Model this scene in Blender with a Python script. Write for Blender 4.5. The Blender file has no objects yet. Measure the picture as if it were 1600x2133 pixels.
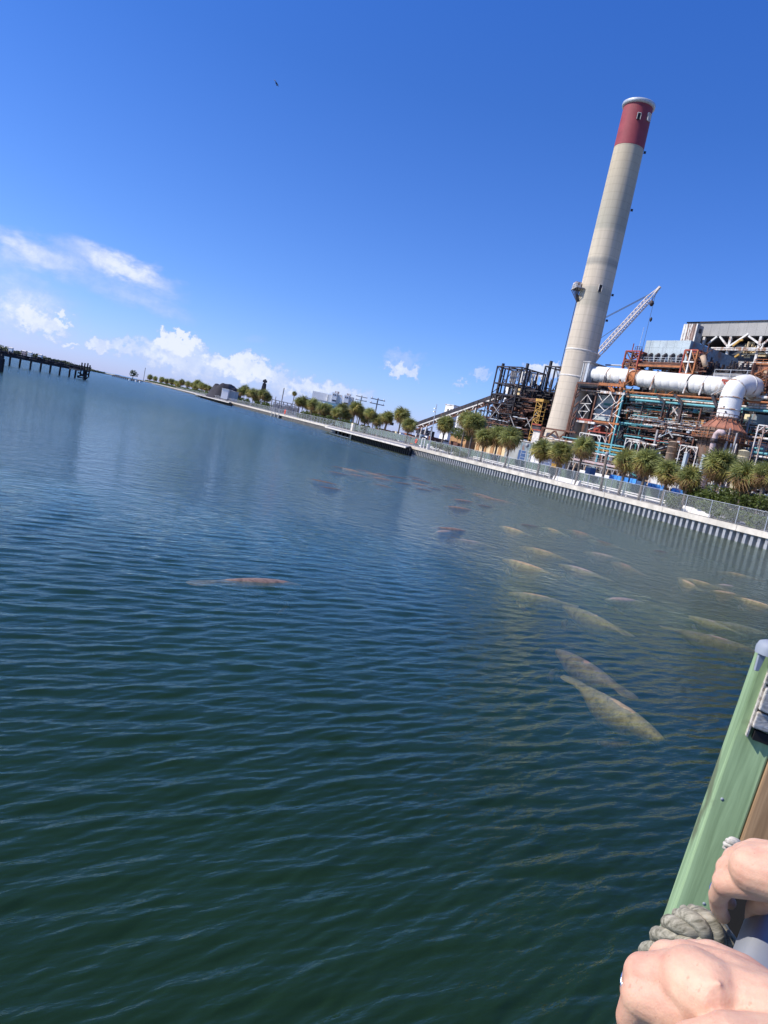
import bpy, bmesh, math, random
import numpy as np
from mathutils import Vector, Matrix, noise
random.seed(7); rng = np.random.default_rng(7)
sc = bpy.context.scene
COL = sc.collection

# ------------------------------------------------------------------ camera
FPX = 1500.0; W, H = 1600.0, 2133.0
PITCH = math.radians(6.4); ROLL = math.radians(11.7); ZC = 4.3
CAM = Vector((0, 0, ZC))
_R = Vector((1, 0, 0)); FWD = Vector((0, math.cos(PITCH), -math.sin(PITCH))); _U = Vector((0, math.sin(PITCH), math.cos(PITCH)))
RI = math.cos(ROLL) * _R + math.sin(ROLL) * _U
UI = -math.sin(ROLL) * _R + math.cos(ROLL) * _U
cd = bpy.data.cameras.new('camera'); cam = bpy.data.objects.new('camera', cd); COL.objects.link(cam)
cd.sensor_fit = 'HORIZONTAL'; cd.sensor_width = 36.0; cd.lens = 36.0 * FPX / W
cd.clip_start = 0.05; cd.clip_end = 30000
M = Matrix((RI, UI, -FWD)).transposed().to_4x4(); M.translation = CAM
cam.matrix_world = M
sc.camera = cam

# ------------------------------------------------------------------ light
SUN_DIR = Vector((-0.985, -0.17, 0)).normalized() * math.cos(math.radians(43)) + Vector((0, 0, math.sin(math.radians(43))))
sl = bpy.data.lights.new('sun', 'SUN'); sl.energy = 4.6; sl.angle = math.radians(0.53); sl.color = (1, .93, .84)
so = bpy.data.objects.new('sun', sl); COL.objects.link(so)
so.rotation_euler = SUN_DIR.to_track_quat('Z', 'Y').to_euler()
sc.view_settings.view_transform = 'Standard'
try: sc.view_settings.look = 'None'
except Exception: pass
sc.view_settings.gamma = 1; sc.view_settings.use_curve_mapping = False
sc.view_settings.exposure = 0.38
sc.cycles.transparent_max_bounces = 24
sc.cycles.max_bounces = 7

def pray(px, py):
    return ((px - W/2)/FPX)*RI - ((py - H/2)/FPX)*UI + FWD
def gz(px, py, z):
    d = pray(px, py); return CAM + d*((z-ZC)/d.z)
def at(px, py, Y):
    d = pray(px, py); return CAM + d*(Y/d.y)
def proj(P):
    v = Vector(P) - CAM; z = v.dot(FWD); return W/2+FPX*v.dot(RI)/z, H/2-FPX*v.dot(UI)/z
def azel(px, py):
    d = pray(px, py).normalized(); return math.degrees(math.atan2(d.x, d.y)), math.degrees(math.asin(d.z))

# ------------------------------------------------------------------ sky
world = bpy.data.worlds.new('World'); sc.world = world; world.use_nodes = True
nt = world.node_tree; nt.nodes.clear()
def N(t, tree=None, **kw):
    n = (tree or nt).nodes.new(t)
    for k, v in kw.items(): setattr(n, k, v)
    return n
L = nt.links.new
sky = N('ShaderNodeTexSky', sky_type='NISHITA', sun_disc=False)
sky.sun_elevation = math.radians(43); sky.sun_rotation = math.atan2(SUN_DIR.x, SUN_DIR.y)
sky.altitude = 0; sky.air_density = 1.0; sky.dust_density = 0.25; sky.ozone_density = 4.0
hs = N('ShaderNodeHueSaturation'); hs.inputs['Saturation'].default_value = 1.0; hs.inputs['Value'].default_value = 1.0
L(sky.outputs[0], hs.inputs['Color'])
tc = N('ShaderNodeTexCoord'); sep = N('ShaderNodeSeparateXYZ'); L(tc.outputs['Generated'], sep.inputs[0])
def mth(op, a, b=None, c=None):
    n = N('ShaderNodeMath', operation=op)
    for i, v in enumerate((a, b, c)):
        if v is None: continue
        if isinstance(v, (int, float)): n.inputs[i].default_value = v
        else: L(v, n.inputs[i])
    return n.outputs[0]
az = mth('MULTIPLY', mth('ARCTAN2', sep.outputs[0], sep.outputs[1]), 57.2958)
el = mth('MULTIPLY', mth('ARCSINE', sep.outputs[2]), 57.2958)
cv = N('ShaderNodeCombineXYZ'); L(az, cv.inputs[0]); L(el, cv.inputs[1])
def warp(scale, amt, detail, rough=.6, stretch=(1, 1, 1)):
    mp = N('ShaderNodeMapping'); mp.inputs['Scale'].default_value = stretch; L(cv.outputs[0], mp.inputs[0])
    nz = N('ShaderNodeTexNoise'); nz.inputs['Scale'].default_value = scale; nz.inputs['Detail'].default_value = detail; nz.inputs['Roughness'].default_value = rough
    L(mp.outputs[0], nz.inputs[0])
    s = N('ShaderNodeVectorMath', operation='SUBTRACT'); L(nz.outputs['Color'], s.inputs[0]); s.inputs[1].default_value = (.5, .5, .5)
    k = N('ShaderNodeVectorMath', operation='SCALE'); L(s.outputs[0], k.inputs[0]); k.inputs['Scale'].default_value = amt
    a = N('ShaderNodeVectorMath', operation='ADD'); L(cv.outputs[0], a.inputs[0]); L(k.outputs[0], a.inputs[1])
    return a.outputs[0], nz.outputs['Fac']
puffv, puffn = warp(1.15, 3.4, 9, .62)
wispv, wispn = warp(.30, 3.0, 7, .58, (1, 2.2, 1))
# (px, py, half width px, half height px, image tilt deg, strength, soft, kind, whiteness)
CL = [
 (255, 560, 125, 26, 25, .9, .9, 'w'), (50, 512, 120, 36, 20, .75, 1.1, 'w'), (120, 540, 170, 38, 17, .42, 1.1, 'w'), (20, 545, 70, 26, 12, .42, 1.1, 'w'),
 (285, 622, 130, 22, 16, .40, 1.0, 'w'), (55, 610, 110, 44, 14, .42, 1, 'w'),
 (40, 655, 120, 50, 12, .6, .9, 'p'), (85, 672, 52, 24, 12, .75, .55, 'p'), (130, 665, 20, 9, 12, .8, .5, 'p'), (147, 720, 18, 6, 14, .8, .6, 'p'),
 (205, 722, 26, 16, 10, .75, .6, 'p'), (250, 722, 34, 17, 10, .6, .7, 'p'), (372, 715, 44, 19, 8, 1.0, .42, 'p'), (330, 735, 60, 24, 12, .55, .8, 'p'),
 (400, 755, 110, 32, 12, .62, .8, 'p'), (520, 768, 55, 26, 12, .85, .5, 'p'), (470, 752, 40, 16, 12, .8, .55, 'p'), (560, 790, 90, 30, 12, .5, .9, 'p'),
 (640, 808, 55, 18, 12, .7, .7, 'p'), (715, 815, 60, 16, 12, .7, .7, 'p'), (840, 748, 40, 16, 6, .34, .9, 'p'), (840, 772, 36, 11, 8, .78, .6, 'p'),
 (965, 802, 20, 7, 5, .5, .8, 'p'), (1005, 781, 24, 10, 8, .5, .8, 'p'), (1135, 768, 40, 15, 8, .85, .5, 'p'), (530, 706, 30, 9, 10, .14, 1, 'w'),
]
# the camera's own rendering of a clear sky is bluer than the physical one: tint by height above the horizon
tr_ = N('ShaderNodeMapRange'); tr_.inputs['From Min'].default_value = -2; tr_.inputs['From Max'].default_value = 60; L(el, tr_.inputs['Value'])
tint = N('ShaderNodeValToRGB'); te = tint.color_ramp.elements
te[0].position = .03; te[0].color = (.80, .95, 1.9, 1); te[1].position = 1; te[1].color = (.28, .85, 1.95, 1)
for p_, c_ in ((.08, (.76, .94, 1.65, 1)), (.17, (.62, .88, 1.5, 1)), (.42, (.42, .80, 1.52, 1)), (.75, (.32, .86, 1.9, 1))):
    x_ = te.new(p_); x_.color = c_
L(tr_.outputs[0], tint.inputs[0])
tm = N('ShaderNodeVectorMath', operation='MULTIPLY'); L(hs.outputs[0], tm.inputs[0]); L(tint.outputs[0], tm.inputs[1])
acc = None
DEG = math.degrees(1/FPX)
for (px, py, hw, hh, tilt, st, soft, kd) in CL:
    a0, e0 = azel(px, py)
    u = Vector((math.cos(math.radians(-tilt)), math.sin(math.radians(-tilt))))
    a1, e1 = azel(px+20*u.x, py-20*u.y)
    mp = N('ShaderNodeMapping', vector_type='TEXTURE')
    mp.inputs['Location'].default_value = (a0, e0, 0)
    mp.inputs['Rotation'].default_value = (0, 0, math.atan2(e1-e0, a1-a0))
    k = math.hypot(a1-a0, e1-e0)/20
    mp.inputs['Scale'].default_value = (hw*k*1.25, hh*k*1.3, 1)
    L(puffv if kd == 'p' else wispv, mp.inputs[0])
    ln = N('ShaderNodeVectorMath', operation='LENGTH'); L(mp.outputs[0], ln.inputs[0])
    mr = N('ShaderNodeMapRange', interpolation_type='SMOOTHSTEP')
    mr.inputs['From Min'].default_value = 1.12; mr.inputs['From Max'].default_value = 1.12 - soft
    mr.inputs['To Min'].default_value = 0; mr.inputs['To Max'].default_value = st
    L(ln.outputs['Value'], mr.inputs['Value'])
    acc = mr.outputs[0] if acc is None else mth('SUBTRACT', mth('ADD', acc, mr.outputs[0]), mth('MULTIPLY', acc, mr.outputs[0]))
dens = mth('MULTIPLY', acc, mth('MULTIPLY_ADD', puffn, .7, .62))
dens = mth('MINIMUM', dens, .97)
ccr = N('ShaderNodeValToRGB'); ccr.color_ramp.elements[0].color = (4.4, 5.0, 7.4, 1); ccr.color_ramp.elements[0].position = .35
ccr.color_ramp.elements[1].color = (7.2, 7.7, 8.8, 1); ccr.color_ramp.elements[1].position = .95
L(mth('MULTIPLY_ADD', puffn, .55, mth('MULTIPLY', dens, .75)), ccr.inputs[0])
mx = N('ShaderNodeMix', data_type='RGBA'); L(dens, mx.inputs[0]); L(tm.outputs[0], mx.inputs[6]); L(ccr.outputs[0], mx.inputs[7])
bg = N('ShaderNodeBackground'); bg.inputs['Strength'].default_value = 0.09; L(mx.outputs[2], bg.inputs['Color'])
wo = N('ShaderNodeOutputWorld'); L(bg.outputs[0], wo.inputs['Surface'])

# ------------------------------------------------------------------ materials
MATS = {}
def mat(name, col, rough=.7, var=.25, scale=1.0, metal=0, rust=None, rustamt=.5, bump=.0, col2=None, spec=.4):
    """noise-varied paint / metal / concrete; the noise is laid out in world space so that copies differ"""
    if name in MATS: return MATS[name]
    m = bpy.data.materials.new(name); m.use_nodes = True; t = m.node_tree; t.nodes.clear(); l = t.links.new
    out = N('ShaderNodeOutputMaterial', t); b = N('ShaderNodeBsdfPrincipled', t); l(b.outputs[0], out.inputs[0])
    g = N('ShaderNodeNewGeometry', t)
    nz = N('ShaderNodeTexNoise', t); nz.inputs['Scale'].default_value = scale; nz.inputs['Detail'].default_value = 6; nz.inputs['Roughness'].default_value = .65
    l(g.outputs['Position'], nz.inputs[0])
    cr = N('ShaderNodeValToRGB', t)
    c2 = col2 or tuple(c*(1-var*1.6) for c in col)
    cr.color_ramp.elements[0].color = (*c2, 1); cr.color_ramp.elements[0].position = .32
    cr.color_ramp.elements[1].color = (*[min(1, c*(1+var*.4)) for c in col], 1); cr.color_ramp.elements[1].position = .68
    l(nz.outputs['Fac'], cr.inputs[0]); last = cr.outputs[0]
    if rust:
        n2 = N('ShaderNodeTexNoise', t); n2.inputs['Scale'].default_value = scale*.8; n2.inputs['Detail'].default_value = 9; n2.inputs['Roughness'].default_value = .75
        mp = N('ShaderNodeMapping', t); mp.inputs['Scale'].default_value = (1.3, 1.3, .5); l(g.outputs['Position'], mp.inputs[0]); l(mp.outputs[0], n2.inputs[0])
        mr = N('ShaderNodeMapRange', t); mr.inputs['From Min'].default_value = .68-rustamt*.35; mr.inputs['From Max'].default_value = .74-rustamt*.3
        l(n2.outputs['Fac'], mr.inputs[0])
        mm = N('ShaderNodeMix', t, data_type='RGBA'); l(mr.outputs[0], mm.inputs[0]); l(last, mm.inputs[6]); mm.inputs[7].default_value = (*rust, 1); last = mm.outputs[2]
    l(last, b.inputs['Base Color']); b.inputs['Roughness'].default_value = rough; b.inputs['Metallic'].default_value = metal
    b.inputs['Specular IOR Level'].default_value = spec
    if bump:
        bp = N('ShaderNodeBump', t); bp.inputs['Strength'].default_value = bump; bp.inputs['Distance'].default_value = .03/scale if scale > 3 else .05
        l(nz.outputs['Fac'], bp.inputs['Height']); l(bp.outputs[0], b.inputs['Normal'])
    MATS[name] = m; return m
RU = (.20, .065, .03)
m_conc = mat('pale_concrete', (.66, .62, .55), .85, .22, .9, bump=.1)
m_cap = mat('cap_concrete', (.60, .55, .46), .85, .2, .5, bump=.1, rust=(.40, .30, .22), rustamt=.15)
m_pile = mat('sheet_pile_grey', (.31, .32, .33), .6, .22, 1.3, rust=(.12, .11, .10), rustamt=.15)
m_piledark = mat('sheet_pile_dark', (.045, .05, .055), .7, .3, 1.5)
m_pilefar = mat('sheet_pile_weathered', (.26, .24, .21), .7, .3, 1.0)
m_galv = mat('galvanised_steel', (.50, .52, .53), .45, .15, 2, metal=.3)
m_ground = mat('sandy_ground', (.30, .27, .23), .95, .35, .15, bump=.2)
m_road = mat('asphalt', (.16, .155, .16), .9, .25, .4)
m_barrier = mat('white_barrier_paint', (.72, .69, .64), .6, .15, 1)
m_screen = mat('green_screen_fabric', (.085, .13, .10), .9, .16, .5)
m_dark = mat('dark_steel', (.035, .032, .036), .6, .4, .8, rust=(.10, .045, .03), rustamt=.4)
m_rust = mat('rusted_steel', (.18, .08, .05), .8, .45, .7, rust=(.09, .05, .04), rustamt=.5)
m_orange = mat('orange_primer_steel', (.42, .15, .05), .7, .3, .8, rust=(.20, .09, .04), rustamt=.45)
m_red = mat('red_oxide_steel', (.36, .07, .045), .7, .3, .8, rust=(.18, .05, .03), rustamt=.4)
m_teal = mat('teal_painted_steel', (.05, .22, .22), .6, .3, .8, rust=(.16, .07, .04), rustamt=.35)
m_cyan = mat('light_teal_painted_steel', (.13, .38, .41), .55, .2, .8, rust=(.25, .2, .15), rustamt=.2)
m_white = mat('white_painted_steel', (.66, .65, .61), .5, .2, .8, rust=(.30, .17, .10), rustamt=.6)
m_duct = mat('white_duct_cladding', (.74, .73, .68), .5, .12, .25, rust=(.50, .42, .32), rustamt=.38)
m_grey = mat('grey_painted_steel', (.33, .32, .31), .7, .25, .8, rust=RU, rustamt=.3)
m_tan = mat('tan_tank_paint', (.50, .36, .24), .7, .2, .4, rust=(.28, .14, .08), rustamt=.35)
m_cream = mat('cream_tank_paint', (.74, .64, .40), .6, .12, .3)
m_hopcone = mat('rusty_hopper_roof', (.36, .145, .085), .8, .25, .3, rust=(.2, .09, .06), rustamt=.4)
m_hopper = mat('brown_hopper_shell', (.19, .125, .09), .8, .35, .4, rust=(.25, .11, .05), rustamt=.4)
m_boiler = mat('boiler_wall_brown', (.12, .08, .05), .8, .5, .14, rust=(.34, .17, .07), rustamt=.55)
m_bluegrey = mat('pale_blue_cladding', (.40, .46, .47), .5, .14, .2, rust=(.30, .34, .36), rustamt=.25)
m_bluedark = mat('blue_grey_cladding', (.22, .30, .34), .6, .3, .3, rust=(.2, .12, .09), rustamt=.35)
m_roof = mat('grey_roof_cladding', (.33, .32, .295), .6, .12, .12, rust=(.27, .26, .24), rustamt=.4)
m_cavern = mat('dark_wall_painted_shade', (.05, .05, .06), .8, .6, .15, rust=(.14, .07, .04), rustamt=.4)  # near-black with rust: shade of interiors and openings painted into the colour
m_ribw = mat('streaked_white_cladding', (.70, .68, .62), .6, .15, .4, rust=(.25, .15, .12), rustamt=.5)
m_yellow = mat('yellow_scaffold_paint', (.48, .28, .06), .6, .25, 1)
m_blue = mat('bright_blue_plastic', (.07, .30, .75), .5, .2, .5)
m_navy = mat('dark_blue_door_paint', (.05, .10, .22), .5, .2, .5)
m_whitewall = mat('white_wall', (.80, .79, .76), .7, .06, .3)
m_greywall = mat('grey_wall', (.34, .35, .33), .8, .15, .3)
m_ochre = mat('ochre_wall', (.50, .28, .12), .8, .3, .3)
m_yelwall = mat('pale_yellow_wall', (.72, .56, .32), .8, .15, .3)
m_trunk = mat('palm_trunk_bark', (.17, .14, .115), .95, .4, 4, bump=.3)
m_coal = mat('coal', (.035, .033, .04), .9, .5, .05, bump=.4)
m_creo = mat('tarred_timber', (.035, .032, .035), .8, .4, .6)
m_pink = mat('pinkish_pipe_lagging', (.52, .40, .38), .7, .2, 1)
m_crane = mat('crane_boom_paint', (.62, .54, .48), .5, .15, 1)
m_cable = mat('steel_cable', (.06, .07, .09), .5, .1, 1)
m_gd = mat('dark_olive_box', (.05, .08, .06), .7, .2, 1)
m_orr = mat('life_ring_orange', (.75, .10, .05), .5, .1, 1)

def leafmat(name, col, var=.35, tr=.3):
    m = bpy.data.materials.new(name); m.use_nodes = True; t = m.node_tree; t.nodes.clear(); l = t.links.new
    out = N('ShaderNodeOutputMaterial', t); b = N('ShaderNodeBsdfPrincipled', t)
    oi = N('ShaderNodeObjectInfo', t); g = N('ShaderNodeNewGeometry', t)
    nz = N('ShaderNodeTexNoise', t); nz.inputs['Scale'].default_value = .9; nz.inputs['Detail'].default_value = 5; l(g.outputs['Position'], nz.inputs[0])
    ad = N('ShaderNodeMath', t, operation='MULTIPLY_ADD'); l(oi.outputs['Random'], ad.inputs[0]); ad.inputs[1].default_value = .35; l(nz.outputs['Fac'], ad.inputs[2])
    cr = N('ShaderNodeValToRGB', t)
    cr.color_ramp.elements[0].color = (*[c*(1-var*1.4) for c in col], 1); cr.color_ramp.elements[0].position = .4
    cr.color_ramp.elements[1].color = (*[c*(1+var) for c in col], 1); cr.color_ramp.elements[1].position = .85
    l(ad.outputs[0], cr.inputs[0]); l(cr.outputs[0], b.inputs['Base Color']); b.inputs['Roughness'].default_value = .55; b.inputs['Specular IOR Level'].default_value = .35
    tl = N('ShaderNodeBsdfTranslucent', t); l(cr.outputs[0], tl.inputs[0])
    mix = N('ShaderNodeMixShader', t); mix.inputs[0].default_value = tr; l(b.outputs[0], mix.inputs[1]); l(tl.outputs[0], mix.inputs[2]); l(mix.outputs[0], out.inputs[0])
    return m
m_frond = leafmat('palm_frond_green', (.25, .27, .085), .35, .45)
m_frondy = leafmat('palm_frond_yellowing', (.32, .27, .06))
m_frondd = leafmat('palm_frond_dead', (.27, .155, .06))
m_shrub = leafmat('shrub_leaves', (.095, .125, .025))
m_mang = leafmat('far_tree_leaves', (.08, .105, .045))

# ------------------------------------------------------------------ geometry helpers
class MB:
    def __init__(s): s.v = []; s.f = []
    def quadbox(s, c8):
        o = len(s.v); s.v += [tuple(p) for p in c8]
        s.f += [tuple(o+i for i in q) for q in ((0,3,2,1), (4,5,6,7), (0,1,5,4), (1,2,6,5), (2,3,7,6), (3,0,4,7))]
    def box(s, p, ux, uy, uz, lx, ly, lz):
        """corner p, unit axes, lengths"""
        p = Vector(p); a = ux*lx; b = uy*ly; c = uz*lz
        s.quadbox([p, p+a, p+a+b, p+b, p+c, p+a+c, p+a+b+c, p+b+c])
    def cbox(s, c, lx, ly, lz):
        s.box(Vector(c)-Vector((lx/2, ly/2, lz/2)), Vector((1,0,0)), Vector((0,1,0)), Vector((0,0,1)), lx, ly, lz)
    def beam(s, p0, p1, w, h=None, up=None):
        p0 = Vector(p0); p1 = Vector(p1); d = p1-p0; ln = d.length
        if ln < 1e-6: return
        d /= ln; up = up or (Vector((0,0,1)) if abs(d.z) < .95 else Vector((1,0,0)))
        x = d.cross(up).normalized(); y = x.cross(d); h = h or w
        s.box(p0 - x*w/2 - y*h/2, x, y, d, w, h, ln)
    def tube(s, pts, r, n=8, cap=True):
        pts = [Vector(p) for p in pts]; rs = r if isinstance(r, (list, tuple)) else [r]*len(pts)
        o = len(s.v); prev = None
        for i, p in enumerate(pts):
            d = (pts[min(i+1, len(pts)-1)] - pts[max(i-1, 0)]).normalized()
            if prev is None:
                up = Vector((0,0,1)) if abs(d.z) < .9 else Vector((1,0,0)); x = d.cross(up).normalized()
            else: x = (prev - d*prev.dot(d)).normalized()
            prev = x; y = d.cross(x)
            for k in range(n):
                a = 2*math.pi*k/n; s.v.append(tuple(p + (x*math.cos(a)+y*math.sin(a))*rs[i]))
        for i in range(len(pts)-1):
            for k in range(n):
                a = o+i*n+k; b = o+i*n+(k+1) % n; s.f.append((a, b, b+n, a+n))
        if cap:
            s.f.append(tuple(o+k for k in range(n))[::-1]); s.f.append(tuple(o+(len(pts)-1)*n+k for k in range(n)))
    def lathe(s, c, prof, n=32, cap=False):
        o = len(s.v); c = Vector(c)
        for r, z in prof:
            for k in range(n):
                a = 2*math.pi*k/n; s.v.append((c.x+r*math.cos(a), c.y+r*math.sin(a), c.z+z))
        for i in range(len(prof)-1):
            for k in range(n):
                a = o+i*n+k; b = o+i*n+(k+1) % n; s.f.append((a, b, b+n, a+n))
        if cap:
            s.f.append(tuple(o+k for k in range(n))[::-1]); s.f.append(tuple(o+(len(prof)-1)*n+k for k in range(n)))
    def mesh(s, name, m, smooth=False, org=None):
        me = bpy.data.meshes.new(name)
        v = s.v
        if org is not None: v = [(a-org.x, b-org.y, c-org.z) for a, b, c in v]
        me.from_pydata(v, [], s.f)
        if m: me.materials.append(m)
        if smooth: me.shade_smooth()
        me.update(); return me
    def build(s, name, m, parent=None, smooth=False, label=None, kind=None):
        org = parent_world(parent) if parent is not None else None
        me = s.mesh(name, m, smooth, org)
        o = bpy.data.objects.new(name, me); COL.objects.link(o)
        if parent is not None: o.parent = parent
        if label: o['label'] = label
        if kind: o['kind'] = kind
        return o
def parent_world(o):
    v = Vector((0,0,0))
    while o is not None: v = v + o.location; o = o.parent
    return v
def thing(name, label, cat, loc=(0,0,0), group=None):
    o = bpy.data.objects.new(name, None); COL.objects.link(o); o.location = loc; o.empty_display_size = .5
    o['label'] = label; o['category'] = cat
    if group: o['group'] = group
    return o
def tag(o, label, cat, group=None):
    o['label'] = label; o['category'] = cat
    if group: o['group'] = group
    return o
_unit = {}
def unitmesh(shape, m):
    k = (shape, m.name)
    if k not in _unit:
        b = MB()
        if shape == 'beam': b.cbox((0, 0, .5), 1, 1, 1)
        elif shape == 'pipe': b.tube([(0,0,0), (0,0,1)], .5, 10)
        _unit[k] = b.mesh(shape, m, smooth=False)
        if shape == 'pipe':
            for p in _unit[k].polygons: p.use_smooth = len(p.vertices) == 4
    return _unit[k]
NPART = [0]
def member(T, name, p0, p1, w, m, h=None, shape='beam'):
    """one straight member (own object, shared unit mesh) between two world points"""
    p0 = Vector(p0); p1 = Vector(p1); d = p1-p0; ln = d.length
    if ln < .02: return None
    d /= ln; up = Vector((0,0,1)) if abs(d.z) < .95 else AX
    x = d.cross(up).normalized(); y = d.cross(x); h = h or w
    Mx = Matrix((x*w, y*h, d*ln)).transposed().to_4x4(); Mx.translation = p0 - (parent_world(T) if T else Vector((0,0,0)))
    o = bpy.data.objects.new(name, unitmesh(shape, m)); COL.objects.link(o)
    o.parent = T; o.matrix_basis = Mx; NPART[0] += 1
    return o
def copy_tree(root, loc=None, label=None, rotz=None, scale=None):
    c = root.copy(); COL.objects.link(c)
    if loc is not None: c.location = loc
    if rotz is not None: c.rotation_euler = (0, 0, rotz)
    if scale is not None: c.scale = (scale,)*3
    if label: c['label'] = label
    for ch in list(root.children):
        d = ch.copy(); COL.objects.link(d); d.parent = c
    return c
ORD = ['first', 'second', 'third', 'fourth', 'fifth', 'sixth', 'seventh', 'eighth', 'ninth', 'tenth', 'eleventh', 'twelfth',
       'thirteenth', 'fourteenth', 'fifteenth', 'sixteenth', 'seventeenth', 'eighteenth', 'nineteenth', 'twentieth', 'twenty-first',
       'twenty-second', 'twenty-third', 'twenty-fourth', 'twenty-fifth', 'twenty-sixth']
# plant axes: AX runs along the facades (towards the right), BX goes back into the plant
_v = pray(-100, 708); AX = -Vector((_v.x, _v.y, 0)).normalized(); BX = Vector((-AX.y, AX.x, 0))
if BX.y < 0: BX = -BX
UP = Vector((0,0,1))
CAPZ = 1.85; GZ = 1.8
ORG = at(1174, 895, 230); ORG.z = GZ
def P(px, py, b):
    d = pray(px, py); t = (ORG + BX*b - CAM).dot(BX)/d.dot(BX); return CAM + d*t
def alongA(X0, px):
    """point on the A-line through X0 that shows at image column px"""
    lo, hi = -400.0, 200.0
    for _ in range(40):
        mid = (lo+hi)/2
        if (X0+AX*mid - CAM).dot(FWD) < 1: hi = mid; continue
        if proj(X0+AX*mid)[0] < px: lo = mid
        else: hi = mid
    return X0 + AX*lo
def alongB(X0, px):
    lo, hi = -60.0, 400.0
    for _ in range(40):
        mid = (lo+hi)/2
        if proj(X0+BX*mid)[0] < px: lo = mid
        else: hi = mid
    return X0 + BX*lo
# the sea wall line
W0 = gz(1600, 1109, CAPZ); _v = pray(250, 781); WD = Vector((_v.x, _v.y, 0)).normalized()   # WD: away along the wall
WN = Vector((WD.y, -WD.x, 0))
if WN.dot(Vector((1, 0, 0))) < 0: WN = -WN      # WN: landward
def wl(s, off=0, z=CAPZ):
    q = W0 + WD*s + WN*off; return Vector((q.x, q.y, z))
def wpix(px, py, off):
    d = pray(px, py); t = (W0 + WN*off - CAM).dot(WN)/d.dot(WN); return CAM + d*t
def ws(px, off=0, z=CAPZ):
    lo, hi = -20.0, 4000.0
    for _ in range(50):
        mid = (lo+hi)/2
        if proj(wl(mid, off, z))[0] > px: lo = mid
        else: hi = mid
    return lo
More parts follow.
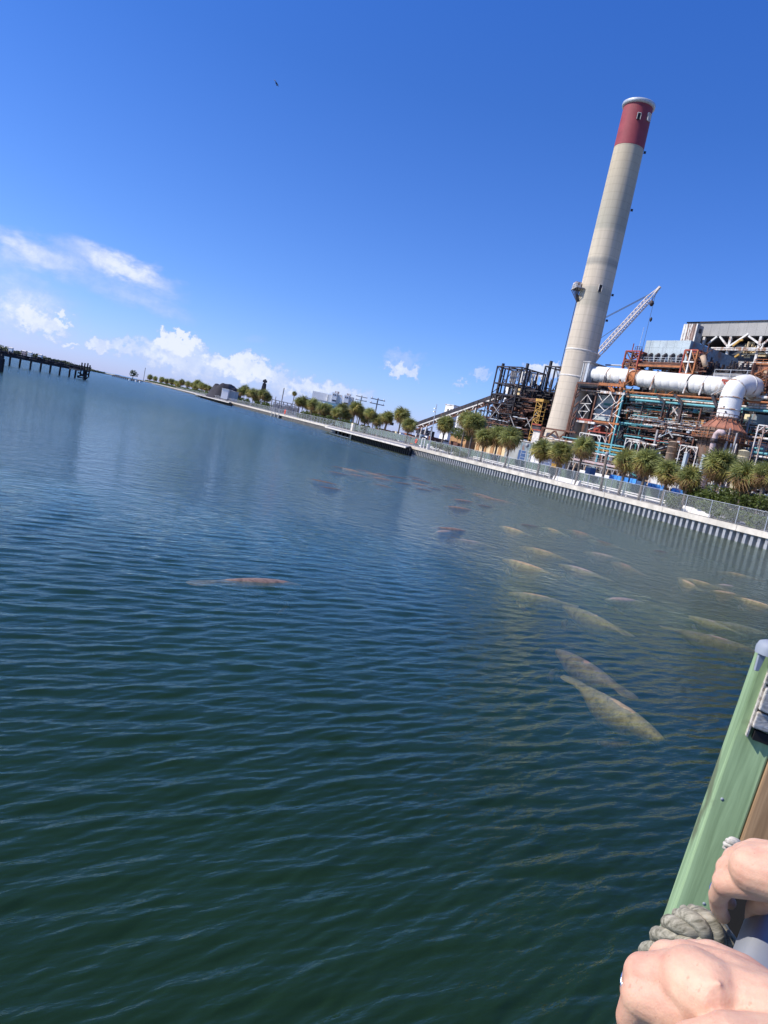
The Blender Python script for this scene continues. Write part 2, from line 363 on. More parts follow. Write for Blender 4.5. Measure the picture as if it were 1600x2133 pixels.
# ================================================================== SETTING
# ---------------------------------------------------------------- water
def water_material():
    m = bpy.data.materials.new('sea_water'); m.use_nodes = True; t = m.node_tree; t.nodes.clear(); l = t.links.new
    out = N('ShaderNodeOutputMaterial', t); g = N('ShaderNodeNewGeometry', t)
    ang = CREST
    def nz(scale, sx, sy, det, rough=.55):
        mp = N('ShaderNodeMapping', t); mp.inputs['Rotation'].default_value = (0, 0, -ang); 
        mp2 = N('ShaderNodeMapping', t); mp2.inputs['Scale'].default_value = (sx, sy, 1)
        l(g.outputs['Position'], mp.inputs[0]); l(mp.outputs[0], mp2.inputs[0])
        n = N('ShaderNodeTexNoise', t); n.inputs['Scale'].default_value = scale; n.inputs['Detail'].default_value = det; n.inputs['Roughness'].default_value = rough
        l(mp2.outputs[0], n.inputs[0]); return n.outputs['Fac']
    calm = nz(.02, .35, 1.0, 3)          # wind streaks
    mr = N('ShaderNodeMapRange', t); mr.inputs['From Min'].default_value = .38; mr.inputs['From Max'].default_value = .62
    mr.inputs['To Min'].default_value = .55; mr.inputs['To Max'].default_value = 1.15; l(calm, mr.inputs[0])
    h1 = nz(5.2, .30, 1.0, 4, .6); h2 = nz(11.0, .3, 1.0, 3)
    h0 = nz(1.2, .95, 1.0, 5, .6); b0 = N('ShaderNodeBump', t); b0.inputs['Distance'].default_value = .11; l(h0, b0.inputs['Height'])
    spy = N('ShaderNodeSeparateXYZ', t); l(g.outputs['Position'], spy.inputs[0]); r0_ = N('ShaderNodeMapRange', t); r0_.inputs['From Min'].default_value = 12; r0_.inputs['From Max'].default_value = 130; r0_.inputs['To Min'].default_value = .05; r0_.inputs['To Max'].default_value = 4.5; l(spy.outputs[1], r0_.inputs[0]); l(r0_.outputs[0], b0.inputs['Strength'])
    b1 = N('ShaderNodeBump', t); l(b0.outputs[0], b1.inputs['Normal']); b1.inputs['Distance'].default_value = .036; l(h1, b1.inputs['Height']); l(mr.outputs[0], b1.inputs['Strength'])
    b2 = N('ShaderNodeBump', t); b2.inputs['Distance'].default_value = .006; b2.inputs['Strength'].default_value = .8; l(h2, b2.inputs['Height']); l(b1.outputs[0], b2.inputs['Normal'])
    fr = N('ShaderNodeFresnel', t); fr.inputs['IOR'].default_value = 1.33; l(b2.outputs[0], fr.inputs['Normal'])
    gl = N('ShaderNodeBsdfGlossy', t); gl.inputs['Color'].default_value = (.86, 1, 1, 1); spx = N('ShaderNodeSeparateXYZ', t); l(g.outputs['Position'], spx.inputs[0]); rg = N('ShaderNodeMapRange', t); rg.inputs['From Min'].default_value = 25; rg.inputs['From Max'].default_value = 170; rg.inputs['To Min'].default_value = .035; rg.inputs['To Max'].default_value = .2; l(spx.outputs[1], rg.inputs[0]); l(rg.outputs[0], gl.inputs['Roughness']); l(b2.outputs[0], gl.inputs['Normal'])
    tr = N('ShaderNodeBsdfTransparent', t); tr.inputs[0].default_value = (.92, .96, .90, 1)
    big = nz(.05, 1, 1, 3)
    cr = N('ShaderNodeValToRGB', t); cr.color_ramp.elements[0].color = (.034, .086, .022, 1); cr.color_ramp.elements[0].position = .35
    cr.color_ramp.elements[1].color = (.054, .152, .060, 1); cr.color_ramp.elements[1].position = .65; l(big, cr.inputs[0])
    df = N('ShaderNodeBsdfDiffuse', t)
    # olive toward the sea wall: the plant's reflection painted into the water colour
    dp = N('ShaderNodeVectorMath', t, operation='DOT_PRODUCT'); l(g.outputs['Position'], dp.inputs[0]); dp.inputs[1].default_value = WN
    sh = N('ShaderNodeMapRange', t, interpolation_type='SMOOTHSTEP'); k0 = W0.dot(WN); sh.inputs['From Min'].default_value = k0-48; sh.inputs['From Max'].default_value = k0-4; sh.inputs['To Max'].default_value = .85; l(dp.outputs['Value'], sh.inputs[0])
    refl_tint = N('ShaderNodeMix', t, data_type='RGBA'); l(sh.outputs[0], refl_tint.inputs[0]); l(cr.outputs[0], refl_tint.inputs[6]); refl_tint.inputs[7].default_value = (.17, .20, .085, 1); l(refl_tint.outputs[2], df.inputs[0])
    m1 = N('ShaderNodeMixShader', t); m1.inputs[0].default_value = .24; l(tr.outputs[0], m1.inputs[1]); l(df.outputs[0], m1.inputs[2])
    # light leaving through the underside passes freely instead of being lost to total reflection
    bf = N('ShaderNodeMix', t, data_type='FLOAT'); l(g.outputs['Backfacing'], bf.inputs[0]); l(fr.outputs[0], bf.inputs[2]); bf.inputs[3].default_value = .04
    m2 = N('ShaderNodeMixShader', t); l(bf.outputs[0], m2.inputs[0]); l(m1.outputs[0], m2.inputs[1]); l(gl.outputs[0], m2.inputs[2])
    l(m2.outputs[0], out.inputs['Surface'])
    va = N('ShaderNodeVolumeAbsorption', t); va.inputs['Color'].default_value = (.83, .80, .55, 1); va.inputs['Density'].default_value = 4.2
    l(va.outputs[0], out.inputs['Volume'])
    return m
_a = gz(480, 1330, 0); _b = gz(760, 1330, 0); CREST = math.atan2(_b.y-_a.y, _b.x-_a.x)
def wave_height(x, y, r, dr):
    h = np.zeros_like(x)
    g = np.random.default_rng(11)
    base = CREST + math.pi/2
    for i in range(72):
        lam = .10*(.72/.10)**(g.random()**.8)
        th = base + g.normal(0, .26); slope = .024*g.uniform(.6, 1.3)
        k = 2*math.pi/lam; ph = g.uniform(0, 2*math.pi)
        arg = k*(x*math.cos(th)+y*math.sin(th)) + ph
        arg = arg + .5*np.sin(.21*k*(x*math.sin(th)-y*math.cos(th)) + ph*3)
        fade = np.clip(lam/(2.6*dr) - 1.0, 0, 1)
        h += slope/k*(np.sin(arg) + .30*np.sin(2*arg+1.4))*fade
    return h
az_f = np.linspace(math.radians(-36), math.radians(36), 620)
az_all = np.concatenate([np.linspace(math.radians(-180), math.radians(-37), 60), az_f, np.linspace(math.radians(37), math.radians(180), 60)])
dep = np.linspace(math.radians(56), math.radians(1.6), 900)
rr = ZC/np.tan(dep)
rr = np.concatenate([[.3, 1.0, 2.0], rr[rr > 2.5], [170, 200, 250, 320, 450, 700, 1200, 2500, 6000, 14000]])
dr = np.gradient(rr)
AZ, RR = np.meshgrid(az_all, rr); DR = np.meshgrid(az_all, dr)[1]
X = RR*np.sin(AZ); Y = RR*np.cos(AZ)
Z = wave_height(X, Y, RR, np.maximum(DR, .02)); Z[rr > 165, :] = 0
nr, na = X.shape
co = np.stack([X, Y, Z], -1).reshape(-1, 3)
idx = np.arange(nr*na).reshape(nr, na)
q = np.stack([idx[:-1, :-1], idx[:-1, 1:], idx[1:, 1:], idx[1:, :-1]], -1).reshape(-1, 4)
me = bpy.data.meshes.new('water'); me.vertices.add(len(co)); me.vertices.foreach_set('co', co.ravel().astype(np.float32))
me.loops.add(q.size); me.loops.foreach_set('vertex_index', q.ravel().astype(np.int32))
me.polygons.add(len(q)); me.polygons.foreach_set('loop_start', np.arange(0, q.size, 4, dtype=np.int32))
me.update(calc_edges=True); me.validate(); me.shade_smooth(); me.materials.append(water_material())
water = bpy.data.objects.new('water', me); COL.objects.link(water); water['kind'] = 'structure'
b = MB(); b.cbox((0, 4000, -3.5), 30000, 30000, 1); o = b.build('seabed', mat('seabed_mud', (.03, .055, .045), .95, .3, .3)); o['kind'] = 'structure'

# ---------------------------------------------------------------- land
b = MB()
b.box(wl(-60, .9, -3), WD, WN, UP, 3200, 2500, 3+GZ-.01)
land = b.build('ground', m_ground); land['kind'] = 'structure'
b = MB(); b.box(wl(-60, 1.05, GZ-.01), WD, WN, UP, 1500, 2.6, .012); o = b.build('promenade_path', mat('promenade_gravel', (.36, .33, .29), .95, .25, .6)); o['kind'] = 'structure'
b = MB(); b.box(wl(-60, 8.2, GZ-.01), WD, WN, UP, 900, 6.5, .016); o = b.build('service_road', m_road); o['kind'] = 'structure'

# ---------------------------------------------------------------- sea wall
SW = thing('seawall', 'long grey sheet-pile sea wall with a cream concrete cap edging the canal', 'sea wall', wl(0, 0, 0))
pitch = .98; prof = [(-.49, -.5), (-.30, -.5), (-.19, 0), (.19, 0), (.30, -.5), (.49, -.5)]   # along, out
def pilemesh(m, name):
    v = []; f = []
    for z in (-1.2, CAPZ-.62):
        for (u, n) in prof: v.append(tuple(WD*u + WN*(-n) + UP*z))
    for (u, n) in prof:        # back skin keeps the steel thick
        pass
    k = len(prof)
    for i in range(k-1): f.append((i, i+1, k+i+1, k+i))
    # thin back face set .012 m behind
    off = len(v)
    for z in (-1.2, CAPZ-.62):
        for (u, n) in prof: v.append(tuple(WD*u + WN*(-n+.014) + UP*z))
    for i in range(k-1): f.append((off+i+1, off+i, off+k+i, off+k+i+1))
    f.append((k, off+k, off+k+1, k+1)); me = bpy.data.meshes.new(name); me.from_pydata(v, [], f); me.materials.append(m); return me
pm = pilemesh(m_pile, 'sheet_pile'); pf = pilemesh(m_pilefar, 'sheet_pile')
def pile(T, s, off, me):
    o = bpy.data.objects.new('sheet_pile', me); COL.objects.link(o); o.parent = T; o.location = wl(s, off, 0) - T.location
SP0, SP1 = ws(851), ws(690)       # platform span along the wall
s = -6.0; n = 0
while s < SP0 - .4: pile(SW, s, .02, pm); s += pitch; n += 1
while n < 288: pile(SW, s, .02, pf if s > SP1 else pm); s += pitch; n += 1
fb = MB()
while s < 1400:
    fb.box(wl(s, -.02, -1), WD, WN, UP, .5, .4, CAPZ+.4); s += 1.2
o = fb.build('sheet_pile_run', m_pilefar, SW); o['kind'] = 'stuff'
s = -8.0; first = None
while s < 1400:
    ln = 12.0 if s < 400 else 60.0
    j = random.uniform(-.012, .012)
    c = MB(); c.box(wl(s+.03, -.22+j, CAPZ-.66), WD, WN, UP, ln-.06, 1.1, .66+j*.5); c.build('cap_segment', m_cap, SW)
    s += ln
# ladder / outfall gaps seen as dark notches further along
for pxa, pxb in ((573, 588),):
    T = thing('outfall_chamber', 'small dark outfall opening with pale posts in the far sea wall', 'outfall', wl(ws(580), -1, 0))
    c = MB(); c.box(wl(ws(pxb), -1.2, -.5), WD, WN, UP, ws(pxa)-ws(pxb), 1.0, CAPZ-.2); c.build('opening', m_piledark, T)
    for px in (573, 580, 588):
        c = MB(); c.box(wl(ws(px), -1.6, -1), WD, WN, UP, .6, .35, CAPZ+1); c.build('post', m_conc, T)

def platform(pxa, pxb, out, name_label, open_end):
    """deck standing proud of the wall; its two returns run diagonally back to the wall"""
    a0, d0 = ws(pxb), ws(pxa); b0, c0_ = ws(pxb, -out, 0), ws(pxa, -out, 0)
    T = thing('overlook_platform', name_label, 'platform', wl(b0, -out, 0))
    def deck(z0, z1, o2, nm, m):
        q = [wl(a0-1.5, -.25), wl(b0-1.5, -out-o2), wl(c0_+1.5, -out-o2), wl(d0+1.5, -.25)]
        c = MB(); c.quadbox([Vector((p.x, p.y, z0)) for p in q]+[Vector((p.x, p.y, z1)) for p in q]); c.build(nm, m, T)
    deck(CAPZ-.35, CAPZ-.1, 1.7, 'deck_slab', m_grey)
    n = int((c0_-b0)/9)+1
    for k in range(n): c = MB(); c.box(wl(b0-1.5+(c0_-b0+3)*k/n+.05, -out-1.85, CAPZ-.42), WD, WN, UP, (c0_-b0+3)/n-.1, .14, .36); c.build('edge_beam', m_conc, T)
    s = b0 + .3; end = c0_ - (c0_-b0)*open_end
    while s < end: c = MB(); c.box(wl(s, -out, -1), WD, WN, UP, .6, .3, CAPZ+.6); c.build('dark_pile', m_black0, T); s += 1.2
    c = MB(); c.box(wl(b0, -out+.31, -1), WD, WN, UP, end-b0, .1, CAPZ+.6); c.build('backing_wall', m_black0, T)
    for (p, q) in ((wl(b0, -out+.1), wl(a0, -.3)),):
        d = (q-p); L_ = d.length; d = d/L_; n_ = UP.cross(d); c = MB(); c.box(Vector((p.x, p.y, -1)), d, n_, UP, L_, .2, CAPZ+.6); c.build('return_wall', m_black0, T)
    member(T, 'white_corner_pile', wl(end+.5, -out, -1), wl(end+.5, -out, CAPZ-.4), .5, m_conc)
    s = end+2
    while s < c0_: c = MB(); c.box(wl(s, -out+.3, -1), WD, WN, UP, .8, .5, CAPZ+.5); c.build('open_pile', m_creo, T); c = MB(); c.box(wl(s+1, -out+2, -1), WD, WN, UP, .6, .5, CAPZ+.5); c.build('inner_pile', m_conc, T); s += 3.6
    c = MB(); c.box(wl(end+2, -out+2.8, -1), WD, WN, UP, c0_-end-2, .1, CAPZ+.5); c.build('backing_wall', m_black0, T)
    c = MB(); c.box(wl(end+1, -out-.4, .1), WD, WN, UP, c0_-end, .3, .22); c.build('fender', m_conc, T)
    return T
m_black0 = mat('shade_painted_pile', (.014, .015, .02), .8, .3, 1.5)  # near-black: the deck's shade on the piles is painted into the colour
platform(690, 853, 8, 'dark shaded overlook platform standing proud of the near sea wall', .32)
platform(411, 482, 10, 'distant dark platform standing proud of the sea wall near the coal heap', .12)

# ---------------------------------------------------------------- chain-link fence
def mesh_fabric():
    m = bpy.data.materials.new('chain_link_fabric'); m.use_nodes = True; t = m.node_tree; t.nodes.clear(); l = t.links.new
    out = N('ShaderNodeOutputMaterial', t); tc_ = N('ShaderNodeTexCoord', t); sp = N('ShaderNodeSeparateXYZ', t); l(tc_.outputs['Object'], sp.inputs[0])
    def M2(op, a, b=None):
        n = N('ShaderNodeMath', t, operation=op)
        for i, v in enumerate((a, b)):
            if v is None: continue
            if isinstance(v, (int, float)): n.inputs[i].default_value = v
            else: l(v, n.inputs[i])
        return n.outputs[0]
    wd = []
    for sg in (1, -1):     # two sets of crossing wires, 60 mm apart
        a = M2('ADD', sp.outputs[0], M2('MULTIPLY', sp.outputs[2], sg)) 
        fr_ = M2('FRACT', M2('MULTIPLY', a, 1/.075)); wd.append(M2('LESS_THAN', fr_, .095))
    al = M2('MAXIMUM', wd[0], wd[1])
    b_ = N('ShaderNodeBsdfPrincipled', t); b_.inputs['Base Color'].default_value = (.42, .43, .43, 1); b_.inputs['Roughness'].default_value = .5; b_.inputs['Metallic'].default_value = .2
    tr = N('ShaderNodeBsdfTransparent', t); mx_ = N('ShaderNodeMixShader', t); l(al, mx_.inputs[0]); l(tr.outputs[0], mx_.inputs[1]); l(b_.outputs[0], mx_.inputs[2]); l(mx_.outputs[0], out.inputs[0])
    return m
m_mesh = mesh_fabric()
FH = 2.12; FO = .35; SPC = 4.03
FT = thing('chain_link_fence', 'tall galvanised chain-link fence standing along the cap of the sea wall', 'fence', wl(0, FO, CAPZ))
s = ws(1592, FO) - 3*SPC; k = 0
def fence_panel(T, s0, ln, off, z, h):
    # thin sheet with real thickness, x along the wall
    me = bpy.data.meshes.new('mesh_panel'); me.from_pydata([(0,0,0), (ln,0,0), (ln,0,h), (0,0,h), ], [], [(0,1,2,3)]); me.materials.append(m_mesh)
    o = bpy.data.objects.new('mesh_panel', me); COL.objects.link(o); o.parent = T
    o.location = wl(s0, off, z)-T.location; o.rotation_euler = (0, 0, math.atan2(WD.y, WD.x)); return o
pmz = None; fence_s = []
while s < 900:
    step = SPC if s < 420 else SPC*4
    fence_s.append(s)
    member(FT, 'fence_post', wl(s, FO, CAPZ-.02), wl(s, FO, CAPZ+FH+.03), .085, m_galv, shape='pipe')
    member(FT, 'top_rail', wl(s, FO, CAPZ+FH), wl(s+step, FO, CAPZ+FH), .06, m_galv, shape='pipe')
    if pmz and step == SPC:
        o = pmz.copy(); COL.objects.link(o); o.location = wl(s, FO+.03, CAPZ+.04)-FT.location
    elif step == SPC: pmz = fence_panel(FT, s, SPC, FO+.03, CAPZ+.04, FH-.05)
    else: fence_panel(FT, s, step, FO+.03, CAPZ+.04, FH-.05)
    s += step

# ---------------------------------------------------------------- green screened fence behind the promenade
GO = 7.4
GS = thing('screened_fence', 'second fence behind the promenade covered in dull green privacy fabric', 'fence', wl(ws(1200, GO), GO, GZ))
s0, s1 = ws(1445, GO), ws(700, GO); s = s0; ftop = 2.05
while s < s1:
    ln = 3.6
    c = MB(); c.box(wl(s+.04, GO+random.uniform(-.02, .02), GZ+.45), WD, WN, UP, ln-.08, .03, ftop-.45+random.uniform(-.04, .04)); c.build('fabric_panel', m_screen, GS)
    member(GS, 'fence_post', wl(s, GO-.08, GZ-.05), wl(s, GO-.08, GZ+ftop+.06), .08, m_galv, shape='pipe'); s += ln
# low white guard rails between the two fences
def guardrail(pxa, pxb, off, label, zt=.75):
    s0, s1 = ws(pxb, off), ws(pxa, off)
    T = thing('guard_rail', label, 'guard rail', wl(s0, off, GZ))
    for z in (zt, zt-.3): member(T, 'rail', wl(s0, off, GZ+z), wl(s1, off, GZ+z), .13, m_barrier, h=.16)
    s = s0
    while s < s1+.1: member(T, 'rail_post', wl(s, off+.12, GZ-.05), wl(s, off+.12, GZ+zt+.05), .16, m_barrier); s += 4.2
guardrail(895, 965, 5.4, 'low white guard rail behind the fence, left of the grey-leaved shrub')
guardrail(985, 1143, 5.4, 'long low white guard rail in front of the green screen, right of the grey-leaved shrub')
guardrail(1205, 1385, 5.4, 'low white guard rail in front of the green screen and blue panels')
c = MB()
for i, (pa, pb) in enumerate(((1150, 1203), (1418, 1478))):
    s0, s1 = ws(pb, 4.4), ws(pa, 4.4)
    T = thing('concrete_barrier', ['long pale concrete road barrier lying beyond the fence, left of the blue cart', 'pale concrete barrier lying in the gap before the hedge'][i], 'barrier', wl(s0, 4.4, GZ))
    ln = (s1-s0)/3
    for j in range(3):
        m_ = MB(); p = wl(s0+j*ln, 4.4, GZ-.02); 
        m_.quadbox([p, p+WD*(ln-.05), p+WD*(ln-.05)+WN*.6, p+WN*.6, p+WN*.2+UP*.75, p+WD*(ln-.05)+WN*.2+UP*.75, p+WD*(ln-.05)+WN*.4+UP*.75, p+WN*.4+UP*.75])
        m_.build('barrier_block', m_barrier, T)

# ---------------------------------------------------------------- palms
def frond_mesh(name, m, n=21, droop=.45, seed=0):
    r = random.Random(seed); b = MB(); v = b.v; f = b.f
    # petiole along +x, then the fan
    b.beam((0,0,0), (.32, 0, .03), .02)
    for i in range(n):
        t = i/(n-1)*2-1; a = t*math.radians(122)+r.uniform(-.04, .04); ln = (.62 + .12*(1-abs(t)))*r.uniform(.8, 1.1)
        d = Vector((math.cos(a), math.sin(a), 0)); sd = Vector((-d.y, d.x, r.uniform(-.5, .5))); w = .026; dr_ = droop*r.uniform(.4, 1.4)
        p0 = Vector((.30, 0, .03)); p1 = p0 + d*ln*.55 + UP*(.06-.10*abs(t)-dr_*.10); p2 = p0 + d*ln*(1-.12*dr_) + UP*(-dr_*.62)
        o = len(v); v += [tuple(p0), tuple(p1+sd*w), tuple(p2), tuple(p1-sd*w)]; f += [(o, o+1, o+3), (o+1, o+2, o+3)]
    return b.mesh(name, m)
FRM = {'g': [frond_mesh('frond', m_frond, seed=i) for i in range(3)], 'y': [frond_mesh('frond', m_frondy, seed=i+5, droop=.6) for i in range(2)], 'd': [frond_mesh('frond', m_frondd, seed=i+9, droop=.9) for i in range(2)]}
def frond_set(rnd, n, dead=.15, lean=0):
    out = []
    for i in range(n):
        u = (i+.5)/n; elv = math.asin(max(-1, 1-1.85*u)) + rnd.uniform(-.12, .12)       # from straight up to hanging
        azm = i*2.39996 + rnd.uniform(-.25, .25); L_ = rnd.uniform(.86, 1.1)
        kind = 'g' if u < .62 else ('y' if u < .86 - dead*.4 else 'd')
        if rnd.random() < .08: kind = 'y'
        out.append((azm, elv, L_, kind, rnd.uniform(-1.5, 1.5)))
    return out
def frond_matrix(azm, elv, L_, twist):
    return Matrix.Rotation(azm, 4, 'Z') @ Matrix.Rotation(-elv, 4, 'Y') @ Matrix.Rotation(twist, 4, 'X') @ Matrix.Scale(L_, 4)
def palm(pt, crown_r, label, group, detailed=True, seed=0, trunk_r=.16, lean=(0, 0), dead=.15, zbase=GZ):
    """pt: centre of the crown"""
    rnd = random.Random(seed); base = Vector((pt.x-lean[0], pt.y-lean[1], zbase))
    T = thing('cabbage_palm', label, 'palm tree', base, group)
    top = pt - UP*crown_r*.12
    b = MB(); mid = (base+top)/2 + Vector((rnd.uniform(-.08, .08), rnd.uniform(-.08, .08), 0))
    b.tube([base-UP*.1, base*.7+mid*.3, mid, top*.8+mid*.2, top], [trunk_r*1.25, trunk_r*1.05, trunk_r, trunk_r*1.15, trunk_r*1.3], 9); b.build('trunk', m_trunk, T, smooth=True)
    fs = frond_set(rnd, 66 if detailed else 36, dead)
    cen = top + UP*.0
    if detailed:
        for (azm, elv, L_, kd, tw) in fs:
            me = rnd.choice(FRM[kd]); o = bpy.data.objects.new('frond', me); COL.objects.link(o); o.parent = T
            o.matrix_basis = Matrix.Translation(cen - base) @ frond_matrix(azm, elv, L_*crown_r, tw)
    else:
        for kd, mt in (('g', m_frond), ('y', m_frondy), ('d', m_frondd)):
            b = MB()
            for (azm, elv, L_, k2, tw) in fs:
                if k2 != kd: continue
                me = rnd.choice(FRM[kd]); Mx = Matrix.Translation(cen) @ frond_matrix(azm, elv, L_*crown_r, tw); o0 = len(b.v)
                b.v += [tuple(Mx @ v_.co) for v_ in me.vertices]; b.f += [tuple(o0+i for i in p_.vertices) for p_ in me.polygons]
            if b.v: b.build({'g': 'crown', 'y': 'yellowing_skirt', 'd': 'dead_skirt'}[kd], mt, T)
    return T
def palm_px(px, py, wpx, off, label, group=None, det=True, seed=0, **kw):
    pt = wpix(px, py, off); sc_ = (pt-CAM).dot(FWD)/FPX
    return palm(pt, wpx*.5*sc_*1.36, label, group, det, seed, **kw)
g1 = 'cabbage palms along the sea wall'
NEAR = [  # px, py, width, offset, label
 (1132, 934, 44, 4.6, 'round-headed palm just right of the pale stack foot, leftmost of its trio'),
 (1170, 940, 46, 4.6, 'middle palm of the trio to the right of the stack foot'),
 (1218, 928, 44, 4.6, 'tallest, rightmost palm of the trio right of the stack foot'),
 (1306, 957, 48, 4.6, 'palm over the blue panels with a neighbour touching its right side'),
 (1350, 960, 56, 4.6, 'broad palm over the blue panels, right of a touching pair'),
 (1394, 981, 52, 4.6, 'pale green palm in front of the two light blue posts'),
 (1437, 992, 50, 4.6, 'low palm with a hanging orange-brown skirt, left of the white stone post'),
 (1503, 965, 66, 6.0, 'large palm beside the cream tank, over the white stone post'),
 (1556, 988, 62, 5.0, 'wide palm with a yellow skirt below the cream tank'),
 (1598, 985, 50, 5.0, 'rusty orange palm at the right edge of the picture'),
 (1065, 910, 44, 4.6, 'round palm before the grey building with the dark blue door'),
 (1040, 905, 40, 6.5, 'palm with a reddish trunk behind the round palm by the grey building'),
 (1012, 909, 38, 4.6, 'smaller palm before the pale yellow wall'),
 (990, 880, 46, 7.0, 'tall full palm in front of the grey windowless building, right one of two'),
 (973, 872, 36, 8.0, 'tall palm in front of the grey windowless building, left one of two'),
 (929, 882, 34, 6.0, 'single palm under the middle of the inclined conveyor'),
 (853, 883, 30, 6.5, 'small palm at the low end of the conveyor, right of a taller one'),
 (838, 863, 32, 9.0, 'tall dark palm left of the low end of the conveyor'),
 (808, 868, 26, 9.0, 'round palm standing alone left of the tall dark palm'),
]
for i, (px, py, w, off, lb) in enumerate(NEAR):
    palm_px(px, py, w, off, lb, g1, True, seed=100+i, dead=.45 if px in (1437, 1556, 1598) else (.25 if px > 1290 else .15), trunk_r=.2)
def cluster(lst, off, phrase, group, seed, r=.2):
    for i, (px, py, w) in enumerate(sorted(lst)):
        palm_px(px, py, w*1.12, off + (i % 3)*2.5, f'{phrase}, {ORD[i]} from the left', group, False, seed+i, trunk_r=r)
#cl
cluster([(702, 858, 22), (713, 850, 22), (724, 862, 24), (742, 848, 26), (752, 856, 22), (763, 868, 24), (772, 860, 22), (787, 872, 26)], 9, 'palm in the thicket below the white silos', 'palms below the white silos', 300)
cluster([(624, 836, 18), (633, 834, 20), (642, 841, 20), (652, 840, 22), (662, 846, 22), (672, 850, 24), (682, 852, 24), (690, 860, 22), (655, 852, 18)], 12, 'palm in the dense thicket left of the blue steel frame', 'palms left of the blue steel frame', 330)
cluster([(504, 814, 16), (511, 810, 18), (520, 818, 16), (529, 817, 18), (540, 820, 18), (550, 820, 20), (558, 827, 16), (534, 827, 16)], 14, 'palm in the clump right of the coal heap', 'palms right of the coal heap', 360)
cluster([(313, 785, 10), (324, 788, 9), (338, 790, 11), (348, 793, 10), (358, 794, 12), (368, 797, 10), (380, 795, 12), (392, 799, 12), (402, 801, 11), (412, 799, 16), (421, 803, 14), (430, 806, 14), (437, 808, 10), (408, 806, 12), (372, 801, 10)], 25, 'palm in the far row running out along the sea wall', 'palms in the far row', 400, .3)
palm_px(614, 819, 10, 60, 'tall slim palm with a tiny head standing above the distant pipework', None, False, 450, trunk_r=.25)
# low scrub under the far palms
def scrub(pxa, pxb, off, hgt, n, name, seed, leaf=.3):
    r = random.Random(seed); b = MB(); sa, sb = ws(pxb, off), ws(pxa, off)
    cl_ = [(r.uniform(sa, sb), r.uniform(off-2, off+5), r.uniform(.4, 1)*hgt) for _ in range(max(6, int((sb-sa)/3)))]
    for i in range(n):
        s_, o_, h_ = r.choice(cl_); p = wl(s_+r.gauss(0, 1.2), o_+r.gauss(0, .8), GZ+h_*r.random()**.7)
        a = Vector((r.gauss(0, 1), r.gauss(0, 1), r.gauss(0, .6))).normalized(); q = a.cross(Vector((r.gauss(0, 1), r.gauss(0, 1), r.gauss(0, 1)))).normalized(); w = leaf*r.uniform(.6, 1.5); o = len(b.v)
        b.v += [tuple(p-a*w), tuple(p+q*w*.6), tuple(p+a*w), tuple(p-q*w*.6)]; b.f.append((o, o+1, o+2, o+3))
    o = b.build(name, m_shrub); o['kind'] = 'stuff'
scrub(695, 800, 9, 3.2, 2600, 'scrub_under_palms', 601); scrub(616, 694, 12, 3.6, 2600, 'scrub_under_palms', 602, .4); scrub(500, 564, 14, 4.2, 2200, 'scrub_under_palms', 603, .5); scrub(303, 442, 25, 4.5, 5000, 'scrub_under_palms', 604, .9)
# dead trunk without a crown
T = thing('dead_palm_trunk', 'bare leaning palm trunk without leaves in front of the green screen', 'tree trunk', wl(ws(1251, 4.6), 4.6, GZ))
tp = wpix(1264, 948, 4.6); b = MB(); bs = T.location
b.tube([bs, bs*.5+tp*.5, tp], [.24, .20, .24], 10); b.build('trunk', m_trunk, T, smooth=True)
b = MB(); b.lathe(tp-UP*.1, [(.22, 0), (.36, .2), (.30, .5), (.1, .62)], 10, True); b.build('stump_head', m_grey, T, smooth=True)
T = thing('camera_pole', 'slim dark pole with a grey lamp cluster before the dark blue door', 'lamp post', wl(ws(1093, 4.8), 4.8, GZ))
tp = wpix(1098, 930, 4.8); member(T, 'pole', T.location, tp, .16, m_grey, shape='pipe')
b = MB(); b.lathe(tp-UP*.2, [(.1, 0), (.34, .15), (.34, .6), (.15, .8)], 12, True); b.build('lamp_head', m_grey, T, smooth=True)

# shrubs
def shrub(c, rx, ry, rz, label, m, n=1500, leaf=.13, seed=0, group=None, name='shrub', cat='shrub'):
    r = random.Random(seed); T = thing(name, label, cat, Vector((c.x, c.y, GZ)), group); b = MB(); st = MB()
    lobes = [(r.uniform(-.6, .6), r.uniform(-.6, .6), r.uniform(-.2, .6), r.uniform(.35, .6)) for _ in range(9)]
    for i in range(n):
        lx, ly, lz, lr = r.choice(lobes); u = Vector((r.gauss(0, 1), r.gauss(0, 1), r.gauss(0, 1))).normalized()*lr*r.uniform(.75, 1.05)
        p = Vector((c.x+(lx+u.x)*rx, c.y+(ly+u.y)*ry, max(GZ+.05, c.z+(lz+u.z)*rz)))
        a = Vector((r.gauss(0, 1), r.gauss(0, 1), r.gauss(0, .6))).normalized(); q = a.cross(Vector((r.gauss(0, 1), r.gauss(0, 1), r.gauss(0, 1)))).normalized()
        s_ = leaf*r.uniform(.6, 1.5); o = len(b.v); b.v += [tuple(p-a*s_), tuple(p+q*s_*.5), tuple(p+a*s_), tuple(p-q*s_*.5)]; b.f.append((o, o+1, o+2, o+3))
    for lx, ly, lz, lr in lobes: st.beam((c.x, c.y, GZ), (c.x+lx*rx, c.y+ly*ry, c.z+lz*rz), .05)
    b.build('foliage', m, T); st.build('branches', m_trunk, T); return T
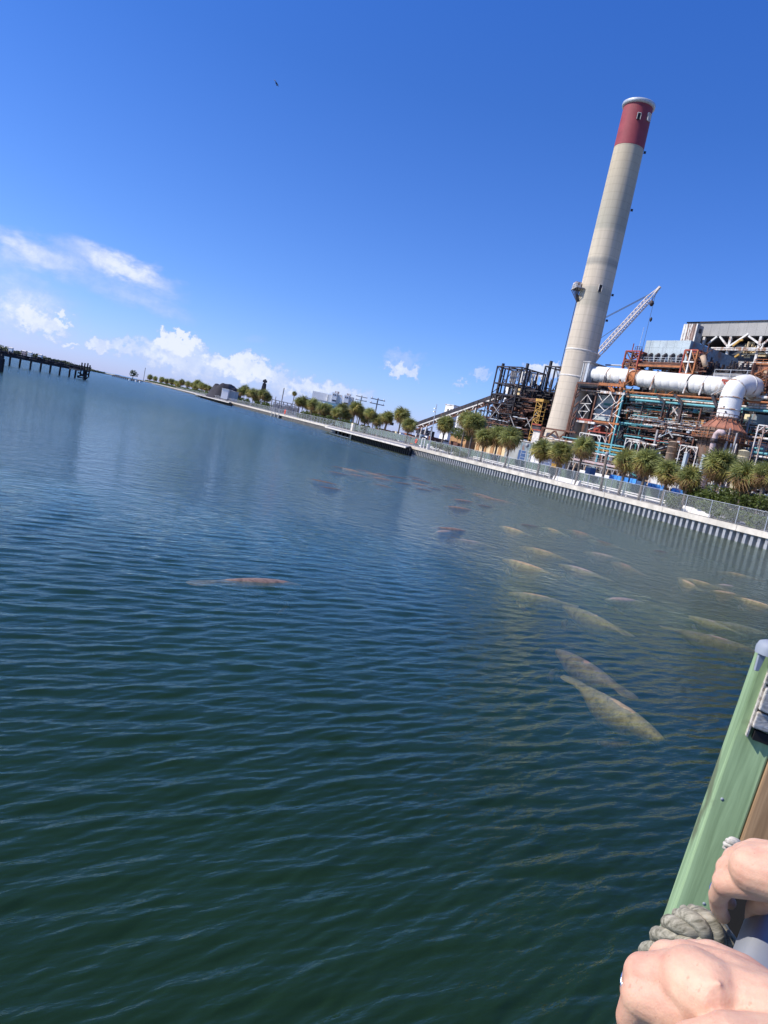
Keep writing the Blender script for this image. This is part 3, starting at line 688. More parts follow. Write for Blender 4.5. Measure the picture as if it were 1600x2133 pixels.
HED = [(1432, 1035, 2.0, 'small olive shrub at the left end of the hedge behind the fence'), (1468, 1040, 2.4, 'hedge shrub below the white stone post'),
       (1505, 1040, 2.8, 'hedge shrub between the stone post and the yellow-skirted palm'), (1545, 1048, 3.0, 'dense hedge shrub under the yellow-skirted palm'), (1590, 1058, 3.0, 'dense hedge shrub at the right edge of the picture'),
       (1488, 1062, 2.2, 'low shrub seen through the chain-link left of the tall hedge'), (1535, 1078, 2.3, 'low grey-green shrub seen through the chain-link, middle one'), (1585, 1092, 2.3, 'low grey-green shrub seen through the chain-link at the right edge')]
for i, (px, py, r_, lb) in enumerate(HED):
    off = 6.0 if i < 5 else 2.6; pt = wpix(px, py, off); shrub(pt, r_, r_, 1.6 if i < 5 else .9, lb, m_shrub, 2200, .15, 500+i, 'hedge shrubs at the right')
pt = wpix(962, 910, 9.0); shrub(pt, 3.4, 3, 2.0, 'bushy olive shrub before the ochre wall under the tall palms', m_shrub, 2200, .16, 520)
for i, px in enumerate((912, 938, 960)):
    pt = wpix(px, (930, 938, 946)[i], 2.4); shrub(pt, 1.7, 1.7, .9, f'grey-leaved shrub growing against the chain-link fence, {ORD[i]} from the left', m_shrub, 1300, .13, 530+i, 'shrubs against the chain-link fence')
pt = wpix(1404, 1048, 3.0); shrub(pt, 1.5, 1.5, 1.2, 'thin shrub behind the fence just left of the concrete barrier', m_shrub, 900, .13, 540)

# lamp posts / rings
T = thing('lamp_post', 'tall slim grey lamp post with a white camera box by the orange life ring', 'lamp post', wl(ws(893, 2), 2, GZ))
tp = wpix(910, 842, 2); member(T, 'pole', T.location, tp, .2, m_galv, shape='pipe')
for z in (.9, 1.6): member(T, 'camera_box', tp-UP*(z+.3)-AX*.35, tp-UP*z-AX*.35, .4, m_whitewall)
for i, (px, py) in enumerate(((867, 919), (594, 858))):
    c_ = wpix(px, py, FO-.12); b = MB(); R_ = .42 if i == 0 else .8
    b.tube([c_ + (WD*math.cos(a)+UP*math.sin(a))*R_ for a in [2*math.pi*k/20 for k in range(21)]], R_*.28, 8, False)
    T = thing('life_ring', ['orange life ring hung on the fence left of the tall lamp post', 'faraway red life ring hung on the fence by the outfall opening'][i], 'life ring', c_); b.build('ring', m_orr, T, smooth=True)
    b = MB(); b.box(c_-WD*R_*1.1-UP*R_*1.1+WN*.1, WD, WN, UP, R_*2.2, .03, R_*2.2); b.build('backboard', m_barrier, T)
for i, (px, py, lb) in enumerate(((891, 926, 'white electrical cabinet at the foot of the tall lamp post'), (733, 894, 'cream cabinet on the sea wall above the dark platform'))):
    c_ = wpix(px, py, 1.2); c_.z = CAPZ; T = thing('cabinet', lb, 'cabinet', c_); b = MB(); b.box(c_-WD*.4, WD, WN, UP, .8 if i == 0 else 1.8, .5, 1.3 if i == 0 else 2.4); b.build('box', m_whitewall if i == 0 else m_cream, T)
    b = MB(); b.box(c_-WD*.3-WN*.03+UP*.2, WD, WN, UP, .55 if i == 0 else 1.4, .03, .9 if i == 0 else 1.8); b.build('door', m_barrier, T)
T = thing('gate_frame', 'white gate frame in the fence to the right of the life ring', 'gate', wl(ws(880, FO), FO-.1, CAPZ))
for px in (876, 882): s_ = ws(px, FO-.1); member(T, 'gate_post', wl(s_, FO-.1, CAPZ), wl(s_, FO-.1, CAPZ+FH+.25), .14, m_whitewall)
member(T, 'gate_bar', wl(ws(882, FO-.1), FO-.1, CAPZ+FH+.2), wl(ws(876, FO-.1), FO-.1, CAPZ+FH+.2), .1, m_whitewall)
# ================================================================== POWER PLANT
# ---------------------------------------------------------------- stack
def pz_on_axis(py_list):     # height on the stack axis that shows at picture row py
    out = []
    for py in py_list:
        lo, hi = 0.0, 200.0
        for _ in range(40):
            mid = (lo+hi)/2
            if proj((ORG.x, ORG.y, mid))[1] > py: lo = mid
            else: hi = mid
        out.append(lo)
    return out
ZT, ZR, ZG1, ZG2, ZG3, ZPL, ZLG = pz_on_axis([223, 311, 484, 543, 558, 603, 640])
def stack_material():
    m = bpy.data.materials.new('stack_concrete'); m.use_nodes = True; t = m.node_tree; b = t.nodes['Principled BSDF']; l = t.links.new
    g = N('ShaderNodeNewGeometry', t); sp = N('ShaderNodeSeparateXYZ', t); l(g.outputs['Position'], sp.inputs[0])
    n0 = N('ShaderNodeTexNoise', t); n0.inputs['Scale'].default_value = .35; n0.inputs['Detail'].default_value = 4; l(g.outputs['Position'], n0.inputs[0])
    zz = N('ShaderNodeMath', t, operation='MULTIPLY_ADD'); l(n0.outputs['Fac'], zz.inputs[0]); zz.inputs[1].default_value = .9; l(sp.outputs[2], zz.inputs[2])
    dv = N('ShaderNodeMath', t, operation='DIVIDE'); l(zz.outputs[0], dv.inputs[0]); dv.inputs[1].default_value = ZT
    cr = N('ShaderNodeValToRGB', t); e = cr.color_ramp.elements; cr.color_ramp.interpolation = 'LINEAR'
    P_ = [(0, (0.546, 0.466, 0.352)), (.30, (0.562, 0.481, 0.366)), (ZLG/ZT-.004, (0.515, 0.442, 0.338)), (ZLG/ZT, (0.421, 0.372, 0.282)), (ZPL/ZT, (0.413, 0.372, 0.289)), (ZPL/ZT+.006, (0.562, 0.473, 0.352)),
          (ZG3/ZT, (0.546, 0.466, 0.345)), (ZG3/ZT+.004, (0.351, 0.318, 0.253)), (ZG2/ZT, (0.359, 0.326, 0.260)), (ZG2/ZT+.004, (0.530, 0.458, 0.338)), (ZG1/ZT, (0.484, 0.419, 0.310)), (ZG1/ZT+.006, (0.367, 0.341, 0.260)), (ZG1/ZT+.12, (0.437, 0.380, 0.275)), (.86, (0.468, 0.396, 0.275)), (1, (0.452, 0.388, 0.282))]
    e[0].position, e[0].color = P_[0][0], (*P_[0][1], 1); e[1].position, e[1].color = P_[-1][0], (*P_[-1][1], 1)
    for p_, c_ in P_[1:-1]:
        x = e.new(p_); x.color = (*c_, 1)
    l(dv.outputs[0], cr.inputs[0])
    mp = N('ShaderNodeMapping', t); mp.inputs['Scale'].default_value = (1, 1, .06); l(g.outputs['Position'], mp.inputs[0])
    n1 = N('ShaderNodeTexNoise', t); n1.inputs['Scale'].default_value = .9; n1.inputs['Detail'].default_value = 7; n1.inputs['Roughness'].default_value = .7; l(mp.outputs[0], n1.inputs[0])
    mr = N('ShaderNodeMapRange', t); mr.inputs['From Min'].default_value = .35; mr.inputs['From Max'].default_value = .7; mr.inputs['To Min'].default_value = .84; mr.inputs['To Max'].default_value = 1.06; l(n1.outputs['Fac'], mr.inputs[0])
    # lift lines of the formwork: a thin darker line every 2.3 m
    fz = N('ShaderNodeMath', t, operation='FRACT'); d2 = N('ShaderNodeMath', t, operation='DIVIDE'); l(sp.outputs[2], d2.inputs[0]); d2.inputs[1].default_value = 2.3; l(d2.outputs[0], fz.inputs[0])
    lt = N('ShaderNodeMath', t, operation='LESS_THAN'); l(fz.outputs[0], lt.inputs[0]); lt.inputs[1].default_value = .07
    l3 = N('ShaderNodeMath', t, operation='MULTIPLY_ADD'); l(lt.outputs[0], l3.inputs[0]); l3.inputs[1].default_value = -.16; l3.inputs[2].default_value = 1
    m2 = N('ShaderNodeMath', t, operation='MULTIPLY'); l(mr.outputs[0], m2.inputs[0]); l(l3.outputs[0], m2.inputs[1])
    sc_ = N('ShaderNodeVectorMath', t, operation='SCALE'); l(cr.outputs[0], sc_.inputs[0]); l(m2.outputs[0], sc_.inputs['Scale'])
    l(sc_.outputs[0], b.inputs['Base Color']); b.inputs['Roughness'].default_value = .85; return m
R0, R1 = 5.25, 4.25
def rad(z): return R0 + (R1-R0)*min(1, (z-GZ)/(ZT-GZ)) + 1.1*max(0, 1-(z-GZ)/26)**2
ST = thing('power_station_stack', 'very tall tapering concrete chimney stack with a red top band', 'chimney stack', ORG)
zs = list(np.linspace(GZ-.5, ZR, 40)); b = MB(); b.lathe((ORG.x, ORG.y, 0), [(rad(z), z) for z in zs], 72); b.build('concrete_shaft', stack_material(), ST, smooth=True)
b = MB(); b.lathe((ORG.x, ORG.y, 0), [(rad(ZR)+.01, ZR), (rad(ZR)+.05, ZR+.01)] + [(rad(z)+.05, z) for z in np.linspace(ZR+.02, ZT, 8)], 72)
b.build('red_band', mat('red_stack_paint', (.27, .045, .055), .7, .16, .25, rust=(.24,.06,.06), rustamt=.3), ST, smooth=True)
b = MB(); b.lathe((ORG.x, ORG.y, 0), [(rad(ZT)-.7, ZT-1), (rad(ZT)-.7, ZT+.55), (rad(ZT)+.55, ZT+.6), (rad(ZT)+.62, ZT+.3), (rad(ZT)+.55, ZT-.35), (rad(ZT)+.04, ZT-.5)], 72)
b.build('top_ring', m_galv, ST, smooth=True)
for z in (pz_on_axis([787])[0], pz_on_axis([733])[0]):
    b = MB(); b.lathe((ORG.x, ORG.y, 0), [(rad(z), z-.25), (rad(z)+.09, z-.2), (rad(z)+.09, z+.2), (rad(z), z+.25)], 72); b.build('joint_ring', m_conc, ST, smooth=True)
VD = Vector((-ORG.x, -ORG.y, 0)).normalized(); VR = Vector((VD.y, -VD.x, 0)); VR = VR if VR.x > 0 else -VR
def on_stack(deg, z, out=0):    # deg: 0 faces the water, negative to the left
    a = math.radians(deg); d = VD*math.cos(a) + VR*math.sin(a); return Vector((ORG.x, ORG.y, z)) + d*(rad(z)+out), d
for dg, z, w, h, mm in ((8, ZT-4.6, 1.0, 1.7, m_cavern), (52, ZT-3.9, 1.3, 2.0, m_ribw), (12, ZPL-.6, 1.0, 2.0, m_cavern)):
    p, d = on_stack(dg, z, -.25); sd = UP.cross(d)
    b = MB(); b.box(p-sd*w/2-UP*h/2, sd, d, UP, w, .55, h); b.build('hatch_box' if mm is m_whitewall else 'opening', mm, ST)
    b = MB()
    for q in (-1, 1): b.box(p+sd*q*w*.5-UP*h/2-d*.05, sd, d, UP, .14, .75, h)
    b.box(p-sd*w/2+UP*h/2, sd, d, UP, w, .8, .15); b.build('hatch_frame', m_conc, ST)
# side platform on brackets
pc, d = on_stack(-72, ZPL-1.2); sd = UP.cross(d)
PL = []
b = MB(); b.box(pc-sd*2.6-d*.4, sd, d, UP, 5.2, 2.6, .25); b.build('platform_deck', m_grey, ST)
b = MB(); b.box(pc-sd*2.5+d*.3+UP*.25, sd, d, UP, 3.0, 1.7, 1.9); b.build('platform_cabin', m_white, ST)
for q in (-2.5, -1.2, 0, 1.2, 2.5):
    member(ST, 'bracket', pc+sd*q+d*2.1, pc+sd*q*.4-UP*3.6, .22, m_dark); member(ST, 'handrail_post', pc+sd*q+d*2.1+UP*.25, pc+sd*q+d*2.1+UP*1.5, .08, m_galv)
member(ST, 'handrail', pc-sd*2.5+d*2.1+UP*1.5, pc+sd*2.5+d*2.1+UP*1.5, .09, m_galv)
member(ST, 'handrail', pc-sd*2.5+d*2.1+UP*.9, pc+sd*2.5+d*2.1+UP*.9, .07, m_galv)
for i in range(60):        # caged ladder down the left flank
    pass
for dg in (-86, -83.5):
    p0, _d = on_stack(dg, 20, .25); p1, _d = on_stack(dg, ZPL-1, .25); member(ST, 'ladder_rail', p0, p1, .14, m_dark)
for z in (ZT-13, ZT-30, ZPL-9, ZPL-1.2):
    p, d = on_stack(88, z, .1); b = MB(); b.box(p, UP.cross(d), d, UP, .5, .7, .6); b.build('warning_lamp', m_dark, ST)

# ---------------------------------------------------------------- generic steelwork
def frame(T, X0, na, la, nb, lb, zs, m, w=.38, brace=None, bm=None, drop=0, colm=None, rnd=None, beamw=.3):
    """open steel frame: corner X0 (top ignored), na bays of la metres along A, nb bays of lb along B, floor heights zs"""
    rnd = rnd or random.Random(1)
    for i in range(na+1):
        for j in range(nb+1):
            q = X0 + AX*la*i + BX*lb*j; member(T, 'column', (q.x, q.y, GZ), (q.x, q.y, zs[-1]), w, colm or m)
    for z in zs:
        for j in range(nb+1):
            if rnd.random() < drop: continue
            q = X0 + BX*lb*j; q = Vector((q.x, q.y, z-.17)); member(T, 'beam', q, q+AX*la*na, beamw, rnd.choice(m) if isinstance(m, list) else m)
        for i in range(na+1):
            q = X0 + AX*la*i; q = Vector((q.x, q.y, z-.17)); member(T, 'beam', q, q+BX*lb*nb, beamw*.9, m)
    lv = [GZ]+list(zs)
    for k in range(len(lv)-1):
        for i in range(na):
            if brace is not None and rnd.random() > brace: continue
            q = X0 + AX*la*i; a = Vector((q.x, q.y, lv[k])); c_ = Vector((q.x, q.y, lv[k+1])); mm = bm or m
            if rnd.random() < .5: member(T, 'brace', a, c_+AX*la, .2, mm)
            else: member(T, 'brace', c_, a+AX*la, .2, mm)
        for j in range(nb):
            if brace is not None and rnd.random() > brace: continue
            q = X0 + BX*lb*j; a = Vector((q.x, q.y, lv[k])); c_ = Vector((q.x, q.y, lv[k+1]))
            member(T, 'brace', a, c_+BX*lb, .2, bm or m) if rnd.random() < .5 else member(T, 'brace', c_, a+BX*lb, .2, bm or m)
def clutter(T, name, X0, la, lb, z0, z1, n, m, seed, small=(.12, .5), long=(1, 7)):
    """pipes, valves, trays too small to pick apart, as real geometry joined in one part"""
    r = random.Random(seed); b = MB()
    for i in range(n):
        p = X0 + AX*r.uniform(0, la) + BX*r.uniform(0, lb); p.z = r.uniform(z0, z1); t = r.random(); w = r.uniform(*small)
        if t < .42: b.beam(p, p+AX*r.uniform(*long), w)
        elif t < .58: b.beam(p, p+BX*r.uniform(1, 4), w)
        elif t < .84: b.beam(p, p+UP*r.uniform(.8, 3.5), w)
        elif t < .93: b.beam(p, p+AX*r.uniform(1, 4)+UP*r.uniform(-2.5, 2.5), w*.7)
        else: b.box(p, AX, BX, UP, r.uniform(.5, 1.6), r.uniform(.4, 1.2), r.uniform(.4, 1.5))
    return b.build(name, m, T, kind='stuff')
def railing(T, X0, X1, m, h=1.1, sp=1.6):
    d = X1-X0; n = max(1, int(d.length/sp))
    for z in (h, h*.5): member(T, 'handrail', X0+UP*z, X1+UP*z, .09, m)
    for i in range(n+1): q = X0+d*(i/n); member(T, 'handrail_post', q, q+UP*h, .09, m)
def boxA(T, name, px0, py0, px1, py1, b_, depth, m, label=None, z0=None):
    """block with its near face on plane b_, upper-left corner seen at px0,py0, right end at column px1, foot at row py1"""
    X0 = P(px0, py0, b_); X1 = alongA(X0, px1); zb = P(px0, py1, b_).z if z0 is None else z0; ln = (X1-X0).dot(AX)
    q = MB(); q.box(Vector((X0.x, X0.y, zb)), AX, BX, UP, ln, depth, X0.z-zb); return q.build(name, m, T, label=label), X0, X1, zb
def hbeam(T, name, px0, py0, px1, b_, w, m, shape='beam', h=None):
    X0 = P(px0, py0, b_); X1 = alongA(X0, px1); member(T, name, X0, X1, w, m, h=h, shape=shape); return X0, X1
def vcol(T, name, px, py, b_, w, m, z0=GZ, shape='beam'):
    X = P(px, py, b_); member(T, name, (X.x, X.y, z0), X, w, m, shape=shape); return X
def seg(T, name, a, b2, b_, w, m, shape='beam'):
    return member(T, name, P(a[0], a[1], b_), P(b2[0], b2[1], b_), w, m, shape=shape)

# ---------------------------------------------------------------- dark skeleton building left of the stack
X0 = P(1037, 762, 6); zt = X0.z; la = (alongA(X0, 1088)-X0).dot(AX); lb = (alongB(X0+AX*la, 1137)-(X0+AX*la)).dot(BX)
T = thing('steel_skeleton', 'tall dark open steel skeleton of a stripped boiler house left of the stack', 'steel frame', (X0.x, X0.y, GZ))
zs = [GZ+(zt-GZ)*k for k in (.13, .25, .38, .50, .60, .70, .82, 1.0)]
frame(T, X0, 2, la/2, 3, lb/3, zs, m_dark, .42, .55, m_dark, rnd=random.Random(4), beamw=.42)
for i, (px, py) in enumerate(((1049, 757), (1100, 757))):
    X = P(px, py, 9); member(T, 'crane_column', (X.x, X.y, GZ), X, .8, m_dark)
r = random.Random(5)
for k in range(26):     # hanging siding strips under the top deck
    a = la*.32 + r.uniform(0, la*.66); q = X0+AX*a+BX*(lb*.3); q.z = zt-1.0
    member(T, 'siding_strip', q-UP*r.uniform(3.2, 4.6), q, .5, m_ribw if r.random() < .7 else m_grey, h=.06)
for k in range(16):
    q = X0+AX*la*.98+BX*r.uniform(lb*.05, lb*.9); q.z = zt-1.2
    member(T, 'siding_strip', q-UP*r.uniform(2.8, 4.4), q, .06, m_ribw, h=.5)
# wing on the left, lower
q = X0 - AX*la*.5; T2 = T
for j in range(2):
    p_ = q + BX*j*lb/3; member(T, 'column', (p_.x, p_.y, GZ), (p_.x, p_.y, zs[4]), .3, m_dark)
for z in (zs[1], zs[2], zs[3], zs[4]):
    member(T, 'beam', Vector((q.x, q.y, z)), Vector((q.x, q.y, z))+AX*la*.5, .3, m_dark); member(T, 'beam', Vector((q.x, q.y, z)), Vector((q.x, q.y, z))+BX*lb/3, .3, m_dark)
member(T, 'brace', Vector((q.x, q.y, zs[1])), Vector((X0.x, X0.y, zs[2])), .25, m_rust)
boxA(T, 'inner_wall', 1056, 800, 1075, 820, 14, 3, m_whitewall); boxA(T, 'inner_wall', 1074, 806, 1086, 850, 15, 6, m_yelwall)
boxA(T, 'inner_wall', 1052, 823, 1070, 838, 14, 3, m_whitewall); boxA(T, 'inner_wall', 1050, 846, 1066, 856, 13, 3, m_ribw); boxA(T, 'inner_wall', 1042, 858, 1062, 864, 13, 3, m_whitewall)
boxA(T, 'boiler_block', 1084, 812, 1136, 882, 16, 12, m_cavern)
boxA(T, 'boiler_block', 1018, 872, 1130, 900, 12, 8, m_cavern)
clutter(T, 'small_pipework', X0+BX*1, la, lb*.5, zs[0], zs[4], 330, m_dark, 11); clutter(T, 'rusty_pipework', X0-AX*2, la+2, lb*.4, zs[0], zs[4], 330, m_rust, 12)
clutter(T, 'pale_pipework', X0, la, lb*.4, GZ+1, zs[3], 110, m_galv, 13, (.1, .35)); clutter(T, 'upper_pipework', X0+AX*la*.4, la*.6, lb, zs[3], zs[5], 240, m_dark, 14)
clutter(T, 'right_flank_pipework', X0+AX*(la-.5)+BX*2, 3, lb, GZ+2, zs[5], 420, m_rust, 15); clutter(T, 'right_flank_fittings', X0+AX*la+BX*2, 2, lb, GZ+2, zs[6], 260, m_dark, 16)
for k, z in enumerate(zs[:5]):
    hb = Vector((X0.x, X0.y, z)); railing(T, hb-BX*.3, hb-BX*.3+AX*la, m_rust if k % 2 else m_dark, 1.1, 3)
    member(T, 'floor_edge', hb-BX*.25-UP*.1, hb-BX*.25-UP*.1+AX*la, .3, m_rust if k in (0, 2) else m_dark)
for (a, c_) in (((1028, 845), (1040, 862)), ((1063, 866), (1072, 890)), ((1097, 870), (1106, 892)), ((1120, 858), (1094, 888)), ((1044, 842), (1020, 872))):
    seg(T, 'brace', a, c_, 5.6, .22, m_grey)
# second skeleton tower between the first and the stack
X1 = P(1137, 762, 18); T = thing('steel_skeleton', 'narrow dark steel tower partly hidden behind the left edge of the stack', 'steel frame', (X1.x, X1.y, GZ))
la2 = (alongA(X1, 1180)-X1).dot(AX); zt2 = X1.z
frame(T, X1, 2, la2/2, 2, 5, [GZ+(zt2-GZ)*k for k in (.3, .5, .62, .75, 1.0)], m_dark, .42, .6, m_dark, rnd=random.Random(9), beamw=.4)
X = P(1149, 752, 19); member(T, 'crane_column', (X.x, X.y, GZ), X, .8, m_dark)
clutter(T, 'small_pipework', X1, la2, 8, GZ+4, GZ+(zt2-GZ)*.78, 330, m_dark, 21); clutter(T, 'pale_pipework', X1, la2, 6, GZ+(zt2-GZ)*.5, GZ+(zt2-GZ)*.85, 60, m_grey, 22, (.1, .4))
boxA(T, 'boiler_block', 1128, 822, 1150, 900, 22, 10, m_cavern)
# yellow scaffold tower
X = P(1119, 836, 2); T = thing('scaffold_tower', 'yellow lattice stair tower beside the left foot of the stack', 'scaffold', (X.x, X.y, GZ)); la3 = (alongA(X, 1131)-X).dot(AX); zt3 = X.z
for i in (0, 1):
    for j in (0, 1): q = X+AX*la3*i+BX*1.8*j; member(T, 'column', (q.x, q.y, GZ+5), (q.x, q.y, zt3), .2, m_yellow)
n = 11
for k in range(n):
    z = GZ+5+(zt3-GZ-5)*k/n; z2 = GZ+5+(zt3-GZ-5)*(k+1)/n; q = Vector((X.x, X.y, z)); q2 = Vector((X.x, X.y, z2))
    member(T, 'rung_beam', q, q+AX*la3, .16, m_yellow); member(T, 'rung_beam', q+BX*1.8, q+BX*1.8+AX*la3, .16, m_yellow)
    member(T, 'stair_brace', q if k % 2 else q+AX*la3, q2+AX*la3 if k % 2 else q2, .18, m_yellow)
b = MB(); b.box(Vector((X.x, X.y, zt3))-AX*.5-BX*.3, AX, BX, UP, la3+1, 2.6, .9); b.build('top_platform', m_yellow, T)
# tunnel-like box with red rim by the stack foot
o, Xa, Xb, zb = boxA(None, 'x', 1110, 884, 1127, 894, -1, 3, m_cavern); o.name = 'skip_hopper'; bpy.data.objects.remove(o)
T = thing('duct_mouth', 'dark rectangular duct mouth with a red rim by the left foot of the stack', 'duct', (Xa.x, Xa.y, GZ)); boxA(T, 'dark_mouth', 1110, 885, 1127, 893, -1, 3, m_cavern)
hbeam(T, 'rim', 1109, 883, 1128, -1.2, .45, m_red); hbeam(T, 'rim', 1108, 894, 1127, -1.2, .35, m_red); boxA(T, 'support_block', 1112, 895, 1126, 935, -.8, 3, m_conc)

# ---------------------------------------------------------------- collar frame round the stack foot
X = P(1131, 891, -7); T = thing('rusty_portal_frame', 'low rust-brown trussed portal frame wrapped round the foot of the stack', 'steel frame', (X.x, X.y, GZ))
hbeam(T, 'beam', 1131, 891, 1200, -7, .45, m_rust); hbeam(T, 'beam', 1128, 909, 1200, -7, .4, m_rust)
for px in (1131, 1178): vcol(T, 'column', px, 890 if px < 1150 else 900, -7, .5, m_rust)
for a, c_ in (((1141, 909), (1155, 898)), ((1157, 898), (1163, 911)), ((1166, 911), (1178, 902)), ((1133, 893), (1129, 908))): seg(T, 'brace', a, c_, -7, .4, m_rust)
hbeam(T, 'white_pipe', 1136, 912, 1215, -8, .5, m_white, 'pipe'); hbeam(T, 'teal_pipe', 1172, 910, 1235, -8.5, .35, m_cyan, 'pipe')

# ---------------------------------------------------------------- boiler house backdrop of the right-hand plant
X = P(1228, 800, 9); T = thing('boiler_house', 'rust-stained brown boiler house wall crowded with pipes under the white duct', 'building', (X.x, X.y, GZ))
BH = T; BXA = []
o, Xa, Xb, zb = boxA(T, 'wall', 1262, 806, 1700, 1010, 9, 18, m_boiler, z0=GZ)
Ln = (Xb-Xa).dot(AX)
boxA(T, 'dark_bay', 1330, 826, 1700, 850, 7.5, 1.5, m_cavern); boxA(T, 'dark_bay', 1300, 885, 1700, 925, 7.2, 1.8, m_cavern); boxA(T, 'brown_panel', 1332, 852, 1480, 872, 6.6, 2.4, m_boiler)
boxA(T, 'cream_panel', 1467, 842, 1490, 858, 5.5, 1, m_cream); boxA(T, 'tan_panel', 1400, 868, 1492, 885, 6.2, 1.5, m_ochre); boxA(T, 'grey_panel', 1306, 846, 1400, 856, 6.2, 1.2, m_grey)
boxA(T, 'blue_grey_panel', 1566, 862, 1700, 884, 3.5, 3, m_bluedark); boxA(T, 'cream_panel', 1550, 862, 1563, 876, 3.0, 1, m_cream); boxA(T, 'grey_block', 1548, 918, 1590, 950, 2, 4, m_greywall)
cols = ['dark', 'dark', 'rust', 'orange', 'teal', 'white', 'dark', 'grey']; MM = dict(dark=m_dark, rust=m_rust, orange=m_orange, teal=m_teal, white=m_white, grey=m_grey, cyan=m_cyan, pink=m_pink)
Z = lambda py, px=1400, b_=4: P(px, py, b_).z
zlo, zhi = GZ+1, Z(822)
wallX = Vector((Xa.x, Xa.y, 0))-BX*3
for k, (nm, mm, n) in enumerate((('dark_pipework', m_dark, 620), ('rusty_pipework', m_rust, 420), ('teal_pipework', m_teal, 170), ('white_pipework', m_white, 130), ('orange_pipework', m_orange, 90), ('grey_fittings', m_grey, 220), ('pale_blue_pipework', m_cyan, 60))):
    clutter(T, nm, wallX-BX*(1+k*.4)+AX*6, Ln-6, 4.5, zlo, zhi, n, mm, 60+k, (.1, .42) if k else (.15, .6), (1, 8))

# main pipe rack in front of it
X = P(1303, 820, 0); T = thing('pipe_rack', 'long multi-level rack of teal, white and rusty pipes below the white duct', 'pipe rack', (X.x, X.y, GZ))
rows = [ # px0, py0, px1, b, diameter, mat
 (1303, 816, 1700, -2.0, .5, m_orange), (1250, 816, 1310, -2, .55, m_white), (1304, 822, 1500, -1.5, .5, m_cyan), (1306, 826, 1700, 0, .5, m_white), (1313, 832, 1700, -1, .65, m_cyan), (1315, 838, 1480, .5, .35, m_white),
 (1318, 843, 1440, 1, .3, m_teal), (1420, 842, 1700, 0, .6, m_white), (1325, 849, 1380, 1, .35, m_teal), (1318, 865, 1400, -1, .35, m_cyan), (1340, 857, 1500, 2, .3, m_rust),
 (1310, 871, 1480, -1.5, .42, m_white), (1290, 880, 1360, -2, .55, m_cyan), (1340, 884, 1465, -2, .5, m_white), (1310, 889, 1465, -2, .35, m_rust), (1300, 907, 1372, -2.5, .4, m_cyan), (1300, 903, 1400, -2, .22, m_rust), (1345, 915, 1420, -3, .3, m_red),
 (1310, 919, 1370, -4, .55, m_white), (1375, 921, 1440, -4, .3, m_teal), (1560, 826, 1700, -1, .8, m_white), (1560, 842, 1700, 0, .55, m_white), (1545, 850, 1700, 1, .4, m_teal), (1553, 909, 1700, -3, .6, m_white), (1555, 940, 1700, -4, .6, m_cyan), (1560, 948, 1700, -5, .5, m_white), (1570, 898, 1700, -2, .3, m_rust), (1556, 888, 1700, 0, .35, m_teal), (1562, 932, 1590, -3, .5, m_cyan)]
for (a, y, c_, b_, w, mm) in rows: hbeam(T, 'pipe', a, y, c_, b_, w, mm, 'pipe')
for px, py, w, mm, b_ in ((1400, 828, .5, m_dark, -1), (1421, 838, .9, m_dark, 0), (1371, 895, .5, m_grey, -3), (1462, 850, .35, m_rust, -2), (1345, 822, .4, m_dark, 0), (1497, 820, .4, m_dark, 0), (1563, 870, .35, m_grey, -2), (1586, 905, .35, m_grey, -3), (1552, 850, .5, m_dark, -1), (1340, 868, .3, m_teal, -1)): vcol(T, 'rack_column', px, py, b_, w, mm)
for a, c_, w, mm in (((1368, 822), (1385, 838), .5, m_dark), ((1385, 838), (1376, 872), .45, m_dark), ((1405, 822), (1422, 840), .6, m_dark), ((1422, 840), (1414, 878), .55, m_dark), ((1484, 822), (1494, 848), .7, m_dark), ((1368, 914), (1385, 897), .3, m_white), ((1392, 895), (1402, 912), .3, m_grey), ((1402, 848), (1412, 866), .3, m_white), ((1412, 848), (1396, 864), .25, m_white)): seg(T, 'strut', a, c_, -2.6, w, mm)
for px0, py0, px1, b_, mm in ((1312, 872, 1478, -2.4, m_grey), (1312, 882, 1465, -2.8, m_rust), (1562, 898, 1700, -3, m_pink), (1330, 842, 1400, -1, m_dark), (1570, 930, 1700, -4, m_rust)):
    X0 = P(px0, py0, b_); railing(T, X0, alongA(X0, px1), mm, 1.2, 1.5)
clutter(T, 'small_fittings', P(1315, 900, -3), 55, 3, GZ+2, GZ+13, 420, m_dark, 81, (.08, .3), (1, 5)); clutter(T, 'pale_fittings', P(1315, 900, -3), 60, 3, GZ+2, GZ+20, 200, m_galv, 82, (.08, .28), (1, 6)); clutter(T, 'rusty_fittings', P(1330, 900, -3.4), 55, 3, GZ+4, GZ+22, 200, m_rust, 83, (.1, .35), (1, 6))

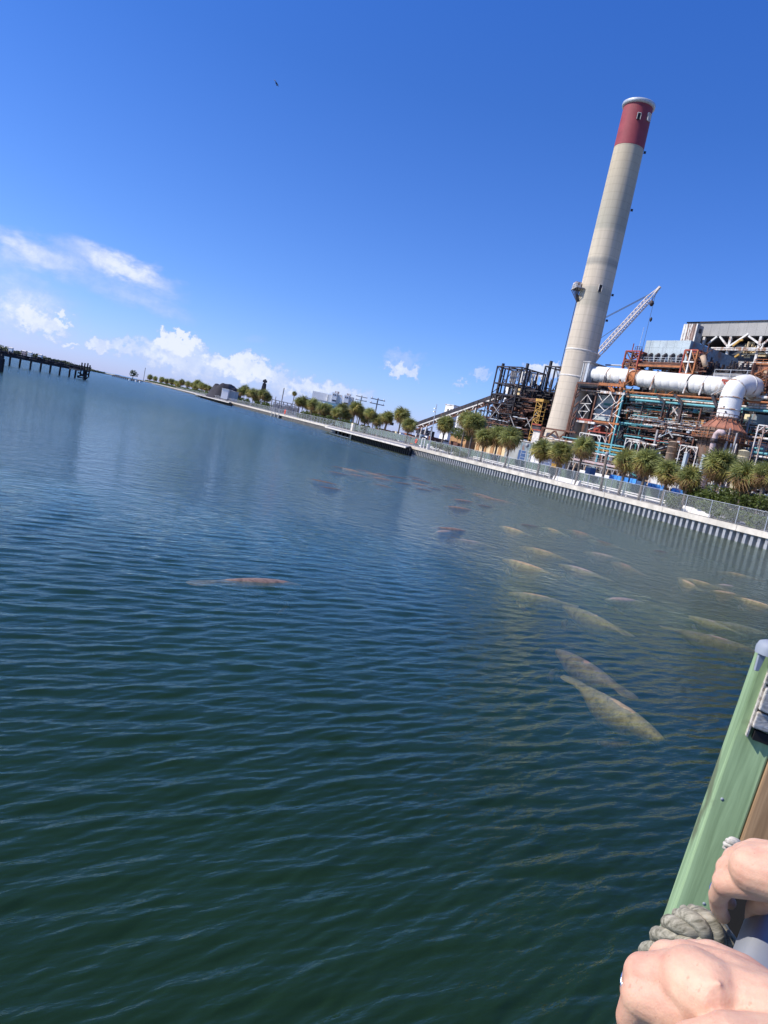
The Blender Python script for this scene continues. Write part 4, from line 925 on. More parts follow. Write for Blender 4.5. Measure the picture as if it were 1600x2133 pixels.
# lattice tower left part (white and brown truss with teal leg)
X = P(1249, 797, -4); T = thing('truss_tower', 'tall braced pipe-support tower with a teal leg and pale glazed panels behind', 'steel tower', (X.x, X.y, GZ))
for px, py, mm in ((1249, 797, m_rust), (1292, 790, m_rust), (1303, 806, m_cyan), (1300, 795, m_orange)): vcol(T, 'leg', px, py, -4, .45, mm)
hbeam(T, 'beam', 1246, 816, 1303, -4, .7, m_white); hbeam(T, 'beam', 1228, 876, 1290, -4, .5, m_orange); hbeam(T, 'beam', 1225, 897, 1285, -4, .35, m_red); hbeam(T, 'beam', 1236, 862, 1290, -4, .3, m_white)
hbeam(T, 'beam', 1225, 879, 1270, -4.4, .35, m_rust)
for a, c_ in (((1246, 820), (1256, 838)), ((1272, 821), (1238, 853)), ((1273, 821), (1283, 840)), ((1284, 838), (1230, 878)), ((1284, 840), (1300, 822)), ((1279, 850), (1298, 834)), ((1247, 842), (1260, 856)), ((1275, 860), (1292, 870)), ((1272, 868), (1290, 850)), ((1226, 895), (1256, 884)), ((1258, 884), (1268, 892)), ((1262, 912), (1277, 900)), ((1268, 880), (1282, 895))): seg(T, 'brace', a, c_, -4.2, .17, m_ribw)
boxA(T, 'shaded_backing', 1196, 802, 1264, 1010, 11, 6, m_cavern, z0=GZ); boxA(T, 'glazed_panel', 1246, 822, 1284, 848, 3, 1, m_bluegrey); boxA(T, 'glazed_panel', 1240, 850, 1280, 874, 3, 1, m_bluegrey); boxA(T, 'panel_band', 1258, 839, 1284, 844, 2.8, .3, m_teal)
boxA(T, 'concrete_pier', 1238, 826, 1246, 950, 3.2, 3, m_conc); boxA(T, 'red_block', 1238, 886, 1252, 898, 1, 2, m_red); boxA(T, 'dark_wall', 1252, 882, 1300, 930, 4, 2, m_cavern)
X = P(1205, 798, -6)
# dark opening with lattice and the platform left of it
X = P(1203, 799, -5); T = thing('dark_lattice_bay', 'black opening criss-crossed by pale lattice beneath the end of the duct', 'steel frame', (X.x, X.y, GZ))
boxA(T, 'opening_painted_shade', 1208, 820, 1236, 880, 1, 2, m_cavern); boxA(T, 'platform', 1203, 797, 1252, 806, -4, 7, m_dark)  # the opening is a solid block, its shadow painted as near-black
hbeam(T, 'beam', 1203, 797, 1252, -5, .4, m_rust); hbeam(T, 'beam', 1250, 800, 1302, -5, .8, m_orange); hbeam(T, 'beam', 1203, 812, 1250, -5, .4, m_dark); hbeam(T, 'beam', 1200, 872, 1235, -5, .6, m_red); hbeam(T, 'beam', 1202, 877, 1240, -5, .6, m_white)
for px, py in ((1203, 800), (1195, 860)): vcol(T, 'column', px, py, -6, .4, m_rust)
for a, c_ in (((1209, 838), (1224, 822)), ((1224, 822), (1233, 838)), ((1209, 840), (1231, 841)), ((1206, 855), (1219, 842)), ((1219, 842), (1228, 856)), ((1205, 856), (1225, 857)), ((1205, 857), (1213, 872)), ((1213, 872), (1223, 857))): seg(T, 'lattice', a, c_, -4.8, .17, m_ribw)
for a, c_ in (((1196, 848), (1207, 836)), ((1194, 866), (1204, 850)), ((1188, 880), (1200, 864)), ((1186, 886), (1196, 900)), ((1200, 822), (1207, 815)), ((1195, 832), (1206, 822)), ((1182, 898), (1196, 884))): seg(T, 'brace', a, c_, -6, .3, m_rust)
seg(T, 'leg', (1204, 802), (1181, 905), -6.2, .28, m_rust); seg(T, 'leg', (1208, 836), (1190, 905), -6.2, .28, m_dark)
for a, c_ in (((1272, 803), (1280, 816)), ((1268, 806), (1276, 816)), ((1292, 795), (1302, 812)), ((1302, 796), (1292, 812))): seg(T, 'brace', a, c_, -5, .4, m_orange)
clutter(T, 'small_fittings', P(1205, 806, -4.5), 9, 4, P(1205, 816, -4).z, P(1205, 798, -4).z, 80, m_dark, 91, (.1, .3), (.5, 3)); clutter(T, 'brown_fittings', P(1225, 880, -3), 22, 5, GZ+1, GZ+8, 240, m_rust, 92, (.1, .35), (.5, 4)); clutter(T, 'dark_fittings', P(1215, 880, -1), 28, 5, GZ+1, GZ+12, 240, m_dark, 93, (.1, .4), (.5, 4))
# teal-lit tall dark bay right of the teal leg
T2 = thing('teal_braced_bay', 'shadowed bay of dark and teal bracing right of the teal leg', 'steel frame', P(1310, 940, 1).xyz)
Xq = P(1306, 826, 0); frame(T2, Vector((Xq.x, Xq.y, GZ)), 2, 3.2, 1, 4, [GZ+4.5, GZ+9, GZ+13.5, GZ+18], m_teal, .3, .9, m_dark, rnd=random.Random(31), beamw=.3)
clutter(T2, 'dark_fittings', Vector((Xq.x, Xq.y, GZ)), 8, 4, GZ+1, GZ+19, 330, m_dark, 94, (.1, .4), (.5, 3)); clutter(T2, 'teal_fittings', Vector((Xq.x, Xq.y, GZ)), 8, 4, GZ+1, GZ+19, 110, m_teal, 95, (.1, .3), (.5, 3))

# ---------------------------------------------------------------- the white duct
DUCTB = 1.0
A0 = P(1226, 778, DUCTB); A1 = P(1512, 806, DUCTB)
T = thing('white_flue_duct', 'huge white horizontal flue duct running from the stack and bending down at its right end', 'duct', (A0.x, A0.y, A0.z))
RD = 2.75
dd = (A1-A0).normalized(); Ld = (A1-A0).length
Rt = lambda X: RD*(1)
joints = [0, .085, .245, .31, .345, .50, .68, .76, .80, 1.0]
jpx = [1226, 1236, 1274, 1318, 1334, 1373, 1443, 1476, 1512]
def duct_at(px): 
    lo, hi = 0.0, Ld
    for _ in range(40):
        mid = (lo+hi)/2
        if proj(A0+dd*mid)[0] < px: lo = mid
        else: hi = mid
    return A0+dd*lo
rpx = lambda p: 17.6*(p-CAM).dot(FWD)/FPX      # keeps the drum as wide as it shows
r0, r1 = rpx(A0), rpx(A1); RD = (r0+r1)/2
for i in range(len(jpx)-1):
    a, c_ = duct_at(jpx[i]), duct_at(jpx[i+1]); b = MB(); mm = m_orange if jpx[i] == 1318 else m_duct; f_ = .93 if mm is m_orange else 1
    n_ = max(2, int((c_-a).length/2.2)); pts = []; rs = []
    for k in range(n_):
        for e in (0.0, .96, .98): pts.append(a+(c_-a)*((k+e)/n_)); rs.append(RD*f_*(1 if e != .98 else .985))
    pts.append(c_); rs.append(RD*f_); b.tube(pts, rs, 40); o = b.build('duct_section' if f_ == 1 else 'expansion_joint', mm, T, smooth=True)
for px in (1236, 1274, 1316, 1336, 1373, 1443, 1476):
    q = duct_at(px); b = MB(); b.tube([q-dd*.2, q+dd*.2], [RD*1.045]*2, 40); b.build('stiffener_ring', m_white if px != 1443 else m_dark, T, smooth=True)
for px in (1226+8, 1272, 1315, 1371, 1441, 1474):     # saddle legs
    q = duct_at(px)
    for sgn in (-1, 1): member(T, 'saddle_leg', q-BX*RD*1.02*1-UP*RD*1.3+dd*sgn*.1, q-BX*RD*1.05+UP*RD*.05+dd*(.5), .28, m_white)
# diagonal bracing over the orange joint
q0, q1 = duct_at(1319), duct_at(1334); f0 = -BX*RD*1.06
for a, c_ in ((q0-UP*RD, q1-UP*.2*RD), (q1-UP*.2*RD, q0+UP*.5*RD), (q0-UP*RD, q0+UP*RD*1.1), (q1-UP*RD, q1+UP*RD*1.1)): member(T, 'joint_brace', a+f0, c_+f0, .22, m_orange)
hbb = q0+f0+UP*RD*1.1; member(T, 'joint_brace', hbb, q1+f0+UP*RD*1.1, .3, m_orange)
# transition piece at the stack
Xt = P(1207, 756, -2.4); zt_ = Xt.z; zb_ = P(1214, 795, -2.4).z
for px, mm, w in ((1214, m_galv, .9), (1220, m_grey, .8), (1225, m_galv, .9)):
    X = P(px, 752, -2.4); b = MB(); b.box(Vector((X.x, X.y, zb_)), AX, BX, UP, w, 6.4, X.z-zb_); b.build('transition_plate', mm, T)
X = P(1206, 752, -2.6); b = MB(); b.box(X-UP*.3, AX, BX, UP, 5.2, 7, .3); b.build('transition_cap', m_grey, T)
# elbow: rear stub, bend and drop leg
pts_px = [(1577, 822, DUCTB+1), (1574, 812, DUCTB-.5), (1564, 805, -2.2), (1548, 803, -4.8), (1534, 809, -6.8), (1526, 822, -7.6), (1522, 838, -7.8), (1517.5, 858, -7.8), (1514.5, 874, -7.8)]
pp = [P(*q) for q in pts_px]
b = MB()
# smooth the path with a Catmull-Rom pass
cr_ = []
for i in range(len(pp)-1):
    p0, p1, p2, p3 = pp[max(0, i-1)], pp[i], pp[i+1], pp[min(len(pp)-1, i+2)]
    for k in range(5):
        t = k/5; cr_.append(.5*((2*p1)+(p2-p0)*t+(2*p0-5*p1+4*p2-p3)*t*t+(3*p1-p0-3*p2+p3)*t**3))
cr_.append(pp[-1]); RE = 22.0*(pp[5]-CAM).dot(FWD)/FPX
b.tube(cr_, RE, 40); b.build('elbow', m_duct, T, smooth=True)
for i in (5, 12, 20, 28, 34, 39):
    d_ = (cr_[min(i+1, len(cr_)-1)]-cr_[i-1]).normalized(); b = MB(); b.tube([cr_[i]-d_*.16, cr_[i]+d_*.16], [RE*1.045]*2, 40); b.build('elbow_ring', m_white, T, smooth=True)
Xv = P(1513, 875, -7.8); Xc = Vector((Xv.x, Xv.y, 0))
for px, py in ((1507, 849), (1510, 859)):
    X = P(px, py, -7.8-RE*.96); b = MB(); b.box(X, AX, -BX, UP, .35, .15, .35); b.build('port', m_dark, T)
member(T, 'red_hoist_beam', P(1505, 792, -2.6), P(1526, 795, -2.6), .6, m_red); seg(T, 'red_hoist_leg', (1508, 796), (1516, 806), -2.6, .35, m_red); seg(T, 'slanted_strut', (1482, 822), (1512, 806), -3, .3, m_grey); seg(T, 'slanted_strut', (1488, 822), (1514, 808), -3, .2, m_white)

# ---------------------------------------------------------------- rusty hopper under the elbow
zc1 = P(1514, 874, -7.8).z; zc0 = P(1512, 895, -10.5).z; zh0 = P(1500, 935, -10).z
RH = 43*(Xc-CAM).dot(FWD)/FPX
T = thing('rusty_hopper', 'big round brown rusted hopper with a cone roof below the white elbow', 'hopper', (Xc.x, Xc.y, GZ))
n = 16; b = MB(); b.lathe(Xc, [(RE*1.02, zc1), (RH, zc0+.2), (RH, zc0)], n); b.build('cone_roof', m_hopcone, T)
b = MB(); b.lathe(Xc, [(RH*.98, zc0), (RH*.98, zh0), (RH*.7, zh0-4.5), (RH*.25, GZ+2)], 40); b.build('shell', m_hopper, T, smooth=True)
for k in range(n):
    a = 2*math.pi*(k)/n; u = Vector((math.cos(a), math.sin(a), 0)); member(T, 'roof_rib', Xc+u*RE*1.03+UP*(zc1+.08), Xc+u*RH+UP*(zc0+.25), .16, m_hopcone)
for k in range(24):
    a = 2*math.pi*k/24; u = Vector((math.cos(a), math.sin(a), 0)); member(T, 'shell_rib', Xc+u*(RH+.05)+UP*zh0, Xc+u*(RH+.05)+UP*zc0, .16, m_hopper)
for f_ in (.2, .42, .64, .86):
    z = zh0+(zc0-zh0)*f_; b = MB(); b.lathe(Xc, [(RH*.99, z-.12), (RH+.16, z-.1), (RH+.16, z+.1), (RH*.99, z+.12)], 40); b.build('hoop', m_hopper, T, smooth=True)
b = MB(); z = P(1470, 912, -13).z; b.lathe(Xc, [(RH, z), (RH+1.7, z), (RH+1.7, z+.25), (RH, z+.25)], 40); b.build('ring_walkway', m_rust, T)
for k in range(28):
    a = 2*math.pi*k/28; a2 = 2*math.pi*(k+1)/28; u = Vector((math.cos(a), math.sin(a), 0))*(RH+1.65); u2 = Vector((math.cos(a2), math.sin(a2), 0))*(RH+1.65)
    if u.dot(-BX) < -1 and True: continue
    member(T, 'walkway_post', Xc+u+UP*z, Xc+u+UP*(z+1.3), .1, m_orange)
    for h in (.7, 1.3): member(T, 'walkway_rail', Xc+u+UP*(z+h), Xc+u2+UP*(z+h), .09, m_orange)
z2 = zc1+.1
for k in range(20):
    a = 2*math.pi*k/20; a2 = 2*math.pi*(k+1)/20; u = Vector((math.cos(a), math.sin(a), 0))*(RE+1.1); u2 = Vector((math.cos(a2), math.sin(a2), 0))*(RE+1.1)
    member(T, 'collar_post', Xc+u+UP*(z2-.9), Xc+u+UP*(z2+.9), .12, m_dark); member(T, 'collar_rail', Xc+u+UP*(z2+.9), Xc+u2+UP*(z2+.9), .12, m_rust); member(T, 'collar_rail', Xc+u+UP*(z2+.1), Xc+u2+UP*(z2+.1), .18, m_rust)
vb = -7.8-RH-.6
for px, py in ((1522, 892), (1536, 902)): vcol(T, 'outer_leg', px, py, vb+1.2, .3, m_grey)
for px in (1512, 1524, 1535): X = P(px, 924, vb+1.5); member(T, 'pale_leg', (X.x, X.y, GZ), X, .3, m_white)
# gooseneck pipe
X = P(1489, 912, vb-1.5); T = thing('gooseneck_pipe', 'pinkish vertical vent pipe with a bent top in front of the rusty hopper', 'pipe', (X.x, X.y, GZ))
b = MB(); top = X; b.tube([Vector((X.x, X.y, GZ)), top, top+UP*.9+AX*.15, top+UP*1.5+AX*.7, top+UP*1.5+AX*1.5, top+UP*1.0+AX*2.0], .62, 14); b.build('bent_pipe', m_pink, T, smooth=True)
b = MB(); b.tube([top-UP*1.2, top-UP*.2], .85, 14); b.build('dark_flange', m_dark, T, smooth=True)

# tanks
for (px, py, w, mm, lb, b_, hgt) in ((1404, 922, 20, m_tan, 'rust-streaked tan cylindrical tank left of the small pale frame', -10, 1), (1551, 941, 22, m_cream, 'clean cream cylindrical tank beside the rusty hopper', -17, 1)):
    X = P(px, py, b_); r_ = w/2*(X-CAM).dot(FWD)/FPX; T = thing('storage_tank', lb, 'tank', (X.x, X.y, GZ))
    b = MB(); b.lathe((X.x, X.y, 0), [(r_, GZ), (r_, X.z), (r_*1.04, X.z), (r_*1.04, X.z+.15)], 32); b.build('shell', mm, T, smooth=True)
    b = MB(); b.lathe((X.x, X.y, 0), [(r_*1.04, X.z+.1), (r_*.5, X.z+.35), (.05, X.z+.42)], 32); b.build('lid', mm, T, smooth=True)
    for z in (X.z-1.2, X.z-2.8): b = MB(); b.lathe((X.x, X.y, 0), [(r_, z-.08), (r_+.07, z-.05), (r_+.07, z+.05), (r_, z+.08)], 32); b.build('band', mm, T, smooth=True)
# white and blue portal frames near the ground
def portal(pts, b_, label, mm, w=.35, back=None):
    X = P(pts[0][0], pts[0][1], b_); T = thing('portal_frame', label, 'pipe support', (X.x, X.y, GZ))
    X2 = alongA(X, pts[1][0])
    for dB in ((0, 2.5) if back else (0,)):
        member(T, 'beam', X+BX*dB, X2+BX*dB, w, mm)
        for q in (X, X2): member(T, 'post', Vector((q.x, q.y, GZ))+BX*dB, q+BX*dB, w, mm)
        member(T, 'knee_brace', X+BX*dB-UP*1.6, X+AX*1.6+BX*dB, w*.6, mm); member(T, 'knee_brace', X2+BX*dB-UP*1.6, X2-AX*1.6+BX*dB, w*.6, mm)
    if back:
        for q in (X, X2): member(T, 'tie', q, q+BX*2.5, w*.8, mm)
    return T
portal([(1305, 913), (1334,)], -8, 'white portal frame standing over the twin palms', m_ribw, .22, True)
portal([(1419, 927), (1454,)], -12, 'small pale blue-white frame between the tan tank and the gooseneck pipe', m_ribw, .22, True)
portal([(1209, 901), (1252,)], -9, 'white portal frame above the rightmost palm of the trio', m_ribw, .22, True)
portal([(1581, 885), (1625,)], -8, 'pale blue braced frame at the right edge beside the hopper', m_ribw, .22, True)
for i, (px, py, h) in enumerate(((1431, 944, 28), (1468, 948, 30))):
    X = P(px, py, -18); T = thing('pale_post', ['left light blue steel post behind the pale green palm', 'right light blue steel post behind the low skirted palm'][i], 'post', (X.x, X.y, GZ)); member(T, 'post', (X.x, X.y, GZ), X, .75, m_bluegrey); member(T, 'post_cap', X, X+UP*.15, .95, m_white)
# teal walkway & lattice bridge in front
X = P(1241, 922, -12); T = thing('teal_walkway', 'light teal railed walkway with yellow rails right of the palm trio', 'walkway', (X.x, X.y, GZ))
for py, mm, w in ((921, m_cyan, .35), (931, m_cyan, .4), (940, m_cyan, .4), (926, m_yellow, .22), (935, m_yellow, .22)): hbeam(T, 'rail', 1240, py, 1302, -12, w, mm)
for px, py in ((1252, 921), (1275, 926)): vcol(T, 'post', px, py, -12, .4, m_cyan)
seg(T, 'brace', (1241, 921), (1250, 927), -12, .25, m_cyan); seg(T, 'brace', (1252, 925), (1246, 940), -12, .25, m_cyan)
X = P(1165, 938, -18); T = thing('lattice_bridge', 'long low railed service bridge on slanted legs behind the palms', 'walkway', (X.x, X.y, GZ))
X0 = P(1165, 950, -18); X1 = alongA(X0, 1300); member(T, 'deck_beam', X0, X1, .55, m_pink); member(T, 'deck_beam', X0-UP*.8, X1-UP*.8, .35, m_grey); railing(T, X0, X1, m_grey, 1.3, 1.1)
hbeam(T, 'white_pipe', 1228, 943, 1282, -17, .45, m_white, 'pipe')
nn = 12
for k in range(nn): q = X0+(X1-X0)*(k/nn); q2 = X0+(X1-X0)*((k+.5)/nn); member(T, 'slanted_leg', Vector((q.x, q.y, GZ)), q2-UP*.8, .28, m_tan if k % 2 else m_grey); member(T, 'slanted_leg', Vector((q2.x+.4, q2.y, GZ)), q-UP*.8, .22, m_grey)
boxA(T, 'dark_underside', 1160, 962, 1330, 985, -15, 2, m_cavern)
# white low walls, blue panels
def lowwall(pxa, pya, pxb, off, h, label, mm, name='low_wall', cat='wall', panels=0, th=.3):
    pa = wpix(pxa, pya, off); sa = ws(pxa, off); sb = ws(pxb, off); T = thing(name, label, cat, wl(sb, off, GZ)); zt = pa.z
    n_ = max(1, panels); ln = (sa-sb)/n_
    for k in range(n_):
        q = MB(); q.box(wl(sb+ln*k+.02, off+(k % 2)*.05, zt-h), WD, WN, UP, ln-.04, th, h); q.build('panel', mm, T)
    return T
lowwall(1198, 976, 1262, 12, 1.2, 'long white low wall behind the green screen right of the palm trio', m_whitewall, panels=4)
lowwall(1340, 984, 1398, 13, 1.6, 'pale plastered low wall behind the broad palm', m_ribw, panels=3)
BP = [(1263, 986, 1301, 'longest row of light blue plastic panels, left of the broad palm', m_blue, 10), (1304, 994, 1317, 'short row of light blue panels between two palm trunks', m_blue, 3), (1318, 999, 1338, 'dark blue panels right of the short light blue row', m_navy, 4), (1341, 1003, 1374, 'light blue panels with white lettering-like patches under the broad palm', m_blue, 8), (1390, 1013, 1416, 'light blue panels under the pale green palm', m_blue, 6), (1431, 1021, 1448, 'last light blue panel beside the hedge', m_blue, 2)]
for (a, y, c_, lb, mm, n_) in BP:
    if 'lettering' in lb: lb = 'light blue panels behind the trunk of the broad palm'
    lowwall(a, y, c_, 9.5, 2.2, lb, mm, 'plastic_screen', 'screen', n_, .12)
# blue cart
X = wpix(1226, 975, 6.5); T = thing('blue_cart', 'small blue booth on thin legs standing before the green screen', 'booth', Vector((X.x, X.y, GZ)))
b = MB(); b.box(X-WD*.6-UP*1.0, WD, WN, UP, 1.3, 1.1, 1.1); b.build('box', m_navy, T); b = MB(); b.box(X-WD*.75+UP*.1-WN*.1, WD, WN, UP, 1.6, 1.3, .12); b.build('lid', m_bluegrey, T)
for q in (-.55, .55):
    for w_ in (.05, 1.0): member(T, 'leg', Vector((X.x, X.y, GZ))+WD*q+WN*w_, X+WD*q+WN*w_-UP*1.0, .1, m_bluegrey)
# white stone post
X = wpix(1481, 1010, 7.0); T = thing('stone_post', 'white stone gatepost with a moulded cap in the hedge', 'post', Vector((X.x, X.y, GZ)))
b = MB(); b.box(Vector((X.x, X.y, GZ))-WD*.35, WD, WN, UP, .7, .7, X.z-GZ); b.build('shaft', m_whitewall, T); b = MB(); b.box(X-WD*.5-WN*.15, WD, WN, UP, 1.0, 1.0, .25); b.build('cap', m_whitewall, T)
b = MB(); b.lathe(X+UP*.25+WN*.35, [(.3, 0), (.34, .3), (.2, .5), (.02, .6)], 12); b.build('finial', m_whitewall, T, smooth=True)

# ---------------------------------------------------------------- pale blue precipitator building
X = P(1347, 709, 7); T = thing('blue_clad_building', 'pale blue clad box building with a long darker side above the duct', 'building', (X.x, X.y, GZ))
X1 = alongA(X, 1440); zb = P(1340, 754, 7).z; ln = (X1-X).dot(AX); lb = (alongB(X1, 1538)-X1).dot(BX)
rows_n = 3; hh = (X.z-zb)
b = MB(); b.box(Vector((X.x, X.y, zb))+BX*.06+AX*.06, AX, BX, UP, ln-.12, lb-.12, hh-.05); b.build('core', m_bluedark, T)
for r_ in range(3):
    for c_ in range(6):
        b = MB(); b.box(Vector((X.x, X.y, zb+hh*r_/3+.02))+AX*(ln*c_/6+.02)-BX*random.uniform(0, .02), AX, BX, UP, ln/6-.04, .06, hh/3-.04); b.build('cladding_panel', m_bluegrey, T)
    for c_ in range(8):
        b = MB(); b.box(Vector((X1.x, X1.y, zb+hh*r_/3+.02))+BX*(lb*c_/8+.02), BX, AX, UP, lb/8-.04, .06+random.uniform(0, .02), hh/3-.04); b.build('side_panel', m_bluedark, T)  # darker cladding here: the shade of the unlit side is painted in
for i in range(6):
    q = Vector((X.x, X.y, zb+.4))+AX*(ln*(i+.25)/6)-BX*1.0; b = MB(); b.tube([q-UP*.2, q+UP*1.3, q+UP*1.9+BX*.9], .5, 10); b.build('vent', m_dark, T, smooth=True)
    b = MB(); b.box(q-AX*.7-UP*.5, AX, BX, UP, 1.4, 1, .5); b.build('vent_base', m_grey, T)
railing(T, Vector((X.x, X.y, zb-.2))-BX*1.6, Vector((X.x, X.y, zb-.2))-BX*1.6+AX*ln, m_galv, 1.3, 1.8)
b = MB(); b.box(Vector((X.x, X.y, zb-.6))-BX*1.8-AX*1, AX, BX, UP, ln+2, 2.0, .4); b.build('gallery', m_rust, T)
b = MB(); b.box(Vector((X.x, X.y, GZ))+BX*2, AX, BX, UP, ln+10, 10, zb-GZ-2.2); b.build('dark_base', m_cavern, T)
clutter(T, 'underside_pipework', Vector((X.x, X.y, 0))+BX*.5-AX*8, ln+16, 2, zb-6, zb-.6, 200, m_rust, 120, (.15, .5), (1, 6)); clutter(T, 'underside_vessels', Vector((X.x, X.y, 0))+BX*.2-AX*6, ln+14, 2, zb-5.5, zb-1, 70, m_bluegrey, 121, (.3, .9), (1, 4))
hbeam(T, 'long_rust_beam', 1297, 758, 1450, 4.5, .7, m_rust); hbeam(T, 'long_white_pipe', 1262, 760, 1450, 6, .5, m_galv, 'pipe'); hbeam(T, 'orange_beam', 1330, 761, 1425, 4.2, .5, m_orange)
# red scaffold towers
def scaff(px0, py0, px1, b_, mats_, label, nl=3, extra=0, zbot=770):
    X = P(px0, py0, b_); T = thing('red_scaffold', label, 'steel frame', (X.x, X.y, P(px0, zbot, b_).z)); X1 = alongA(X, px1); ln = (X1-X).dot(AX); z0 = T.location.z
    for i in range(3):
        for j in (0, 1): q = X+AX*ln*i/2+BX*3*j; member(T, 'column', (q.x, q.y, z0), q, .4, mats_[(i+j) % len(mats_)])
    for k in range(nl+1):
        z = X.z-(X.z-z0)*k/nl
        for j in (0, 1): q = Vector((X.x, X.y, z))+BX*3*j; member(T, 'beam', q, q+AX*ln, .36, mats_[k % len(mats_)])
        for i in (0, 1): q = Vector((X.x, X.y, z))+AX*ln*i; member(T, 'beam', q, q+BX*3, .3, mats_[0])
        if k < nl:
            z2 = X.z-(X.z-z0)*(k+1)/nl
            for i in (0, 1): member(T, 'brace', Vector((X.x, X.y, z))+AX*ln*i/2, Vector((X.x, X.y, z2))+AX*ln*(i+1)/2, .26, mats_[-1])
    return T, X, ln, z0
T, X, ln, z0 = scaff(1305, 731, 1334, 4, [m_red, m_rust], 'rust-red scaffold tower left of the pale blue building', 2)
railing(T, X+AX*ln*.6, X+AX*ln*1.05, m_dark, 1.3, .7); member(T, 'lightning_rod', X+AX*ln*.85, X+AX*ln*.85+UP*7, .08, m_galv)
clutter(T, 'small_fittings', Vector((X.x, X.y, 0)), ln, 3, z0, X.z, 50, m_red, 130, (.1, .35), (.5, 2))
T, X, ln, z0 = scaff(1428, 729, 1455, 2, [m_red, m_ribw, m_orange], 'red and white scaffold frame at the corner of the pale blue building', 2, zbot=778)
clutter(T, 'small_fittings', Vector((X.x, X.y, 0)), ln+1, 3, z0, X.z-1, 90, m_rust, 131, (.1, .4), (.5, 3))
X = P(1464, 742, 1.5); b = MB(); b.tube([X, P(1470, 762, 1.5)], .7, 12); b.build('inclined_chute', m_tan, T, smooth=True)
clutter(T, 'dark_fittings', P(1455, 765, 6), 16, 4, P(1460, 780, 4).z, P(1460, 764, 4).z, 150, m_dark, 132, (.2, .7), (.5, 4))
X = P(1484, 772, 3); T = thing('roof_walkway', 'grey walkway with railings above the duct, left of the elbow', 'walkway', X.xyz)
railing(T, P(1486, 785, 3), alongA(P(1486, 785, 3), 1590), m_galv, 2.0, 4); boxA(T, 'parapet', 1486, 778, 1590, 790, 3.5, 4, m_grey)
# rust panel block top right
X = P(1573, 758, 0); T = thing('rusty_panel_house', 'rusty orange panelled enclosure above the elbow at the right edge', 'building', X.xyz)
X1 = alongA(X, 1700); ln = (X1-X).dot(AX); zb = P(1570, 784, 0).z
for c_ in range(12):
    for r_ in range(2): b = MB(); b.box(Vector((X.x, X.y, zb+(X.z-zb)*r_/2+.03))+AX*(ln*c_/12)-BX*random.uniform(0, .06), AX, BX, UP, ln/12-.06, .5, (X.z-zb)/2-.06); b.build('rust_panel', m_tan if random.random() < .3 else m_hopcone, T)
b = MB(); b.box(Vector((X.x, X.y, zb))+BX*.55, AX, BX, UP, ln, 5, X.z-zb); b.build('core', m_rust, T)
member(T, 'red_rail', X-BX*.3, X1-BX*.3, .35, m_orange); railing(T, X-BX*.3, X1-BX*.3, m_orange, 1.1, 2)
clutter(T, 'rusty_steelwork', Vector((X.x, X.y, 0))-BX*1, ln, 2.5, P(1580, 822, 0).z, zb+1, 200, m_rust, 141, (.15, .5), (.5, 3)); clutter(T, 'orange_steelwork', Vector((X.x, X.y, 0))-BX*1, ln, 2, P(1580, 822, 0).z, zb+1, 90, m_orange, 142, (.12, .4), (.5, 3))
for i in range(6): q = X+AX*ln*i/6+BX*1; member(T, 'column', (q.x, q.y, P(1580, 824, 0).z), (q.x, q.y, zb), .5, m_red)

# ---------------------------------------------------------------- main high building with the grey roof band
X = P(1432, 673, 30); T = thing('turbine_hall', 'tall hall with a broad grey roof band over a dark open truss storey', 'building', (X.x, X.y, GZ))
X1 = alongA(X, 1760); ln = (X1-X).dot(AX); zb = P(1466, 700, 30).z
hh = X.z-zb; npan = 16
for c_ in range(npan): b = MB(); b.box(Vector((X.x, X.y, zb))+AX*(ln*c_/npan+.02)-BX*random.uniform(0, .03), AX, BX, UP, ln/npan-.04, .3, hh); b.build('roof_band_panel', m_roof, T)
b = MB(); b.box(Vector((X.x, X.y, zb+.1))+BX*.35, AX, BX, UP, ln, 40, hh-.2); b.build('roof_mass', m_grey, T)
b = MB(); b.box(Vector((X.x, X.y, zb+hh))-BX*.4, AX, BX, UP, ln, 40, .3); b.build('roof_edge', m_dark, T)
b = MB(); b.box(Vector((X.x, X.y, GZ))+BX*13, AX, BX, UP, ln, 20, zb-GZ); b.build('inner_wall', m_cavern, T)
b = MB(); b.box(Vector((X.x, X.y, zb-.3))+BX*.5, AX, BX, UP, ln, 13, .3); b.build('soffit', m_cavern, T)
for px, py in ((1469, 702), (1524, 701), (1588, 697), (1655, 692)): vcol(T, 'truss_column', px, py, 30.5, .75, m_white)
for py, w in ((725, .55), (728.5, .45), (753, .4), (757, .5), (761, .5)): hbeam(T, 'white_pipe', 1482, py, 1760, 29.5, w, m_white, 'pipe')
for a, c_ in (((1474, 717), (1494, 701)), ((1500, 701), (1517, 723)), ((1517, 723), (1560, 695)), ((1586, 720), (1606, 704)), ((1586, 724), (1600, 736)), ((1590, 722), (1560, 700))): seg(T, 'truss_diagonal', a, c_, 30, .5, m_ribw)
seg(T, 'yellow_pipe', (1527, 721), (1542, 709), 29, .5, m_yellow); seg(T, 'yellow_pipe', (1542, 709), (1548, 708), 29, .5, m_yellow); seg(T, 'yellow_pipe', (1531, 744), (1540, 738), 29, .5, m_yellow)
b = MB(); q0 = P(1536, 746, 36); b.tube([q0, alongA(q0, 1592)], 4.6, 28); b.build('dark_vessel', mat('dark_vessel_paint', (.07, .08, .10), .4, .3, .3), T, smooth=True)
clutter(T, 'hall_pipework', Vector((X.x, X.y, 0))+AX*14+BX*2, 30, 6, P(1540, 752, 30).z, P(1540, 722, 30).z, 60, m_dark, 151, (.2, .5), (1, 5)); clutter(T, 'green_fittings', P(1530, 736, 30), 8, 3, P(1540, 742, 30).z, P(1540, 728, 30).z, 30, m_yelwall, 152, (.2, .6), (1, 4))
